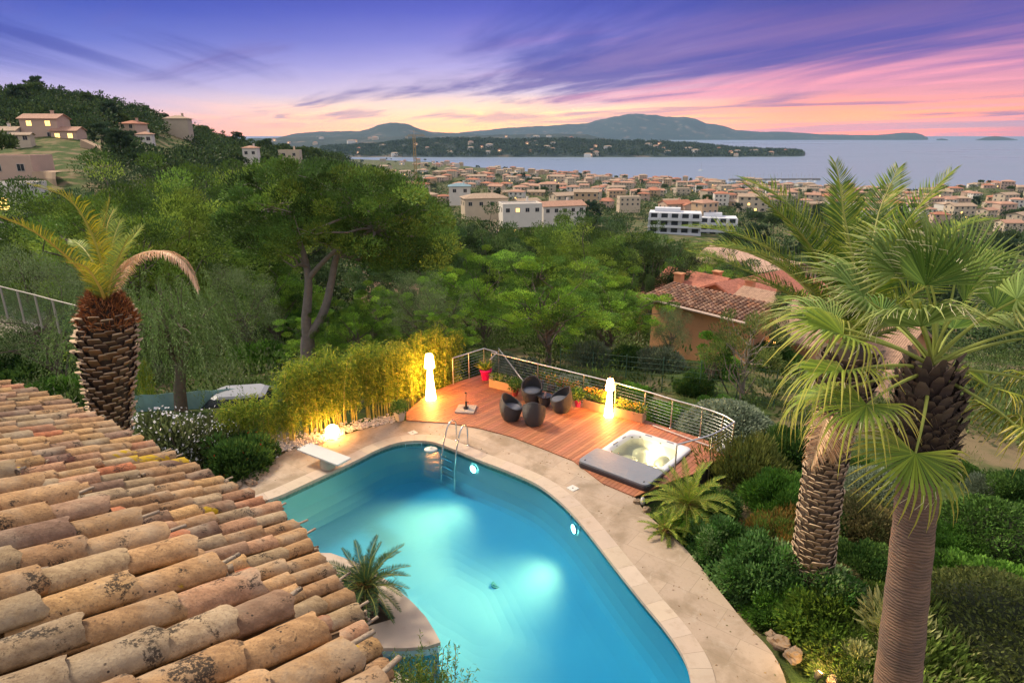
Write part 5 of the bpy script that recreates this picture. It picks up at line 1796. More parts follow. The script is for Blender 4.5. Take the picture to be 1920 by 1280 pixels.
def build_trees():
    g = 'pine trees standing on the slope beyond the garden'
    # --- the tall forked pine, trunk shape read from the photo
    Y = 27.0
    rs = np.random.RandomState(5)
    t = empty('pine_tree', (0, 0, 0), label='tall pine with a pale forked trunk behind the bamboo hedge', cat='pine tree', group=g)
    b0 = atY(576, 690, Y); b0.z = T(b0.x, b0.y) - .4
    def w(px, py, dy=0): return atY(px, py, Y + dy)
    mb = MB(); bk = (.24, .205, .185)
    mb.tube(catmull([b0, w(577, 660), w(577, 630)], 4), np.linspace(.36, .29, 9), 12, bk, cap=False)
    mb.tube(catmull([w(577, 634), w(574, 600), w(577, 560), w(578, 520), w(570, 478, .2), w(556, 440, .4), w(540, 400, .6)], 4), np.linspace(.24, .07, 25), 10, bk, cap=False)
    mb.tube(catmull([w(577, 634), w(597, 606), w(612, 570), w(622, 525), w(632, 480), w(660, 440, -.3), w(690, 400, -.5)], 4), np.linspace(.23, .07, 25), 10, bk, cap=False)
    mb.tube(catmull([w(580, 520), w(605, 492, -.4), w(640, 462, -.8), w(700, 430, -1.2)], 4), np.linspace(.13, .05, 13), 8, bk, cap=False)
    C = []
    # crown: a broad irregular umbrella x 430..850, y 295..500
    for _ in range(4000):
        px = rs.uniform(420, 845); py = rs.uniform(300, 500)
        top = np.interp(px, [420, 470, 520, 600, 700, 770, 820, 850], [380, 312, 296, 300, 312, 335, 372, 420])
        bot = np.interp(px, [420, 480, 540, 600, 660, 720, 800, 850], [450, 490, 478, 452, 490, 520, 528, 470])
        if py < top + 10 or py > bot - 6: continue
        dy = rs.uniform(-3.8, 3.8)
        p = np.array(w(px, py, dy))
        if C and np.min(np.linalg.norm(np.array(C) - p, axis=1)) < .66: continue
        C.append(p)
        if len(C) >= 330: break
    C = np.array(C)
    tips = [w(540, 400, .6), w(690, 400, -.5), w(700, 430, -1.2), w(578, 500), w(632, 480)]
    for i in rs.permutation(len(C))[:60]:
        s = min(tips, key=lambda q: (Vector(C[i]) - q).length)
        limb(mb, s, C[i], .06, .012, rs, bk, 6, .12)
    mb.obj('trunk', BARK(), t, smooth=True)
    mb = MB(); cc = np.array(w(640, 470))
    foliage(mb, C, rs.uniform(.40, .74, len(C)), 360, .13, .048, [(.065, .125, .024), (.085, .15, .028), (.045, .085, .02), (.06, .12, .026), (.12, .18, .03)], rs, .62, .6, .5, 0, cc, .5)
    mb.obj('crown', leafmat('tree_leaf', (1, 1, 1), .2), t)
    # --- reusable pines
    A = make_tree('pine_tree', 'pine tree', 21, 10, 5.4, 3.9, 170, 330, .15, .060, PINE, 3, .28, .58, .55, -.6, .40, cr=.86, lightvar=.5)
    Bp = make_tree('pine_tree', 'pine tree', 22, 8, 3.8, 3.3, 150, 330, .12, .046, PINE_B, 2.0, .22, .58, .65, -.7, .42, cr=.56, lightvar=.5)
    Cp = make_tree('pine_tree', 'pine tree', 23, 11, 4.6, 4.4, 150, 290, .19, .075, DARK, 3.0, .3, .58, .5, -.7, .38, cr=.82, lightvar=.5)
    Ol = make_tree('olive_tree', 'olive tree', 24, 5.5, 2.6, 2.1, 90, 260, .09, .032, OLIVE, 1.6, .2, .8, .4, -.6, .3)
    for args in ((A, 225, 306, 40, 400, 'broad dark green pine left of the tall forked pine, filling the upper left', 1.0), (A, 40, 352, 46, 330, 'broad pine at the left edge of the picture, below the hillside houses', 2.4),
                 (A, 405, 318, 46, 330, 'broad pine just left of the tall forked pine, its crown joining it', 4.0), (Cp, 320, 330, 58, 260, 'dark pine rising behind the broad pines on the left', .3),
                 (Cp, 120, 338, 60, 260, 'dark pine behind the broad pine at the left edge', 3.3), (Cp, 905, 392, 48, 200, 'dark round pine left of the bright broad pines above the deck', 1.2),
                 (A, 1010, 408, 52, 260, 'broad pine in the middle of the group below the town', 5.2), (A, 1105, 412, 46, 270, 'broad bright pine in the group left of the white flats', 3.0),
                 (Cp, 1205, 418, 48, 190, 'dark pine at the right end of the group, before the white flats', 2.2), (Cp, 1110, 396, 66, 250, 'dark pine at the back of the group below the town', 4.4),
                 (Bp, 1030, 486, 29, 290, 'bright green pine with a dark trunk just beyond the deck railing', 1.4), (Bp, 1150, 512, 32, 220, 'bright green pine above the short floor lamp, left of the terracotta house', 3.1),
                 (Bp, 905, 478, 37, 190, 'yellow green pine above the far corner of the deck', .4), (Bp, 660, 560, 27, 150, 'young thin pine to the right of the forked trunk', 4.2),
                 (Bp, 500, 470, 42, 200, 'green pine showing left of the forked trunk, under the large crown', 2.2), (Bp, 1270, 470, 60, 150, 'dark green pine beside the white flats', 3.9),
                 (Cp, 1300, 462, 95, 170, 'dark tree just below the white flats', .9), (Cp, 1395, 478, 66, 190, 'dark tree beside the long pale pink house', 2.0), (A, 1335, 500, 56, 150, 'rounded green tree above the mottled roof', .2),
                 (Cp, 760, 470, 44, 190, 'dark tree below the right side of the tall forked pine', 1.1), (Bp, 850, 500, 40, 150, 'light green tree right of the pink house', 3.3), (Bp, 700, 540, 34, 130, 'light green tree below the middle of the tall forked pine', 5.3), (Bp, 600, 590, 30, 140, 'light green tree behind the forked trunk', 2.7),
                 (Bp, 830, 590, 30, 130, 'light green tree behind the right end of the bamboo hedge', 1.7), (Cp, 470, 330, 60, 260, 'dark pine behind the left side of the tall forked pine', 4.7), (Cp, 780, 372, 60, 200, 'dark pine behind the right side of the tall forked pine', 2.5),
                 (A, 1340, 470, 75, 200, 'broad pine standing between the white flats and the red roofs', 1.9), (Cp, 1440, 462, 90, 180, 'dark pine right of the white flats, partly behind palm fronds', 2.9)):
        at_tree(*args[:6], g, args[6])
    go = 'olive trees on the slope beyond the garden'
    for args in ((Ol, 1262, 578, 29, 74, 'grey green olive tree against the terracotta wall'), (Ol, 790, 520, 33, 170, 'olive tree with bare upper branches right of the forked pine'),
                 (Ol, 735, 560, 38, 110, 'silvery olive tree under the right side of the large pine crown'), (Ol, 60, 470, 28, 190, 'silvery olive tree beside the yellow mimosa at the left edge'),
                 (Ol, 160, 500, 32, 150, 'silvery olive tree behind the pineapple shaped palm'), (Ol, 440, 500, 34, 150, 'pale olive tree behind the weeping pepper tree')):
        at_tree(*args, go)
    # dark leaning trunk in front of the bright pine
    # pepper tree
    rs = np.random.RandomState(31)
    p = atY(330, 720, 20.5)
    t = empty('pepper_tree', (p.x, p.y, T(p.x, p.y)), label='weeping pepper tree with hanging green strands right of the pineapple shaped palm', cat='pepper tree')
    mb = MB(); bk = (.15, .12, .09)
    pts = [(0, 0, -.4), (.1, 0, .8), (.2, .1, 1.7), (.1, .1, 2.6)]
    mb.tube(catmull([Vector(q) for q in pts], 4), np.linspace(.24, .12, 13), 9, bk, cap=False)
    D = blob_dirs(60, rs, .0); C = D * np.array([2.7, 2.6, 1.7]) * rs.uniform(.45, 1, (60, 1)) + np.array([0, 0, 3.1])
    for c in C[:34]: limb(mb, pts[3] if rs.rand() > .4 else pts[2], c, .06, .012, rs, bk, 6, .08, -.12)
    mb.obj('trunk', BARK(), t, smooth=True)
    mb = MB()
    ns = 900; j = rs.randint(0, 60, ns); S = C[j] + rs.normal(size=(ns, 3)) * [.5, .5, .3]
    Ls = rs.uniform(.7, 2.1, ns)
    m = 34
    tt = np.tile(np.linspace(0, 1, m), ns); si = np.repeat(np.arange(ns), m)
    od = (S - np.array([0, 0, 2])); od[:, 2] = 0; od /= np.linalg.norm(od, axis=1, keepdims=True) + 1e-6
    P = S[si] + od[si] * (np.sqrt(tt) * .35)[:, None] * Ls[si][:, None] + np.array([0, 0, -1]) * (tt ** 1.4 * Ls[si])[:, None] + rs.normal(size=(ns * m, 3)) * .02
    D = rs.normal(size=(ns * m, 3)) * .6 + od[si] * .3 + np.array([0, 0, -1.1])
    pal = np.array([(.10, .17, .04), (.13, .20, .06), (.08, .13, .035), (.16, .22, .09)])
    c = pal[rs.randint(0, 4, ns)][si] * rs.uniform(.8, 1.25, (ns * m, 1))
    add_leaves(mb, P, D, .13, .022, c, rs)
    mb.obj('crown', leafmat('tree_leaf', (1, 1, 1), .2), t)
    # cypress
    cy = make_tree('cypress_tree', 'cypress', 41, 7, .75, 3.4, 90, 170, .12, .045, DARK, .8, .15, 1.4, 1.6, -1, .08, cr=.42, nlimb=4)
    for px, pyb, Y, s, lab in ((1474, 520, 30, 34, 'slim dark cypress in front of the terracotta houses'), (1186, 458, 44, 24, 'small pointed cypress among the pines left of the white flats'), (1222, 500, 40, 22, 'short pointed cypress right of the bright pine by the terracotta house')):
        at_tree(cy, px, pyb, Y, s, lab, 'slim cypresses beyond the garden')
    # twiggy young tree and staked citrus in the lower garden
    yt = make_tree('young_tree', 'tree', 43, 3.6, 1.45, 1.35, 34, 170, .14, .028, [(.11, .15, .04), (.14, .17, .05), (.09, .12, .035)], .9, .09, .7, .9, -.5, .3, bark=(.28, .24, .21), nlimb=22)
    p = gp(1390, 752)
    yt.put((p.x, p.y, p.z), .5, 1.05, 'young feathery tree with a grey trunk standing on the lower lawn')
    ct = make_tree('citrus_tree', 'tree', 44, 2.6, .75, .8, 18, 150, .11, .05, GREENB, .9, .06, .8, .5, -.5, .2)
    p = gp(1330, 738)
    ct.put((p.x, p.y, p.z), 0, 1.0, 'small citrus tree held by three stakes on the lower lawn')
    # plum-grey bare shrub near the town
    return A, Bp, Cp, Ol, cy


def shrub_ball(name, seed, n, L, W, pal, core=(.02, .035, .012), lump=.05, rz=.8, out=1.0, lm='garden_leaf'):
    """clipped shrub of unit radius"""
    rs = np.random.RandomState(seed)
    root = empty(name)
    D = blob_dirs(n, rs, -.25)
    ph = rs.uniform(0, 6, 6)
    def rr(D): return 1 + lump * (np.sin(D[:, 0] * 5 + ph[0]) * np.sin(D[:, 1] * 5 + ph[1]) + np.sin(D[:, 2] * 6 + D[:, 0] * 4 + ph[2]) * .7 + .5 * np.sin(D[:, 1] * 11 + ph[3]) * np.sin(D[:, 0] * 9 + ph[4]))
    r = rr(D) * rs.uniform(.88, 1.0, n)
    P = D * r[:, None] * [1, 1, rz]
    pal = np.asarray(pal)
    q = np.sin(D[:, 0] * 7 + ph[5]) * np.sin(D[:, 1] * 8 + ph[0]) * np.sin(D[:, 2] * 7)
    c = pal[rs.randint(0, len(pal), n)] * (1 + .2 * q)[:, None]
    mb = MB(); add_leaves(mb, P, D * out + rs.normal(size=(n, 3)) * .55, L, W, c, rs)
    mb.obj('foliage', leafmat(lm, (1, 1, 1), .18), root)
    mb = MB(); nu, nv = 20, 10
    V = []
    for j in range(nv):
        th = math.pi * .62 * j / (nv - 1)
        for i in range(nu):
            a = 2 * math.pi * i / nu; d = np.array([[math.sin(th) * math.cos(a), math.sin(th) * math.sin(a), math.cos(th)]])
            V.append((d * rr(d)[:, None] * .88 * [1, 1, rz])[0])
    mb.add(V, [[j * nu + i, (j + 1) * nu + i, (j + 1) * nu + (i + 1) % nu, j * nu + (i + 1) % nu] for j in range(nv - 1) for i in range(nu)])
    mb.obj('dark_core', mat('shrub_core', (.03, .04, .018), 1, .3), root)  # solid dark hull added inside the leaves against see-through, not real branches
    return Proto(root)


def shrub_loose(name, seed, nclump, nper, L, W, pal, flat=.7, up=.6, rz=.7, cr=.30, twig=True, extra=None, lm='garden_leaf', lump=.25, droop=0):
    rs = np.random.RandomState(seed); root = empty(name)
    C = clumps_env(nclump, .8, .8 * rz, rs, -.1, .5, lump) + [0, 0, .1]
    mb = MB(); foliage(mb, C, cr * rs.uniform(.7, 1.2, len(C)), nper, L, W, pal, rs, flat, up, .8, droop, (0, 0, 0), .25)
    mb.obj('foliage', leafmat(lm, (1, 1, 1), .2), root)
    if extra:
        mb = MB(); k = extra[1]; idx = rs.randint(0, len(C), k)
        P = C[idx] + runit(k, rs) * cr * 1.1
        add_leaves(mb, P, runit(k, rs) + [0, 0, .4], extra[2], extra[3], [extra[0]], rs); mb.obj('blossoms', leafmat('flower_petal', (1, 1, 1), .3), root)
    if twig:
        mb = MB()
        for c in C[:18]: limb(mb, (0, 0, -.15), c * 1.0, .03, .008, rs, (.22, .18, .15), 5, .1)
        mb.obj('twigs', BARK(), root)
    return Proto(root)


def build_shrubs():
    grey = shrub_ball('clipped_shrub', 51, 15000, .075, .032, GREY)
    green = shrub_ball('clipped_shrub', 52, 15000, .075, .034, [(.06, .13, .024), (.085, .17, .032), (.045, .09, .02)], lump=.08)
    oliv = shrub_ball('clipped_shrub', 53, 17000, .055, .022, [(.085, .11, .03), (.11, .13, .035), (.065, .085, .026)], lump=.03)
    loose = shrub_loose('bush', 54, 70, 230, .085, .045, GREENB, up=.2, cr=.25)
    gloss = shrub_loose('bush', 55, 90, 230, .075, .042, [(.06, .15, .03), (.10, .20, .06), (.04, .09, .022), (.15, .23, .09)], up=.15, cr=.23)
    fine = shrub_loose('bush', 56, 75, 300, .10, .026, [(.06, .15, .02), (.045, .11, .018), (.09, .19, .03)], up=.6, cr=.26)
    jun = shrub_loose('juniper_bush', 57, 80, 260, .10, .034, [(.09, .16, .025), (.13, .21, .03), (.06, .10, .02)], up=.2, rz=.5, cr=.25)
    brown = shrub_loose('bush', 58, 70, 240, .075, .034, [(.11, .10, .045), (.14, .12, .05), (.09, .10, .04), (.07, .085, .03)])
    rust = shrub_loose('bush', 59, 46, 220, .13, .025, [(.22, .13, .035), (.16, .15, .04), (.10, .16, .03), (.26, .16, .04)], up=1.2)
    twig = shrub_loose('bush', 60, 40, 180, .14, .03, [(.12, .14, .035), (.15, .17, .04), (.09, .12, .03)], up=1.0, rz=.8)
    olea = shrub_loose('oleander_bush', 61, 60, 170, .17, .035, [(.13, .19, .04), (.22, .26, .09), (.09, .14, .03), (.32, .33, .14)], up=.5, cr=.26)
    dark = shrub_loose('bush', 62, 70, 230, .085, .042, [(.035, .085, .02), (.055, .11, .025), (.075, .14, .03)], up=.2, cr=.26)
    whitef = shrub_loose('bush', 63, 50, 160, .11, .035, [(.10, .13, .05), (.14, .17, .07), (.08, .10, .04)], extra=((.75, .74, .78), 1300, .045, .045))
    redf = shrub_loose('bush', 64, 60, 190, .13, .05, [(.035, .08, .02), (.05, .11, .025), (.07, .14, .03)], extra=((.35, .03, .02), 120, .06, .05))
    silver = shrub_loose('bush', 65, 60, 200, .15, .03, [(.14, .18, .12), (.18, .22, .15), (.10, .13, .08)])
    K = dict(grey=grey, green=green, oliv=oliv, loose=loose, gloss=gloss, fine=fine, jun=jun, brown=brown, rust=rust, twig=twig, olea=olea, dark=dark, whitef=whitef, redf=redf, silver=silver)
    g = 'shrubs planted in the sloping garden'
    L = [  # centre px, base py, width px, height ratio, kind, label
        (1360, 852, 165, 1.0, 'grey', 'large grey green clipped dome just outside the right corner of the deck railing', 'clipped shrub'),
        (1478, 886, 110, 1.15, 'dark', 'dark bush left of the scarred palm trunk, behind the clipped dome', 'bush'),
        (1392, 930, 150, .95, 'twig', 'twiggy olive green bush between cycad and deck corner', 'bush'),
        (1458, 990, 135, .85, 'fine', 'bright green fine leaved bush left of the scarred palm trunk', 'bush'),
        (1636, 972, 118, 1.05, 'grey', 'grey green clipped ball between the two right hand palm trunks', 'clipped shrub'),
        (1608, 910, 80, 1.0, 'green', 'dark clipped ball behind the grey green ball between the palm trunks', 'clipped shrub'),
        (1803, 905, 52, 1.25, 'green', 'small dark clipped ball on the lawn right of the fan palm trunk', 'clipped shrub'),
        (1448, 1040, 100, .85, 'rust', 'rusty and green tufted bush in the middle of the right hand bed', 'bush'),
        (1345, 1078, 118, 1.0, 'gloss', 'glossy green bush at the terrace edge, upper end of the bed', 'bush'),
        (1415, 1150, 160, 1.0, 'gloss', 'big glossy green bush at the terrace edge, middle of the bed', 'bush'),
        (1500, 1170, 150, .95, 'gloss', 'glossy green bush at the foot of the scarred palm trunk', 'bush'),
        (1290, 1030, 90, .9, 'loose', 'leafy green bush at the terrace edge just below the cycads', 'bush'),
        (1385, 1100, 120, .9, 'dark', 'dark leafy bush tucked behind the glossy bushes of the terrace edge', 'bush'),
        (1455, 1190, 120, .8, 'loose', 'leafy green bush low at the terrace edge above the rocks', 'bush'),
        (1530, 1010, 90, .8, 'dark', 'dark bush directly left of the scarred palm trunk', 'bush'),
        (1560, 1150, 110, .8, 'brown', 'brown green bush between the two right hand palm trunks at the bottom', 'bush'),
        (1330, 985, 90, .9, 'dark', 'dark bush behind the large cycad', 'bush'),
        (1620, 1030, 125, .8, 'brown', 'brownish green bush behind the scarred palm trunk', 'bush'),
        (1602, 1108, 100, .95, 'dark', 'dark green bush right of the scarred palm trunk base', 'bush'),
        (1850, 1062, 155, .95, 'green', 'large dark green clipped dome at the right edge, above the loose bushes', 'clipped shrub'),
        (1900, 965, 90, .9, 'dark', 'dark bush at the right edge above the large clipped dome', 'bush'),
        (1850, 940, 70, .7, 'silver', 'low bluish bush above the large dark clipped dome', 'bush'),
        (1545, 1240, 190, .7, 'jun', 'spreading juniper in front of the fan palm trunk, lower bed', 'juniper'),
        (1480, 1205, 110, .7, 'jun', 'spreading juniper at the lower terrace edge', 'juniper'),
        (1640, 1180, 120, .75, 'jun', 'spreading juniper touching the left side of the fan palm trunk', 'juniper'),
        (1850, 1330, 260, .85, 'oliv', 'huge olive green clipped dome in the bottom right corner', 'clipped shrub'),
        (1800, 1150, 120, .8, 'loose', 'loose green bush right of the fan palm trunk, above the olive green dome', 'bush'),
        (1890, 1160, 110, .8, 'loose', 'loose green bush at the right edge above the olive green dome', 'bush'),
        (1780, 1060, 90, .8, 'fine', 'feathery green bush right of the fan palm trunk, beside the dark dome', 'bush'),
        (1700, 1330, 190, .8, 'olea', 'pale leaved oleander at the foot of the fan palm', 'oleander'),
        (1810, 1275, 130, .8, 'olea', 'pale leaved oleander right of the fan palm trunk', 'oleander'),
        (1590, 1310, 110, .7, 'olea', 'pale leaved oleander left of the fan palm foot, by the garden spotlight', 'oleander'),
        (1066, 752, 92, .95, 'grey', 'grey green mound behind the railing above the egg chairs', 'clipped shrub'),
        (1186, 760, 72, .9, 'loose', 'yellow green bush outside the railing right of the short floor lamp', 'bush'),
        (1290, 808, 80, .55, 'grey', 'low grey green dome outside the railing above the hot tub', 'clipped shrub'),
        (1240, 800, 90, .7, 'loose', 'green bush outside the railing between two posts', 'bush'),
        (1350, 780, 90, .5, 'fine', 'low green cover plants behind the large clipped dome', 'bush'),
        (1140, 745, 80, .8, 'brown', 'olive brown bush outside the railing behind the short floor lamp', 'bush'),
        (985, 715, 80, .8, 'silver', 'silvery bush outside the far stair railing', 'bush'),
        (945, 700, 60, .9, 'silver', 'silvery bush behind the hot pink pot', 'bush'),
        (1110, 690, 90, .8, 'silver', 'silvery bush under the leaning pine', 'bush'),
        (1180, 690, 90, .7, 'dark', 'dark bush at the green net fence', 'bush'),
        (1240, 700, 90, .8, 'silver', 'silvery bush at the foot of the terracotta wall', 'bush'),
        (1352, 712, 80, .9, 'loose', 'dense green bush against the terracotta house', 'bush'),
        (1300, 745, 70, 1.1, 'dark', 'dark bush beside the staked citrus tree', 'bush'),
        (1450, 700, 100, .9, 'dark', 'dark bush right of the young feathery tree', 'bush'),
        (884, 705, 40, 1.6, 'dark', 'narrow dark bush outside the railing left of the pink pot', 'bush'),
        (335, 905, 190, .85, 'whitef', 'bush dotted with small white flowers behind the roof edge', 'bush'),
        (410, 880, 120, .85, 'whitef', 'bush dotted with small white flowers beside the young bamboo', 'bush'),
        (452, 912, 125, .9, 'redf', 'dark green bush with red flowers at the left end of the terrace', 'bush'),
        (495, 888, 60, .7, 'redf', 'low dark green bush with red flowers beside the white pebbles', 'bush'),
        (60, 745, 200, .8, 'dark', 'dense dark bush at the left edge below the pale driveway', 'bush'),
        (150, 770, 130, .8, 'loose', 'green bush just left of the pineapple shaped trunk', 'bush'),
        (110, 690, 120, .7, 'dark', 'dense dark bush beside the driveway, left of the palm', 'bush'),
        (40, 560, 130, .8, 'silver', 'silvery bush behind the glass fence', 'bush'),
        (250, 600, 130, .7, 'fine', 'fine leaved green bush right of the palm crown', 'bush'),
        (590, 640, 150, .6, 'fine', 'fine leaved green bush behind the forked trunk', 'bush'),
        (480, 700, 120, .8, 'loose', 'green bush beside the parked car', 'bush'),
        (700, 640, 120, .7, 'fine', 'fine leaved green bush above the bamboo hedge', 'bush'),
        (760, 630, 90, .8, 'silver', 'silvery bush above the bamboo hedge', 'bush'),
        (850, 640, 90, .8, 'dark', 'dark bush above the end of the bamboo hedge', 'bush'),
    ]
    for px, py, wpx, hr, kind, lab, cat in L:
        wpx = wpx * (1.12 if px > 1280 and py > 950 else 1)
        p = gp(px, min(py, 1400))
        t = (p - Vector((0, 0, CAMH))).length
        r = wpx * t / 1200 / 2 * .98
        rz = r * hr / (.8 if kind in ('grey', 'green', 'oliv') else .62)
        # the sight line through the base touches the near rim; the shrub's middle stands one radius further
        dirn = Vector((p.x, p.y, 0)).normalized()
        q = p + dirn * r * .85
        o = K[kind].put((q.x, q.y, T(q.x, q.y) - .05), RS.uniform(0, 6.28), (r * 1.1, r * 1.1, rz * .92), lab, g)
        o['category'] = cat
    for pr in K.values():
        if not pr.used:
            for c in list(pr.root.children): bpy.data.objects.remove(c)
            bpy.data.objects.remove(pr.root)
    # mimosa
    p = gp(15, 540)
    mi = shrub_loose('mimosa_tree', 70, 40, 180, .22, .12, [(.55, .36, .01), (.45, .30, .01), (.20, .18, .02)], rz=.9)
    r = 70 * p.length / 1200 / 2
    o = mi.put((p.x, p.y, p.z), 0, r, 'mimosa in bright yellow bloom at the left edge above the glass fence'); o['category'] = 'mimosa'
    # rosemary-like bush at the very bottom centre, growing up the house wall
    p = at(792, 1300, .3)
    rs = np.random.RandomState(77)
    t = empty('bush', (p.x, p.y, .0), label='upright green bush at the bottom centre beside the stone planter', cat='bush')
    mb = MB(); n = 130
    a = rs.uniform(0, 6.28, n); rr = rs.uniform(0, .62, n) ** .8; B = np.stack([np.cos(a) * rr, np.sin(a) * rr * .8, rs.uniform(-.2, .1, n)], -1)
    hh = rs.uniform(.5, 1.0, n); Dd = rs.normal(size=(n, 3)) * .2 + [0, 0, 1]
    m = 46; tt = np.tile(np.linspace(.1, 1, m), n); si = np.repeat(np.arange(n), m)
    P = B[si] + Dd[si] * (tt * hh[si])[:, None]
    add_leaves(mb, P, rs.normal(size=(n * m, 3)) * .7 + [0, 0, .9], .085, .016, [(.07, .15, .03), (.10, .19, .04), (.05, .10, .025), (.25, .28, .05)], rs)
    mb.obj('foliage', leafmat('garden_leaf', (1, 1, 1), .18), t)
    mb = MB()
    for k in range(40): mb.tube([B[k], B[k] + Dd[k] * hh[k]], [.008, .003], 4, (.2, .15, .1), cap=False)
    mb.obj('stems', BARK(), t)


def build_bamboo():
    """bamboo clumps along the terrace; canes and leaves"""
    rs = np.random.RandomState(81)
    cm = mat('bamboo_cane', (1, 1, 1), .5, .15, 5, tint=True)
    protos = []
    for sd, (ncane, hh, nl, spread) in enumerate(((11, 2.5, 3600, .42), (9, 2.6, 3300, .45), (6, 1.6, 1700, .40))):
        root = empty('bamboo_plant', cat='bamboo')
        mb = MB(); ml = MB()
        for k in range(ncane):
            a = rs.uniform(0, 6.28); r = rs.uniform(0, spread)
            b0 = np.array([math.cos(a) * r, math.sin(a) * r * .6, -.1]); h = hh * rs.uniform(.8, 1.05)
            ln = rs.normal(size=2) * .16
            pts = [b0 + np.array([ln[0] * t * t * h * .5, ln[1] * t * t * h * .5, h * t]) for t in np.linspace(0, 1, 8)]
            mb.tube(pts, np.linspace(.019, .006, 8), 6, np.array((.55, .47, .12)) * rs.uniform(.7, 1.2), cap=False)
            m = nl // ncane; tt = rs.uniform(.22, 1.03, m) ** .8
            P = np.stack([np.interp(tt, np.linspace(0, 1, 8), np.array(pts)[:, i]) for i in range(3)], -1)
            sp = np.interp(tt, [0, .35, .6, 1], [.12, .26, .36, .26])
            P = P + runit(m, rs) * (rs.uniform(.1, 1, m) * sp)[:, None]
            D = rs.normal(size=(m, 3)) * .8 + [0, 0, -.25]
            add_leaves(ml, P, D, .15, .028, [(.17, .25, .03), (.24, .30, .035), (.11, .18, .03), (.33, .34, .04)], rs, .2)
        mb.obj('canes', cm, root, smooth=True); ml.obj('leaves', leafmat('bamboo_leaf', (1, 1, 1), .35), root)
        protos.append(Proto(root))
    g = 'bamboo plants forming the hedge left of the deck'
    path = [(548, 836), (575, 826), (604, 814), (634, 803), (662, 793), (690, 784), (716, 775), (742, 764), (766, 752), (786, 740), (806, 732), (826, 722), (846, 712)]
    sp = ['at the left end of the hedge', 'second from the left end of the hedge', 'just left of the globe lamp', 'directly behind the globe lamp', 'just right of the globe lamp', 'left of the middle of the hedge', 'in the middle of the hedge',
          'behind the cream square pot', 'left of the taller floor lamp', 'just left behind the taller floor lamp', 'right behind the taller floor lamp', 'second from the railing end', 'at the railing end of the hedge']
    for k, (px, py) in enumerate(path):
        p = at(px, py, 0)
        d = Vector((p.x, p.y, 0)).normalized()
        q = p + d * .55
        hs = np.interp(k, [0, 3, 7, 9, 11, 12], [1.02, 1.0, 1.0, 1.12, 1.22, 1.15])
        protos[k % 2].put((q.x, q.y, min(T(q.x, q.y), -.02)), rs.uniform(0, 6.28), (1.1, 1.1, hs), 'green bamboo plant ' + sp[k], g)
    g2 = 'young yellow bamboos left of the hedge'
    for (px, py, lab) in ((505, 838, 'young bamboo nearest the left end of the tall hedge'), (470, 842, 'young bamboo in the middle of the low row by the teal screen'), (432, 848, 'young bamboo in the low row next to the white flowered bush')):
        p = at(px, py, 0); protos[2].put((p.x, p.y + .3, -.05), rs.uniform(0, 6), 1.0, lab, g2)
    p = gp(282, 770)
    o = protos[2].put((p.x, p.y, p.z), 1.0, (.55, .55, 1.25), 'single yellow bamboo plume right of the pineapple shaped trunk', None)
    if 'group' in o: del o['group']


def build_under():
    """ground cover and undergrowth, one mass"""
    rs = np.random.RandomState(90)
    mb = MB()
    n = 3000; C = []
    az = rs.uniform(-500, 2300, n); r = 20 + 60 * rs.uniform(0, 1, n) ** 1.1
    x = (az - 960) / 1262 * r; y = r
    keep = []
    for i in range(n):
        if inside((x[i], y[i]), offset_poly(deck_w, .8)) or inside((x[i], y[i]), offset_poly(terr_o, .5)): continue
        # keep the lower lawn and path open
        if 1180 < az[i] < 1480 and r[i] < 34 and rs.rand() < .85: continue
        if az[i] > 1480 and r[i] < 30 and rs.rand() < .5: continue
        if 860 < az[i] < 1020 and 24 < r[i] < 36 and rs.rand() < .8: continue
        if az[i] < 560 and r[i] < 23: continue
        if 560 <= az[i] < 900 and r[i] < 25: continue
        keep.append(i)
    x, y, r = x[keep], y[keep], r[keep]
    z = terr(x, y)
    cr = rs.uniform(.35, .9, len(x)) * (1 + r / 70)
    C = np.stack([x, y, z + cr * .35], -1)
    foliage(mb, C, cr, 90, .22, .09, [(.06, .10, .025), (.08, .13, .03), (.11, .15, .05), (.045, .075, .02), (.13, .15, .08)], rs, .8, .8, 0, 0, (0, 0, 0), .35)
    mb.obj('undergrowth', leafmat('garden_leaf', (1, 1, 1), .18), kind='stuff', label='mixed green undergrowth covering the slope below the garden')
    # grass of the lower lawn and bed edges
    mb = MB(); n = 26000
    az = rs.uniform(1050, 2000, n); r = rs.uniform(13, 32, n); x = (az - 960) / 1262 * r; y = r
    P = np.stack([x, y, terr(x, y)], -1)
    dk = offset_poly(deck_w, .1); tr_ = offset_poly(terr_o, .1)
    ok = np.array([not (inside(q, dk) or inside(q, tr_)) for q in P[:, :2]])
    ok &= (np.sin(x * 1.1) * np.sin(y * .8 + x * .3) + rs.uniform(-.6, .6, n)) > -.2
    P = P[ok]
    add_leaves(mb, P, rs.normal(size=(len(P), 3)) * .4 + [0, 0, 1], .13, .02, [(.10, .15, .035), (.15, .17, .05), (.19, .18, .08)], rs)
    mb.obj('grass', leafmat('garden_leaf', (1, 1, 1), .18), kind='stuff', label='short grass on the lower lawn')
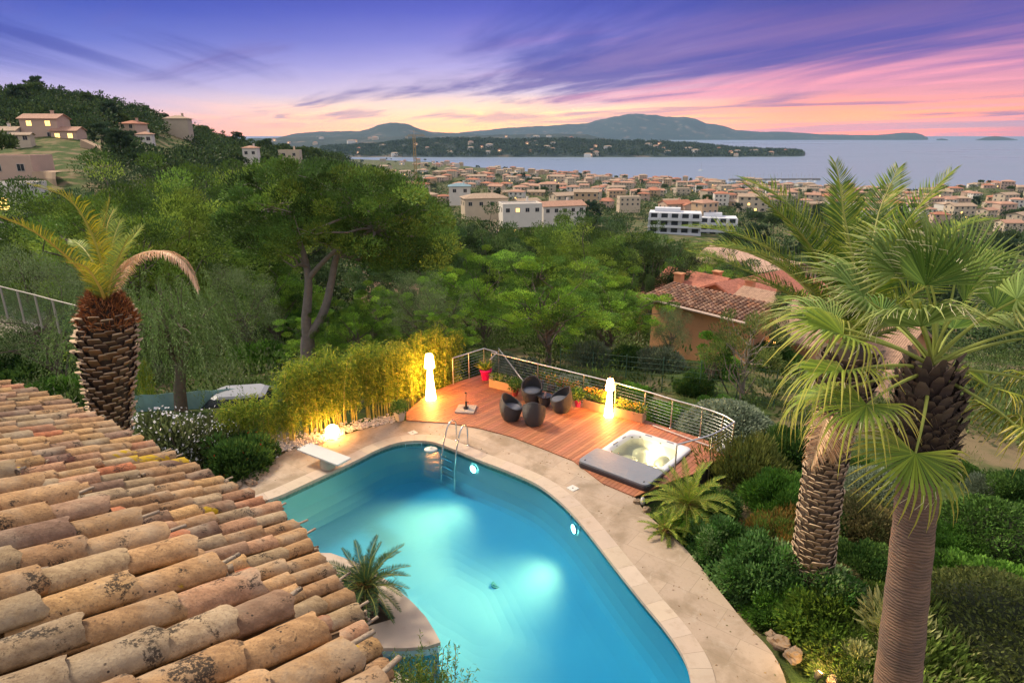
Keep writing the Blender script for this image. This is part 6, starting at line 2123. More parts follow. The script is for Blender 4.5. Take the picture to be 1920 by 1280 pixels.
# ================================================================ buildings
def roof_mat(name, col, scale=1.0):
    if name in MATS: return MATS[name]
    m = bpy.data.materials.new(name); b = NB(nt(m)); tc = b.n('ShaderNodeTexCoord')
    at_ = b.n('ShaderNodeAttribute', attribute_name='tint')
    n1 = b.noise(3 * scale, 5, .7, tc.outputs['Object']).outputs[0]
    v = b.n('ShaderNodeTexVoronoi'); v.inputs['Scale'].default_value = 4 * scale; b.l(tc.outputs['Object'], v.inputs[0])
    c = b.mix(b.sstep(n1, .35, .7), col, tuple(q * .6 for q in col))
    c = b.mix(b.math('MULTIPLY', b.sstep(v.outputs['Color'], .4, .9), .4), c, tuple(min(1, q * 1.35) for q in col))
    c = b.mix(1, c, at_.outputs['Color'], 'MULTIPLY')
    w = b.n('ShaderNodeTexWave', wave_type='BANDS', bands_direction='X'); w.inputs['Scale'].default_value = 1.4 * scale; b.l(tc.outputs['Object'], w.inputs[0])
    p = b.n('ShaderNodeBsdfPrincipled'); b.l(c, p.inputs['Base Color']); p.inputs['Roughness'].default_value = .9
    b.l(b.bump(w.outputs['Fac'], .5, .05), p.inputs['Normal']); b.out(p.outputs[0]); MATS[name] = m
    return m


def gable(mb, cx, cy, z, lx, ly, h, over=.4, axis='x', col=(1, 1, 1), th=.15):
    x, y = lx / 2 + over, ly / 2 + over
    k = h / (ly / 2 if axis == 'x' else lx / 2)
    d = over * k
    if axis == 'x':
        V = [(-x, -y, -d), (x, -y, -d), (x, 0, h), (-x, 0, h), (-x, y, -d), (x, y, -d)]
        F_ = [[0, 1, 2, 3], [3, 2, 5, 4]]
    else:
        V = [(-x, -y, -d), (-x, y, -d), (0, y, h), (0, -y, h), (x, -y, -d), (x, y, -d)]
        F_ = [[1, 0, 3, 2], [2, 3, 4, 5]]
    V = np.array(V, float) + [cx, cy, z + th]
    V2 = V - [0, 0, th]
    mb.add(np.concatenate([V, V2]), F_ + [[6 + q for q in f[::-1]] for f in F_] +
           ([[0, 6, 7, 1], [5, 11, 10, 4], [0, 3, 9, 6], [3, 4, 10, 9], [2, 1, 7, 8], [5, 2, 8, 11]] if axis == 'x' else [[1, 7, 6, 0], [4, 10, 11, 5], [0, 6, 9, 3], [3, 9, 10, 4], [2, 8, 7, 1], [5, 11, 8, 2]]), col)


def hip(mb, cx, cy, z, lx, ly, h, over=.4, col=(1, 1, 1)):
    x, y = lx / 2 + over, ly / 2 + over
    if lx >= ly:
        r = max(lx / 2 - ly / 2, .3); rid = [(-r, 0, h), (r, 0, h)]
        V = [(-x, -y, 0), (x, -y, 0), (x, y, 0), (-x, y, 0)] + rid
        mb_f = [[0, 1, 5, 4], [2, 3, 4, 5]]; tr = [[1, 2, 5], [3, 0, 4]]
    else:
        r = max(ly / 2 - lx / 2, .3); rid = [(0, -r, h), (0, r, h)]
        V = [(-x, -y, 0), (x, -y, 0), (x, y, 0), (-x, y, 0)] + rid
        mb_f = [[1, 2, 5, 4], [3, 0, 4, 5]]; tr = [[0, 1, 4], [2, 3, 5]]
    V = np.array(V, float) + [cx, cy, z]
    k = mb.n
    mb.add(V, mb_f, col)
    mb.Tr.append(np.array(tr) + k); mb.tm.append(np.zeros(2, int))
    W = V[:4] - [0, 0, .12]
    mb.add(np.concatenate([V[:4], W]), [[0, 4, 5, 1], [1, 5, 6, 2], [2, 6, 7, 3], [3, 7, 4, 0], [7, 6, 5, 4]], col)


def wallbox(mb, cx, cy, lx, ly, z0, z1, gab=None, axis='x', col=(1, 1, 1)):
    mb.box((cx, cy, (z0 + z1) / 2), (lx, ly, z1 - z0), 0, col)
    if gab:
        x, y = lx / 2, ly / 2
        k = mb.n
        if axis == 'x': V = [(-x, -y, z1), (-x, y, z1), (-x, 0, z1 + gab), (x, -y, z1), (x, y, z1), (x, 0, z1 + gab)]
        else: V = [(-x, -y, z1), (x, -y, z1), (0, -y, z1 + gab), (-x, y, z1), (x, y, z1), (0, y, z1 + gab)]
        V = np.array(V) + [cx, cy, 0]
        mb.add(V, [[0, 1, 2], [3, 5, 4]], col)


GL = lambda: mat('window_dark', (.03, .035, .045), .15, .1)
LIT = lambda: emat('window_lit', (1, .58, .16), 2.6)


def windows(parent, lst, ang=0, lit=(), fm=None, one=False):
    """lst: (x, y, z, w, h, normal angle) each a window part with a pane"""
    fm = fm or mat('window_frame', (.55, .5, .45), .6, .05)
    for i, (x, y, z, w, h, na) in enumerate(lst):
        nx, ny = math.cos(na), math.sin(na)
        a = na + math.pi / 2
        mb = MB()
        for dx, dz, ww, hh in ((0, h / 2, w + .12, .08), (0, -h / 2, w + .12, .08), (-w / 2, 0, .08, h - .08), (w / 2, 0, .08, h - .08), (0, 0, .05, h - .08)):
            mb.box((x + math.cos(a) * dx + nx * .03, y + math.sin(a) * dx + ny * .03, z + dz), (ww, .1, hh), a)
        if one:
            mb.box((x + nx * .02, y + ny * .02, z), (w - .06, .05, h - .06), a, mat=1); mb.obj('window', [fm, LIT() if i in lit else GL()], parent); continue
        f = mb.obj('window', fm, parent)
        mb = MB(); mb.box((x + nx * .02, y + ny * .02, z), (w - .06, .05, h - .06), a)
        mb.obj('pane', LIT() if i in lit else GL(), f)


def house(seed, lx, ly, h, kind, wall, roofc, name='house', storeys=1, wins=True, chimney=True, lit=(), cat='house'):
    rs = np.random.RandomState(seed)
    t = empty(name, cat=cat)
    wm = mat('wall_%d' % (int(wall[0] * 100) * 10000 + int(wall[1] * 100) * 100 + int(wall[2] * 100)), wall, .9, .12, .6)
    rm = roof_mat('roof_%d' % (int(roofc[0] * 100) * 10000 + int(roofc[1] * 100) * 100 + int(roofc[2] * 100)), roofc)
    mb = MB()
    gh = min(lx, ly) * .16
    if kind == 'gable': wallbox(mb, 0, 0, lx, ly, -4, h, gh, 'x' if lx > ly else 'y')
    elif kind == 'lshape':
        wallbox(mb, 0, 0, lx, ly, -4, h, gh, 'x'); wallbox(mb, lx * .28, -ly * .55, lx * .4, ly * .55, -4, h * .8, gh * .7, 'y')
    else: wallbox(mb, 0, 0, lx, ly, -4, h)
    if kind == 'flat':
        for a in ((0, -ly / 2 + .1, lx, .2), (0, ly / 2 - .1, lx, .2), (-lx / 2 + .1, 0, .2, ly - .4), (lx / 2 - .1, 0, .2, ly - .4)):
            mb.box((a[0], a[1], h + .22), (a[2] + .04, a[3] + .04, .44))
    mb.obj('wall', wm, t)
    mb = MB()
    if kind == 'gable': gable(mb, 0, 0, h, lx, ly, gh, .45, 'x' if lx > ly else 'y')
    elif kind == 'hip': hip(mb, 0, 0, h + .12, lx, ly, gh * 1.1, .45)
    elif kind == 'lshape':
        gable(mb, 0, 0, h, lx, ly, gh, .4, 'x'); gable(mb, lx * .28, -ly * .55, h * .8, lx * .4, ly * .55, gh * .7, .35, 'y')
    elif kind == 'flat': mb.box((0, 0, h + .06), (lx - .5, ly - .5, .1))
    r = mb.obj('roof', rm, t)
    if chimney:
        mb = MB(); mb.box((lx * .2, ly * .12, h + gh * .9 + .3), (.7, .5, 1.4)); mb.box((lx * .2, ly * .12, h + gh * .9 + 1.05), (.9, .7, .12)); mb.obj('chimney', wm, r)
    if wins:
        W = []
        for s in range(storeys):
            z = 1.5 + s * 2.9
            if z > h - .6: break
            nx = max(2, int(lx / 3.2))
            for i in range(nx):
                x = -lx / 2 + lx * (i + .5) / nx
                W.append((x, -ly / 2 - .0, z, 1.3, 1.3, -math.pi / 2))
            for i in range(max(1, int(ly / 4))):
                y = -ly / 2 + ly * (i + .5) / max(1, int(ly / 4))
                W.append((-lx / 2, y, z, 1.1, 1.3, math.pi))
        windows(t, W, lit=lit, one=seed >= 30)
    return t


WALLS = dict(cream=(.58, .48, .36), pink=(.56, .40, .31), ochre=(.54, .38, .24), white=(.70, .66, .60), sand=(.50, .42, .32))
ROOFS = dict(terra=(.42, .17, .10), rose=(.46, .26, .18), tan=(.42, .31, .22))


def place(o, px, py, dist=None, rz=0, sc=1, z=None, lab=None, group=None):
    if dist is None: p = gp(px, py)
    else:
        p = atY(px, py, dist)
    o.location = (p.x, p.y, p.z if z is None else z); o.rotation_euler = (0, 0, rz); o.scale = (sc, sc, sc)
    if lab: o['label'] = lab
    if group: o['group'] = group
    return o


def build_neighbours():
    """terracotta houses below the garden on the right"""
    terra = mat('terracotta_render', (.62, .31, .16), .9, .12, .8, bump=.15, col2=(.42, .22, .13), c2=(.5, .75))
    tr = roof_mat('old_tile_roof', (.40, .25, .17), 2.0)
    red = roof_mat('red_tile_roof', (.46, .17, .11), 2.0)
    glow = mat('window_frame', (.55, .5, .45), .6, .05)
    # --- the nearest one: long wall, mottled tile roof of real tile rows
    A = atY(1262, 545, 36.5); B = atY(1430, 600, 31.0)
    t = empty('house', (0, 0, 0), label='terracotta house with mottled old tile roof just beyond the lower garden', cat='house')
    eL = atY(1247, 566, 33.5); eR = atY(1402, 604, 29.6)      # eave line
    d = (eR - eL); d.z = 0; L = d.length; u = d.normalized(); v = Vector((-u.y, u.x, 0))
    ze = (eL.z + eR.z) / 2
    o = Vector((eL.x, eL.y, 0)); o -= u * 1.5; L += 1.5
    W = 2.7; rise = .40
    def P(a, b, z): q = o + u * a + v * b; return (q.x, q.y, z)
    mb = MB()
    base = -6
    corners = [P(.3, .45, 0), P(L - .2, .45, 0), P(L - .2, W, 0), P(.3, W, 0)]
    mb.prism([(c[0], c[1]) for c in corners], base, ze - .1)
    k = [P(L - .2, .45, ze - .1), P(L - .2, W, ze - .1), P(L - .2, W, ze + rise - .12)]
    mb.add(k, [[0, 1, 2]]); mb.add([P(.3, .45, ze - .1), P(.3, W, ze - .1), P(.3, W, ze + rise - .12)], [[0, 2, 1]])
    mb.add([P(.3, W, ze - .2), P(L - .2, W, ze - .2), P(L - .2, W, ze + rise - .12), P(.3, W, ze + rise - .12)], [[0, 1, 2, 3][::-1]])
    mb.obj('wall', terra, t)
    mb = MB(); rs = np.random.RandomState(4)
    nrow = int(L / .27)
    pal = np.array([(1, 1, 1), (1.35, 1.3, 1.25), (.7, .62, .6), (1.2, .95, .8), (.85, .8, .85)])
    for i in range(nrow + 1):
        a = i * L / nrow
        nb = 12
        for j in range(nb):
            b0 = j * W / nb; b1 = b0 + W / nb * 1.12
            z0 = ze + rise * b0 / W + .03; z1 = ze + rise * b1 / W
            c = pal[rs.randint(0, 5)] * rs.uniform(.75, 1.2)
            q = np.linspace(0, math.pi, 6)
            V = [P(a - math.cos(x) * .105, b0, z0 + math.sin(x) * .09) for x in q] + [P(a - math.cos(x) * .09, b1, z1 + math.sin(x) * .075) for x in q]
            mb.add(V, [[e, e + 1, 7 + e, 6 + e] for e in range(5)], c)
    mb.add([P(0, 0, ze - .03), P(L, 0, ze - .03), P(L, W, ze + rise - .03), P(0, W, ze + rise - .03)], [[0, 1, 2, 3]], (.6, .55, .5))
    mb.obj('roof', tr, t, smooth=True)
    mb = MB(); a_ = P(0, -.08, ze - .06); b_ = P(L, -.08, ze - .06); mb.tube([a_, b_], .07, 8); mb.obj('gutter', mat('gutter_pink', (.55, .42, .36), .5), t)
    # wall lamp glow on the end wall
    q = P(L + .02, 2.6, ze - 1.7)
    mb = MB(); mb.rbox((q[0] + .05, q[1], q[2]), (.12, .12, .2), .03); lp = mb.obj('wall_lamp', emat('wall_lamp_glow', (1, .5, .12), 12), t)
    # two storey block right behind with red roofs
    def blk(px0, py0, Y, lx, ly, h, rz, kind, lab, rm, wallm=terra, rise_=1.3, axis='x', ch=None):
        p = atY(px0, py0, Y)
        t = empty('house', (p.x, p.y, p.z - .3), rz, label=lab, cat='house', group='terracotta houses beyond the garden')
        mb = MB(); wallbox(mb, 0, 0, lx, ly, -8, 0, rise_, axis) if kind == 'gable' else wallbox(mb, 0, 0, lx, ly, -8, 0)
        mb.obj('wall', wallm, t)
        mb = MB(); (gable(mb, 0, 0, 0, lx, ly, rise_, .4, axis) if kind == 'gable' else hip(mb, 0, 0, .12, lx, ly, rise_, .4)); r = mb.obj('roof', rm, t)
        if ch:
            for cx, cy in ch:
                mb = MB(); mb.box((cx, cy, rise_ * .7 + .2), (.55, .45, 1.1)); mb.box((cx, cy, rise_ * .7 + .79), (.7, .6, .08)); mb.obj('chimney', wallm, r)
        return t
    rz = math.atan2(u.y, u.x)
    blk(1485, 592, 34, 5.5, 6, 0, rz, 'gable', 'tall narrow terracotta house behind the slim cypress', tr, ch=[(-1, .5)])
    blk(1345, 556, 43, 9, 6, 0, rz + .1, 'hip', 'terracotta house with red roof and dormer, behind the mottled roof', red, ch=[(-2.5, -1), (2, .5)])
    blk(1415, 545, 44, 8, 6, 0, rz + 1.5, 'gable', 'terracotta house with plain red roof, right of the one with two chimneys', red)
    blk(1306, 536, 50, 5, 5, 0, rz, 'gable', 'small terracotta house with steep red roof at the left of the group', red, ch=[(1.6, .3)])
    blk(1505, 545, 46, 7, 6, 0, rz, 'hip', 'terracotta house with red hipped roof, farthest right of the group', red)
    pk = mat('pink_render', (.56, .36, .27), .9, .1, .8)
    blk(1410, 492, 78, 13, 7, 0, rz - .15, 'gable', 'long pale pink house standing among dark trees above the red roofs', roof_mat('pale_tile_roof', (.50, .33, .25), 1.5), pk)
    blk(1600, 625, 34, 6, 5, 0, rz, 'gable', 'terracotta house hidden behind the palm fronds on the right', tr)
    # pinkish house under the tall pine, seen through branches
    blk(790, 556, 56, 9, 5, 0, -.2, 'gable', 'pink house with tiled roof seen through the olive branches', tr, pk)
    # second lit house on the right edge, behind the palms
    p = atY(1625, 735, 26)
    t = empty('garden_shed', (p.x, p.y, p.z - 1.6), .4, label='low terracotta outbuilding with lit opening behind the palms', cat='outbuilding')
    mb = MB(); wallbox(mb, 0, 0, 4.2, 3, -2, 1.6); mb.obj('wall', terra, t)
    mb = MB(); gable(mb, 0, 0, 1.6, 4.2, 3, .6, .3, 'x'); mb.obj('roof', tr, t)
    windows(t, [(-.6, -1.5, .8, 1.1, .9, -math.pi / 2)], lit=(0,))


def build_flats():
    """white block of flats with balconies"""
    wh = mat('flats_white', (.66, .68, .72), .7, .05, .3)
    gl = GL()
    D = 285.
    p = atY(1288, 452, D); z0 = p.z - 2.6
    for (px, n, wd, st, lab) in ((1262, 0, 22, 5, 'white block of flats with long balconies, the larger one'), (1342, 1, 16, 4, 'lower white block of flats with balconies, right of the larger one')):
        x = (px - 960) / 1200 * D / 1.0 * 1.0
        q = atY(px, 452, D + n * 8)
        t = empty('apartment_building', (q.x, q.y, z0), R(-14), label=lab, cat='apartment building', group='white blocks of flats below the town')
        mb = MB(); mb.box((0, 0, st * 1.55 + -3), (wd, 10, st * 3.1 + 6)); mb.box((-wd * .15, 1, st * 3.1 + .8), (wd * .5, 5, 1.6)); mb.obj('wall', wh, t)
        for s in range(st):
            z = s * 3.1 + .1
            mb = MB(); mb.box((0, -5.8, z), (wd + .6, 1.6, .25)); mb.box((0, -6.5, z + .6), (wd + .6, .08, .9))
            nb = int(wd / 4)
            for k in range(nb + 1): mb.box((-wd / 2 + k * wd / nb, -5.75, z + 1.5), (.25, 1.4, 2.8))
            mb.obj('balcony', wh, t)
            for k in range(nb):
                mb = MB(); mb.box((-wd / 2 + (k + .5) * wd / nb, -5.02, z + 1.55), (wd / nb * .62, .08, 2.2)); mb.obj('window', gl, t)


def build_town(trees):
    rs = np.random.RandomState(101)
    A, Bp, Cp, Ol, cy = trees
    # ---- manually placed larger houses
    g = 'large houses at the near edge of the town'
    def big(o, px, py, D, rz, sc, lab):
        p = atY(px, py, D)
        o.location = (p.x, p.y, p.z); o.rotation_euler = (0, 0, rz); o.scale = (sc,) * 3; o['label'] = lab; o['group'] = g
    big(house(1, 15, 8, 3.2, 'hip', WALLS['cream'], ROOFS['tan'], lit=()), 908, 388, 225, .25, 1, 'wide cream villa with tan hipped roof above the round dark pine')
    big(house(2, 13, 8, 3.1, 'flat', WALLS['white'], (.5, .45, .4), storeys=1, lit=(1,)), 975, 400, 215, .2, 1, 'modern white villa with a flat roof and one lit window')
    big(house(3, 8, 6, 3, 'hip', WALLS['white'], (.20, .32, .38)), 862, 364, 250, .1, 1, 'small white house with a blue grey roof left of the cream villa')
    big(house(4, 14, 9, 3, 'lshape', WALLS['pink'], ROOFS['terra']), 1265, 392, 330, .3, 1, 'pink house with bright terracotta L shaped roof above the white flats')
    big(house(5, 14, 8, 6, 'flat', WALLS['cream'], (.5, .4, .3), storeys=2), 1178, 386, 370, .1, .85, 'cream flat roofed block left of the bright terracotta roofs')
    big(house(6, 13, 8, 6, 'gable', WALLS['ochre'], ROOFS['tan'], storeys=2), 1098, 380, 360, -.1, 1, 'ochre house with tan gable roof in the middle of the town')
    big(house(7, 10, 7, 5.5, 'hip', WALLS['ochre'], ROOFS['rose'], storeys=2), 1320, 402, 300, .5, 1, 'ochre house with rose hipped roof, right of the bright terracotta roofs')
    big(house(8, 16, 8, 3, 'gable', WALLS['white'], ROOFS['rose']), 1050, 400, 230, .35, 1, 'long low white house with rose roof beside the modern white villa')
    # ---- hillside houses on the left
    gh = 'houses on the wooded hillside'; HS = []
    def hs(o, px, py, D, rz, sc, lab):
        p = atY(px, py, D); o.location = (p.x, p.y, p.z); o.rotation_euler = (0, 0, rz); o.scale = (sc,) * 3; o['label'] = lab; o['group'] = gh
        for k in range(4): HS.append((p.x * (1 - .06 * k), p.y * (1 - .06 * k)))
    o = house(11, 9, 7, 5.6, 'gable', WALLS['pink'], ROOFS['rose'], storeys=2, lit=(3, 4, 5)); hs(o, 92, 264, 190, .15, 1.05, 'pink two storey house with brightly lit windows on the hillside')
    o = house(12, 6.5, 6, 2.8, 'gable', WALLS['pink'], ROOFS['rose'], chimney=False, lit=(0, 1)); hs(o, 132, 265, 189, .15, 1, 'low pink wing with a lit window beside the two storey pink house')
    o = house(13, 9, 6, 3.2, 'gable', WALLS['white'], ROOFS['tan']); hs(o, 8, 268, 185, .2, 1, 'white house at the left edge of the hillside')
    o = house(14, 12, 7, 3.2, 'flat', WALLS['pink'], (.45, .3, .22), storeys=1, chimney=False); hs(o, 22, 328, 125, .1, 1, 'pink flat roofed house with a long row of windows at the left edge')
    o = house(15, 6.5, 6, 5.2, 'hip', WALLS['pink'], ROOFS['terra'], storeys=2); hs(o, 254, 262, 235, -.2, 1, 'small pink house with red pointed roof half hidden in the trees')
    o = house(16, 8, 6.5, 6, 'hip', WALLS['sand'], ROOFS['tan'], storeys=2, wins=False); hs(o, 338, 255, 290, .2, 1.15, 'sand coloured windowless house on the skyline')
    o = house(17, 6, 5, 3.4, 'hip', WALLS['white'], ROOFS['rose']); hs(o, 472, 293, 260, .1, .9, 'small white house with rose roof in the woods below the skyline')
    o = house(18, 9, 6, 3, 'flat', WALLS['cream'], (.5, .4, .3)); hs(o, 545, 296, 300, .1, 1, 'cream flat roofed house at the right end of the hillside')
    o = house(19, 5, 5, 3, 'hip', WALLS['white'], ROOFS['rose']); hs(o, 275, 268, 225, .3, .9, 'grey white annexe beside the small pink house')
    o = house(20, 7, 5, 3.0, 'flat', WALLS['white'], (.5, .45, .4), chimney=False, lit=(0, 1)); hs(o, 8, 405, 62, .1, .9, 'white house with two brightly lit windows at the left edge, below the others')
    o = house(23, 5, 4, 2.4, 'gable', WALLS['cream'], ROOFS['tan'], chimney=False); hs(o, 45, 268, 170, .3, .8, 'cream outbuilding between the white house and the lit pink house')
    # pale bank / terrace walls on the hill
    o = MB(); 
    mw = mat('pale_earth', (.42, .30, .20), .95, .2, .3)
    for k, (x0, y0, x1, y1, D, h, lab) in enumerate(((150, 262, 222, 300, 175, 1.8, 'pale earth bank running down beside the lit pink house'), (0, 300, 60, 297, 150, 1.6, 'pale retaining wall above the pink flat roofed house'), (60, 322, 110, 322, 122, 1.2, 'pale roadside wall at the left'))):
        a = atY(x0, y0, D); b_ = atY(x1, y1, D - 4)
        mb = MB(); n = 8
        P = [a.lerp(b_, t) + Vector((0, math.sin(t * 5) * .8, 0)) for t in np.linspace(0, 1, n)]
        V = [tuple(q) for q in P] + [(q.x, q.y - .4, q.z - h) for q in P] + [(q.x, q.y + 2.5, q.z) for q in P] + [(q.x, q.y - .4, q.z - 6) for q in P]
        mb.add(V, [[i, n + i, n + i + 1, i + 1] for i in range(n - 1)] + [[2 * n + i, i, i + 1, 2 * n + i + 1] for i in range(n - 1)] + [[n + i, 3 * n + i, 3 * n + i + 1, n + i + 1] for i in range(n - 1)])
        mb.obj('retaining_wall', mw, label=lab, cat='wall')
    # ---- small houses of the town as copies of a few kinds
    kinds = []
    for i, (lx, ly, h, k, w, r_, st, lit) in enumerate(((11, 8, 5.6, 'gable', 'cream', 'rose', 2, ()), (9, 7, 5.4, 'hip', 'pink', 'terra', 2, ()), (14, 8, 3.2, 'gable', 'ochre', 'tan', 1, ()), (12, 9, 6, 'flat', 'sand', 'tan', 2, ()), (10, 8, 5.6, 'hip', 'white', 'rose', 2, (1,)), (15, 9, 8.4, 'gable', 'cream', 'tan', 3, (2, 7)))):
        o = house(30 + i, lx, ly, h, k, WALLS[w], ROOFS[r_], storeys=st, chimney=i % 2 == 0, lit=lit)
        kinds.append((Proto(o), '%s %s house with %s roof' % (w if w != 'sand' else 'sand coloured', {1: 'low', 2: 'two storey', 3: 'tall'}[st], {'gable': 'gabled', 'hip': 'hipped', 'flat': 'flat'}[k] + ' ' + {'rose': 'rose', 'terra': 'terracotta', 'tan': 'tan'}[r_])))
    pts = []
    def ok(x, y, d):
        return all((x - a) ** 2 + (y - b_) ** 2 > d * d for a, b_ in pts)
    cnt = 0; tries = 0
    while cnt < 205 and tries < 20000:
        tries += 1
        az = rs.uniform(700, 1960); r = rs.uniform(0, 1) ** .85 * 900 + 290
        sy = np.interp(az, _sh_px, _sh_y); dsh = 88.7 / ((sy - 250) / 1262.0)
        r = 290 + (r - 290) / 900 * (dsh - 330)
        x = (az - 960) / 1262 * r; y = r
        if az < 1300 and r < 400 and rs.rand() < .3: continue
        if 1200 < az < 1560 and r < 430: continue
        if az > 1560 and r < 330: continue
        z = T(x, y)
        if z < -79: continue
        if not ok(x, y, 11.5 + r * .006): continue
        pts.append((x, y))
        k = rs.randint(0, len(kinds))
        kinds[k][0].put((x, y, z), rs.uniform(-.6, .6), rs.uniform(.85, 1.25), kinds[k][1] + ' in the town', 'houses of the town by the bay')
        cnt += 1
    # past the three hundred nearest: the rest of the town as one mass
    mb = MB(); mr = MB(); cnt = 0; tries = 0
    while cnt < 210 and tries < 30000:
        tries += 1
        az = rs.uniform(780, 1980); sy = np.interp(az, _sh_px, _sh_y); dsh = 88.7 / ((sy - 250) / 1262.0)
        r = rs.uniform(480, dsh - 25); x = (az - 960) / 1262 * r; z = T(x, r)
        if z < -79 or not ok(x, r, 10.5): continue
        pts.append((x, r)); cnt += 1
        lx, ly, h = rs.uniform(9, 17), rs.uniform(7, 10), rs.choice([3.2, 6, 6, 9])
        w = list(WALLS.values())[rs.randint(0, 5)]; q = [MB(), MB()]
        wallbox(q[0], 0, 0, lx, ly, -4, h, None, 'x', w)
        for k in range(int(lx / 3)):
            for zz in np.arange(1.5, h, 2.9): q[0].box((-lx / 2 + 1.5 + k * 3, -ly / 2 - .03, zz), (1.2, .1, 1.3), 0, (.05, .05, .06))
        hip(q[1], 0, 0, h + .1, lx, ly, 1.5, .4, list(ROOFS.values())[rs.randint(0, 3)])
        M = Matrix.Translation((x, r, z)) @ Matrix.Rotation(rs.uniform(-.6, .6), 4, 'Z')
        for a_, b2 in ((mb, q[0]), (mb, q[1])):
            b2.xform(M); a_.V += b2.V; a_.C += b2.C
            a_.Q += [f + a_.n for f in b2.Q]; a_.Tr += [f + a_.n for f in b2.Tr]; a_.qm += b2.qm; a_.tm += b2.tm; a_.n += b2.n
    mb.obj('distant_houses', mat('far_house_paint', (1, 1, 1), .9, .12, .3, tint=True), kind='stuff', label='mass of small pale houses with terracotta roofs down to the shore')
    # trees between them (separate copies), low detail
    ft = []
    for sd, (pal, rx, rz_, h) in enumerate((( [(.045, .075, .03), (.06, .09, .03), (.035, .06, .025)], 4.2, 3.2, 7), ([(.055, .095, .03), (.075, .11, .035)], 3.2, 2.0, 7.5), ([(.03, .055, .03), (.04, .065, .03)], 2.8, 4, 9))):
        ft.append(make_tree('tree', 'tree', 200 + sd, h, rx, rz_, 34, 60, .85, .34, pal, 2, .25, .7, .8, -.5, .3, nlimb=3))
    tl = ['round dark tree', 'umbrella shaped pine', 'tall dark tree']
    cnt = 0; tries = 0
    while cnt < 190 and tries < 9000:
        tries += 1
        az = rs.uniform(650, 1960); sy = np.interp(az, _sh_px, _sh_y); dsh = 88.7 / ((sy - 250) / 1262.0)
        r = 110 + rs.uniform(0, 1) ** 1.1 * (dsh - 160)
        x = (az - 960) / 1262 * r; y = r
        z = T(x, y)
        if z < -78.5 or not ok(x, y, 8) or (r < 300 and z + 8 > 8.7 - (.165 if 1180 < az < 1400 and r < 290 else .108 if az > 1050 else .116) * r): continue
        pts.append((x, y)); k = rs.randint(0, 3)
        ft[k].put((x, y, z), rs.uniform(0, 6), rs.uniform(.7, 1.25) * (1.1 if r < 350 else .9), tl[k] + ' between the houses of the town', 'trees between the houses of the town')
        cnt += 1
    # hillside trees one can tell apart (skyline and round the houses)
    lab = ['round dark tree on the wooded hillside', 'umbrella shaped pine on the wooded hillside', 'tall dark tree on the wooded hillside']
    for k in range(95):
        if k < 60:
            az = -40 + 660 * (k + rs.uniform(-.4, .4)) / 60; r = rs.uniform(315, 350)
        else:
            az = rs.uniform(-30, 640); r = rs.uniform(120, 310)
        x = (az - 960) / 1262 * r; i = rs.randint(0, 3)
        if k >= 60 and 0 < az < 165 and 110 < r < 215: continue
        if az < 20 and k < 60: continue
        ft[i].put((x, r, T(x, r) - .5), rs.uniform(0, 6), rs.uniform(.65, 1.05), lab[i], 'trees on the wooded hillside')
    # ---- woods as one mass
    for (r0, r1, n, L_, W_, npc, hs_) in ((62, 150, 1700, .36, .24, 170, .8), (150, 1150, 13500, .9, .6, 60, 1.0)):
        mb = MB(); C = []
        az = rs.uniform(-150, 2100, n); u_ = rs.uniform(0, 1, n)
        lf = rs.rand(n) < .5; az = np.where(lf, rs.uniform(-900, 640, n), az)
        r = r0 + u_ * np.where(az < 640, min(r1, 420) - r0, r1 - r0)
        x = (az - 960) / 1262 * r; y = r; z = terr(x, y)
        for i in range(n):
            left = az[i] < 640
            if z[i] < -77: continue
            if left and -10 < az[i] < 165 and 112 < r[i] < 212 and rs.rand() < .93: continue
            if not left and not ok(x[i], y[i], 7 if r[i] < 330 else 3.6): continue
            if left and not all((x[i] - a_) ** 2 + (y[i] - b2) ** 2 > 100 for a_, b2 in HS): continue
            if abs(az[i] - 1290) < 80 and 262 < r[i] < 305: continue
            h = rs.uniform(2.4, 5.2) * (1.2 if r[i] < 420 else .9) * hs_
            if not left and r[i] < 300 and z[i] + h * 1.2 > 8.7 - (.165 if 1180 < az[i] < 1400 and r[i] < 290 else .108 if az[i] > 1050 else .116) * r[i]: continue
            C.append((x[i], y[i], z[i] + h * .45, h))
        C = np.array(C)
        foliage(mb, C[:, :3], C[:, 3] * .72, npc, L_, W_, [(.034, .062, .022), (.045, .08, .024), (.024, .045, .018), (.062, .092, .026)], rs, .85, .5, 0, 0, (0, 0, -50), .35)
        mb.obj('woods', leafmat('far_leaf', (1, 1, 1), .15), kind='stuff', label='dense woods covering the %s slopes round the town and hillside' % ('near' if r0 < 100 else 'far'))
    # ---- headland: woods and houses
    mb = MB(); n = 5200; C = []
    px = rs.uniform(600, 1510, n); r = rs.uniform(2590, 3100, n)
    x = (px - 960) / 1262 * r
    for i in range(n):
        zz = hillz(PENIN, x[i], r[i])
        if zz < -77 + (px[i] > 1300) * -1: continue
        C.append((x[i], r[i], zz + 3, rs.uniform(5, 11)))
    C = np.array(C)
    foliage(mb, C[:, :3], C[:, 3], 16, 7, 4.5, [(.030, .05, .022), (.04, .06, .025), (.05, .07, .03)], rs, .8, .7, 0, 0, (0, 0, -5000), .3)
    mb.obj('woods', leafmat('far_leaf', (1, 1, 1), .15), kind='stuff', label='dark woods covering the headland in the bay')
    lm = emat('far_lit', (1, .62, .28), 1.6)
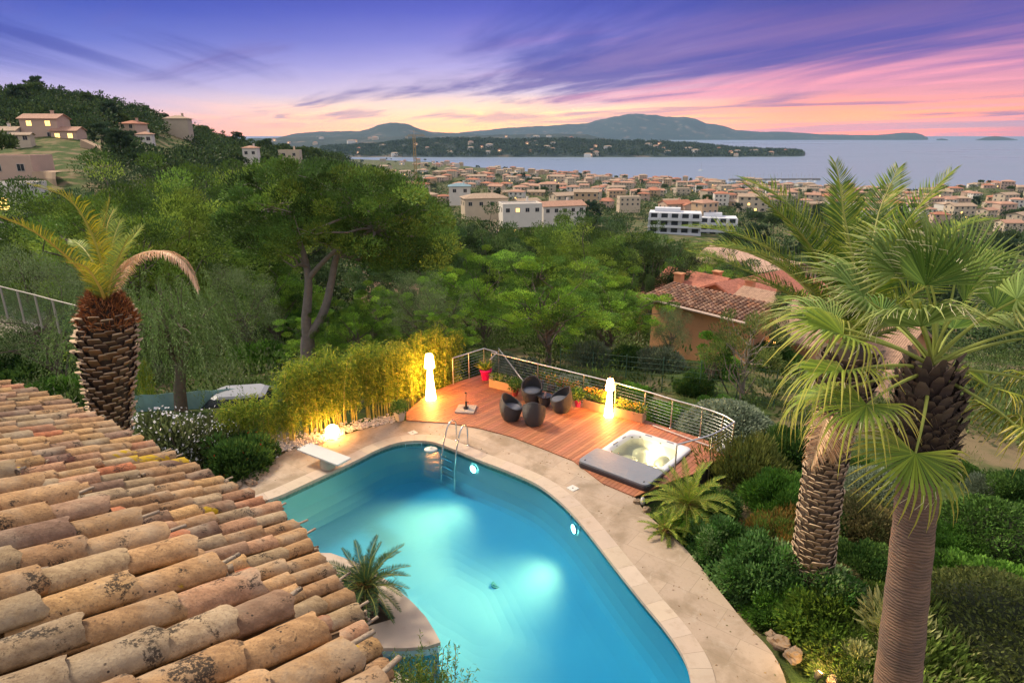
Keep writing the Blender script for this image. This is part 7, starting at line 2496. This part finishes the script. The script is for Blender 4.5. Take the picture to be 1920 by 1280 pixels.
    def small(nm, lx, ly, h, w, r_, lit=False):
        t = empty(nm, cat='house')
        mb = MB(); wallbox(mb, 0, 0, lx, ly, -10, h); mb.obj('wall', mat('far_wall_%s' % w, WALLS[w], .9, .1, .1), t)
        mb = MB(); hip(mb, 0, 0, h, lx, ly, 3, .6); mb.obj('roof', roof_mat('far_roof_%s' % r_, ROOFS[r_], .1), t)
        if lit:
            mb = MB(); mb.box((0, -ly / 2 - .3, h * .5), (lx * .45, .3, h * .35)); mb.obj('window', lm, t)
        return Proto(t)
    fk = [(small('house', 20, 12, 9, 'cream', 'rose'), 'cream house'), (small('house', 15, 12, 8, 'pink', 'terra', True), 'pink house with lit windows'), (small('house', 26, 14, 8, 'white', 'tan'), 'wide white house')]
    for k in range(48):
        px = rs.uniform(640, 1500); r = rs.uniform(2595, 2900); x = (px - 960) / 1262 * r
        zz = hillz(PENIN, x, r)
        if zz < -79.9: continue
        i = rs.randint(0, 3)
        fk[i][0].put((x, r, zz + 3.5), rs.uniform(-.5, .5), rs.uniform(.7, 1.15), fk[i][1] + ' on the wooded headland', 'houses on the headland')
    for k in range(30):
        px = rs.uniform(500, 1100); r = rs.uniform(3750, 4700); x = (px - 960) / 1262 * r
        zz = hillz(COAST, x, r)
        if zz < -79.9: continue
        i = rs.randint(0, 3)
        fk[i][0].put((x, r, zz + 1), rs.uniform(-.5, .5), rs.uniform(1.1, 1.9), fk[i][1] + ' on the low coast beyond the headland', 'houses on the far coast')
    # ---- breakwater and boats of the marina
    a = on(1380, 1295); b_ = on(1545, 1310)
    mb = MB(); n = 30
    for k in range(n):
        q = a.lerp(b_, k / (n - 1)); mb.box((q.x, q.y, -78.6), (10, 6, 4.5), rs.uniform(-.1, .1), (1, 1, 1))
    mb.obj('breakwater', mat('grey_rock', (.26, .24, .23), .95, .3, .3), kind='structure', label='grey stone breakwater of the marina')
    bt = empty('sailing_boat', cat='boat')
    hl = [(0, -5), (1.6, -3.4), (1.9, 0), (1.5, 4), (-1.5, 4), (-1.9, 0), (-1.6, -3.4)]
    mb = MB(); mb.prism(hl[::-1] if area([Vector((*q, 0)) for q in hl]) < 0 else hl, -.5, 1.2); mb.obj('hull', mat('boat_white', (.7, .7, .72), .4, .03), bt)
    mb = MB(); mb.rbox((0, .8, 1.2), (2.2, 4, .8), .2); mb.obj('cabin', mat('boat_cabin', (.55, .57, .6), .4), bt)
    mb = MB(); mb.tube([(0, -.8, 1.2), (0, -.8, 14)], .18, 6); mb.tube([(0, -.8, 2.8), (0, 3.4, 2.9)], .12, 6); mb.obj('mast', mat('mast_grey', (.5, .45, .42), .4), bt)
    bp = Proto(bt)
    for k in range(26):
        q = on(1376 + k * 6.6 + rs.uniform(-2, 2), 1275 + rs.uniform(-12, 10))
        bp.put((q.x, q.y, -79.9), rs.uniform(-.4, .4) + 1.57 * rs.randint(0, 2), rs.uniform(.8, 1.2), 'white sailing boat with a bare mast moored inside the breakwater', 'sailing boats in the marina')
    q = on(1320, 1650); bp.put((q.x, q.y, -79.9), .8, 1.3, 'lone white sailing boat out on the open bay')
    # ---- crane
    D = 620; p = atY(779, 318, D); z0 = T(p.x, p.y); Hc = atY(779, 256, D).z
    t = empty('crane', (p.x, p.y, z0), label='yellow tower crane standing above the trees near the shore', cat='crane')
    ym = mat('crane_yellow', (.36, .25, .10), .5, .05)
    mb = MB(); w_ = 1.0; Ht = Hc - z0
    for sx in (-1, 1):
        for sy in (-1, 1): mb.box((sx * w_, sy * w_, Ht / 2), (.35, .35, Ht))
    k = 0; z = 0
    while z < Ht:
        s = 1 if k % 2 else -1
        mb.tube([(-w_ * s, -w_, z), (w_ * s, -w_, z + 3)], .15, 4); mb.tube([(w_ * s, w_, z), (-w_ * s, w_, z + 3)], .15, 4); mb.tube([(-w_, w_ * s, z), (-w_, -w_ * s, z + 3)], .15, 4); z += 3; k += 1
    mb.obj('tower', ym, t)
    mb = MB(); mb.box((2, 0, Ht + .3), (17, .4, .4)); mb.box((2, 0, Ht + 1.6), (15, .25, .25))
    for q in range(8): mb.tube([(-6 + q * 2, 0, Ht + .3), (-5 + q * 2, 0, Ht + 1.6), (-4 + q * 2, 0, Ht + .3)], .1, 4)
    mb.tube([(0, 0, Ht + 5), (9, 0, Ht + 1.6)], .08, 4); mb.obj('jib', ym, t)
    mb = MB(); mb.box((0, 0, Ht + 3), (.7, .7, 5)); mb.box((-7, 0, Ht - .8), (2.5, 1.2, 2)); mb.obj('cab', mat('crane_grey', (.4, .38, .34), .6), t)


def build_garden_bits():
    # white pebbles
    rs = np.random.RandomState(120)
    mb = MB()
    path = [(395, 892), (440, 878), (480, 868), (520, 850), (560, 838), (600, 828), (640, 812), (690, 800), (735, 790)]
    W = [at(px, py, 0) for px, py in path]
    for k in range(1500):
        i = rs.randint(0, len(W) - 1); q = W[i].lerp(W[i + 1], rs.rand())
        wd = np.interp(i, [0, 4, 7], [.55, .35, .22])
        q = q + Vector((rs.normal() * .15, abs(rs.normal()) * wd + .03, 0))
        s = rs.uniform(.03, .075)
        d = runit(6, rs) * .25
        V = np.array([(1, 0, 0), (-1, 0, 0), (0, 1, 0), (0, -1, 0), (0, 0, .7), (0, 0, -.7)]) + d
        rz = rs.uniform(0, 6); V = V * [s, s * rs.uniform(.6, 1), s * .7]
        ca, sa = math.cos(rz), math.sin(rz); V = V @ np.array([[ca, sa, 0], [-sa, ca, 0], [0, 0, 1]])
        V = V + [q.x, q.y, s * .3 + .0]
        mb.add(V, [[0, 2, 4], [2, 1, 4], [1, 3, 4], [3, 0, 4], [2, 0, 5], [1, 2, 5], [3, 1, 5], [0, 3, 5]], np.array((.62, .56, .50)) * rs.uniform(.6, 1.15))
    mb.obj('pebbles', mat('pebble', (1, 1, 1), .8, .15, 30, tint=True), kind='stuff', label='white pebbles strewn between terrace and bamboo')
    # leaves blown onto the paving
    mb = MB(); n = 220; P = []
    while len(P) < n:
        k = rs.randint(0, len(terr_o)); a_ = terr_o[k]; b2 = pool_s[rs.randint(0, len(pool_s))]
        t_ = rs.rand() ** 2.2 * .35
        q = (a_.x + (b2.x - a_.x) * t_, a_.y + (b2.y - a_.y) * t_)
        if inside(q, coping_o) or inside(q, deck_w) or not inside(q, terr_o): continue
        P.append((q[0], q[1], .004))
    add_leaves(mb, np.array(P), rs.normal(size=(n, 3)) * [1, 1, .06], .05, .022, [(.22, .15, .06), (.30, .20, .08), (.12, .12, .04), (.16, .09, .05)], rs)
    mb.obj('fallen_leaves', leafmat('garden_leaf', (1, 1, 1), .18), kind='stuff', label='dry leaves scattered on the stone terrace')
    # rocks edging the right bed
    rk = mat('bed_rock', (.26, .19, .13), .85, .3, 4, bump=.8, bscale=14, bdist=.03)
    def rock(p, s, lab, gname, rz=0):
        mb = MB(); nu, nv = 14, 9; V = []
        ph = rs.uniform(0, 6, 4)
        for j in range(nv):
            th = math.pi * (j + .5) / nv
            for i in range(nu):
                a = 2 * math.pi * i / nu
                d = np.array([math.sin(th) * math.cos(a), math.sin(th) * math.sin(a), math.cos(th)])
                r = 1 + .16 * math.sin(a * 3 + ph[0] + th * 2) + .12 * math.sin(th * 5 + ph[1] + a) + .05 * rs.normal()
                d = np.sign(d) * np.abs(d) ** .8
                V.append(d * r * np.array(s))
        mb.add(V, [[j * nu + i, (j + 1) * nu + i, (j + 1) * nu + (i + 1) % nu, j * nu + (i + 1) % nu] for j in range(nv - 1) for i in range(nu)])
        mb.ngon(V[:nu]); mb.ngon(V[-nu:][::-1])
        o = mb.obj('rock', rk, label=lab, cat='rock', group=gname, smooth=False); o.location = p; o.rotation_euler = (0, 0, rz)
    gr = 'rocks edging the planted beds'
    for (px, py, s, lab) in ((1462, 1205, (.30, .20, .16), 'pale flat rock at the terrace edge above the garden spotlight'), (1488, 1228, (.26, .22, .15), 'tan rock beside the terrace edge, next to the garden spotlight'), (1560, 1278, (.20, .14, .12), 'small pale rock right of the garden spotlight'),
                              (1448, 1192, (.2, .13, .12), 'small rock at the upper end of the row by the garden spotlight'), (1195, 940, (.16, .12, .10), 'dark pinkish rock at the foot of the hot tub cover'), (1212, 955, (.18, .13, .1), 'brown rock beside the small cycad'),
                              (470, 905, (.28, .18, .14), 'tan rock below the red flowered bush'), (445, 912, (.22, .16, .14), 'tan rock at the corner of the terrace under the eaves')):
        p = at(px, py, 0.02); rock((p.x, p.y, .02), tuple(q * .62 for q in s), lab, gr, rs.uniform(0, 3))
    # garden spotlight
    p = at(1535, 1262, .15)
    t = empty('garden_spotlight', (p.x, p.y, -.05), R(200), label='lit garden spotlight on a stake at the foot of the fan palm', cat='spotlight')
    bm_ = mat('black_metal', (.03, .03, .03), .4)
    mb = MB(); mb.tube([(0, 0, -.1), (0, 0, .12)], .012, 6); mb.obj('stake', bm_, t)
    mb = MB(); M = Matrix.Translation((0, 0, .17)) @ Matrix.Rotation(R(-35), 4, 'Y')
    mb.lathe([(0, -.07), (.045, -.07), (.06, .0), (.065, .07), (.055, .07), (.05, .02)], 16); mb.xform(M); mb.obj('housing', bm_, t)
    mb = MB(); mb.lathe([(0, .055), (.052, .055), (.052, .04)], 16); mb.xform(M); mb.obj('lens', emat('spot_lens', (1, .60, .16), 45), t)
    ld = bpy.data.lights.new('garden_point', 'POINT'); ld.energy = 22; ld.color = (1, .58, .16); ld.shadow_soft_size = .05
    lo = bpy.data.objects.new('garden_point', ld); COL.objects.link(lo); lo.location = (p.x - .02, p.y - .05, .32)
    # small white sphere light near tub cover corner
    p = at(1205, 938, .1); t = empty('path_light', (p.x, p.y, 0), label='small white bollard light beside the hot tub cover and cycad', cat='path light')
    mb = MB(); mb.lathe([(0, 0), (.05, 0), (.055, .1), (.045, .17), (.02, .2), (0, .2)], 16); mb.obj('cap', mat('white_plastic', (.72, .74, .74), .4, .05), t, smooth=True)
    # small paving utility marks under the cycad skip
    # teal windscreen fence on the left with posts
    a = atY(250, 742, 20.5); b_ = atY(525, 722, 23.5)
    t = empty('screen_fence', (0, 0, 0), label='teal mesh screen fence behind the bushes left of the bamboo', cat='fence')
    top0, top1 = a.z, b_.z
    n = 20; P = [a.lerp(b_, k / n) for k in range(n + 1)]
    mb = MB(); V = [(q.x, q.y + .05 * math.sin(k * 1.7), q.z) for k, q in enumerate(P)] + [(q.x, q.y + .06 * math.sin(k * 1.3), -1.6) for k, q in enumerate(P)]
    V += [(v[0], v[1] + .02, v[2]) for v in V]
    m_ = n + 1
    mb.add(V, [[i, m_ + i, m_ + i + 1, i + 1] for i in range(n)] + [[2 * m_ + i + 1, 3 * m_ + i + 1, 3 * m_ + i, 2 * m_ + i] for i in range(n)] + [[i, i + 1, 2 * m_ + i + 1, 2 * m_ + i] for i in range(n)])
    mb.obj('mesh_cloth', mat('teal_mesh', (.27, .46, .46), .8, .2, 3, bump=.4, bscale=60), t)
    for k in range(0, n + 1, 4):
        q = P[k]; mb = MB(); mb.tube([(q.x, q.y + .08, -2), (q.x, q.y + .08, q.z + .05)], .03, 8); mb.obj('post', mat('green_post', (.05, .12, .08), .5), t)
    # green net fence beyond the lower lawn
    t = empty('net_fence', (0, 0, 0), label='green wire net fence crossing the lower lawn', cat='fence')
    gm = mat('green_post', (.05, .12, .08), .5)
    pts = [gp(px, py) for px, py in ((1050, 712), (1110, 720), (1172, 728), (1240, 735), (1310, 742), (1380, 750), (1450, 762))]
    for q in pts:
        mb = MB(); mb.tube([q, q + Vector((0, 0, 1.5))], .025, 6); mb.obj('post', gm, t)
    mb = MB()
    for k in range(7):
        mb.tube([q + Vector((0, 0, .1 + k * .22)) for q in pts], .006, 3)
    for a_, b2 in zip(pts, pts[1:]):
        for s in np.linspace(0, 1, 14)[:-1]:
            q = a_.lerp(b2, s); mb.tube([q + Vector((0, 0, .1)), q + Vector((0, 0, 1.42))], .005, 3)
    mb.obj('net', gm, t)
    # stakes of citrus
    c = gp(1330, 738)
    t = empty('tree_stakes', (c.x, c.y, c.z), label='three dark stakes holding the small citrus tree', cat='stakes')
    for k in range(3):
        an = k * 2.09; mb = MB(); mb.tube([(math.cos(an) * .8, math.sin(an) * .8, -.05), (math.cos(an) * .1, math.sin(an) * .1, 1.25)], .03, 6); mb.obj('stake', mat('stake_wood', (.09, .07, .05), .9), t)
    # low wall of pale yellow render behind the palms
    a = atY(1578, 838, 19); b_ = atY(1715, 880, 17.5)
    d = b_ - a; c = (a + b_) / 2
    t = empty('garden_wall', (0, 0, 0), label='low pale garden wall between the two right hand palm trunks', cat='wall')
    mb = MB(); mb.rbox((c.x, c.y, c.z - 1.2), (math.hypot(d.x, d.y), .25, 1.2), .03, math.atan2(d.y, d.x)); mb.obj('wall', mat('garden_wall', (.55, .45, .26), .9, .15, 3, bump=.2), t)
    # glass fence and pale driveway on the left
    gw = mat('drive_pale', (.50, .42, .36), .9, .2, .8, bump=.2)
    poly = [gp(-140, 560), gp(60, 578), gp(150, 610), gp(130, 640), gp(40, 660), gp(-140, 690)]
    mb = MB(); V = []
    n = 12; L0 = [poly[0].lerp(poly[1], k / 5) for k in range(5)] + [poly[1].lerp(poly[2], k / 4) for k in range(5)]
    L1 = [poly[5].lerp(poly[4], k / 5) for k in range(5)] + [poly[4].lerp(poly[3], k / 4) for k in range(5)]
    for j in range(6):
        for a_, b2 in zip(L0, L1):
            q = a_.lerp(b2, j / 5); V.append((q.x, q.y, T(q.x, q.y) + .06))
    m_ = len(L0)
    mb.add(V, [[j * m_ + i, (j + 1) * m_ + i, (j + 1) * m_ + i + 1, j * m_ + i + 1] for j in range(5) for i in range(m_ - 1)])
    mb.obj('path', gw, kind='structure', label='pale driveway at the left behind the dark bushes')
    t = empty('glass_fence', (0, 0, 0), label='glass fence with pale posts and rail beside the driveway on the left', cat='fence')
    st = mat('fence_post_pale', (.36, .32, .28), .5, .05)
    fp = [atY(-60, 528, 21), atY(0, 537, 20.6), atY(32, 545, 20.2), atY(65, 553, 19.8), atY(98, 562, 19.4), atY(155, 576, 19)]
    mb = MB(); mb.tube(fp, .022, 8); mb.obj('rail', st, t)
    for q in fp:
        mb = MB(); mb.box((q.x, q.y, q.z - .55), (.05, .05, 1.1)); mb.obj('post', st, t)
    gm2 = bpy.data.materials.new('fence_glass'); b = NB(nt(gm2)); tr = b.n('ShaderNodeBsdfTransparent'); tr.inputs[0].default_value = (.75, .85, .85, 1); gl = b.n('ShaderNodeBsdfGlossy'); gl.inputs['Roughness'].default_value = .05
    ms = b.n('ShaderNodeMixShader'); ms.inputs[0].default_value = .12; b.l(tr.outputs[0], ms.inputs[1]); b.l(gl.outputs[0], ms.inputs[2]); b.out(ms.outputs[0])
    for q, w in zip(fp, fp[1:]):
        mb = MB(); a_ = q.lerp(w, .06); b2 = q.lerp(w, .94); dz = Vector((0, 0, 1.0)); up = Vector((0, .008, 0))
        lo_, hi_ = Vector((0, 0, -1.0)), Vector((0, 0, -.08))
        V = [a_ + lo_, b2 + lo_, b2 + hi_, a_ + hi_]; V += [v + up for v in V]
        mb.add([tuple(v) for v in V], [[0, 1, 2, 3], [7, 6, 5, 4], [0, 4, 5, 1], [1, 5, 6, 2], [2, 6, 7, 3], [3, 7, 4, 0]]); mb.obj('glass_panel', gm2, t)
    # parked car half hidden by the pepper tree
    p = atY(436, 704, 22.3); t = empty('parked_car', (p.x, p.y, p.z - 1.98), R(10), label='blue and white car parked under the trees behind the teal screen', cat='car')
    cb = mat('car_blue', (.03, .06, .14), .25, .03); wt = mat('car_white', (.38, .40, .44), .25, .03)
    def carshell(levels, m, nm):
        mb = MB(); V = []
        for z, x0, x1, w in levels:
            r = .18
            V += [(x0, -w + r, z), (x0 + r, -w, z), (x1 - r, -w, z), (x1, -w + r, z), (x1, w - r, z), (x1 - r, w, z), (x0 + r, w, z), (x0, w - r, z)]
        n = len(levels)
        mb.add(V, [[l * 8 + i, l * 8 + (i + 1) % 8, (l + 1) * 8 + (i + 1) % 8, (l + 1) * 8 + i] for l in range(n - 1) for i in range(8)]); mb.ngon(V[-8:]); mb.ngon(V[:8][::-1])
        return mb.obj(nm, m, t, smooth=False)
    carshell([(.25, -2.0, 2.0, .80), (.45, -2.1, 2.1, .86), (.75, -2.08, 2.08, .86), (.88, -1.9, 1.9, .80)], cb, 'body')
    carshell([(.88, -1.2, 1.45, .78), (1.30, -.75, 1.15, .64)], GL(), 'windows')
    carshell([(1.301, -.76, 1.16, .645), (1.38, -.6, 1.0, .58)], wt, 'roof')
    for sx in (-1.25, 1.25):
        for sy in (-.8, .8):
            mb = MB(); mb.lathe([(0, -.1), (.3, -.1), (.33, -.05), (.33, .05), (.3, .1), (0, .1)], 18); mb.xform(Matrix.Translation((sx, sy, .33)) @ Matrix.Rotation(R(90), 4, 'X')); mb.obj('wheel', mat('rubber', (.02, .02, .02), .7), t)
    for sy in (-.6, .6):
        mb = MB(); mb.rbox((2.08, sy, .6), (.08, .3, .14), .03); mb.obj('headlight', mat('headlight_glass', (.7, .7, .7), .1), t)


def build_cycads():
    cy = [(.14, .22, .03), (.20, .28, .035), (.10, .17, .03), (.30, .30, .05)]
    dk = [(.035, .075, .035), (.05, .10, .04), (.07, .12, .04), (.03, .06, .03)]
    p = at(1290, 940, .45)
    cycad((p.x, p.y, -.05), .42, .17, 1.12, 44, 'large bright green cycad at the lower corner of the hot tub', cy, 140)
    p = at(1248, 985, .2)
    cycad((p.x, p.y, -.08), .15, .11, .62, 22, 'small cycad in front of the large one at the terrace edge', cy, 150)
    p = at(690, 1150, -.0)
    cycad((p.x, p.y, -.03), .66, .17, .95, 40, 'dark green cycad growing from the stone planter in the pool', dk, 160)
build_haze()
build_ground(); build_sea(); build_hills()
build_pool(); build_island(); build_ladder(); build_board()
build_deck(); build_railing(); build_chairs(); build_lamps(); build_parasol_base(); build_tub(); build_planters()
build_villa()
build_left_palm(); build_tall_date_palm(); build_fan_palm(); build_cycads()
_tr = build_trees()
build_shrubs(); build_bamboo(); build_under()
build_neighbours(); build_flats(); build_town(_tr)
build_garden_bits()
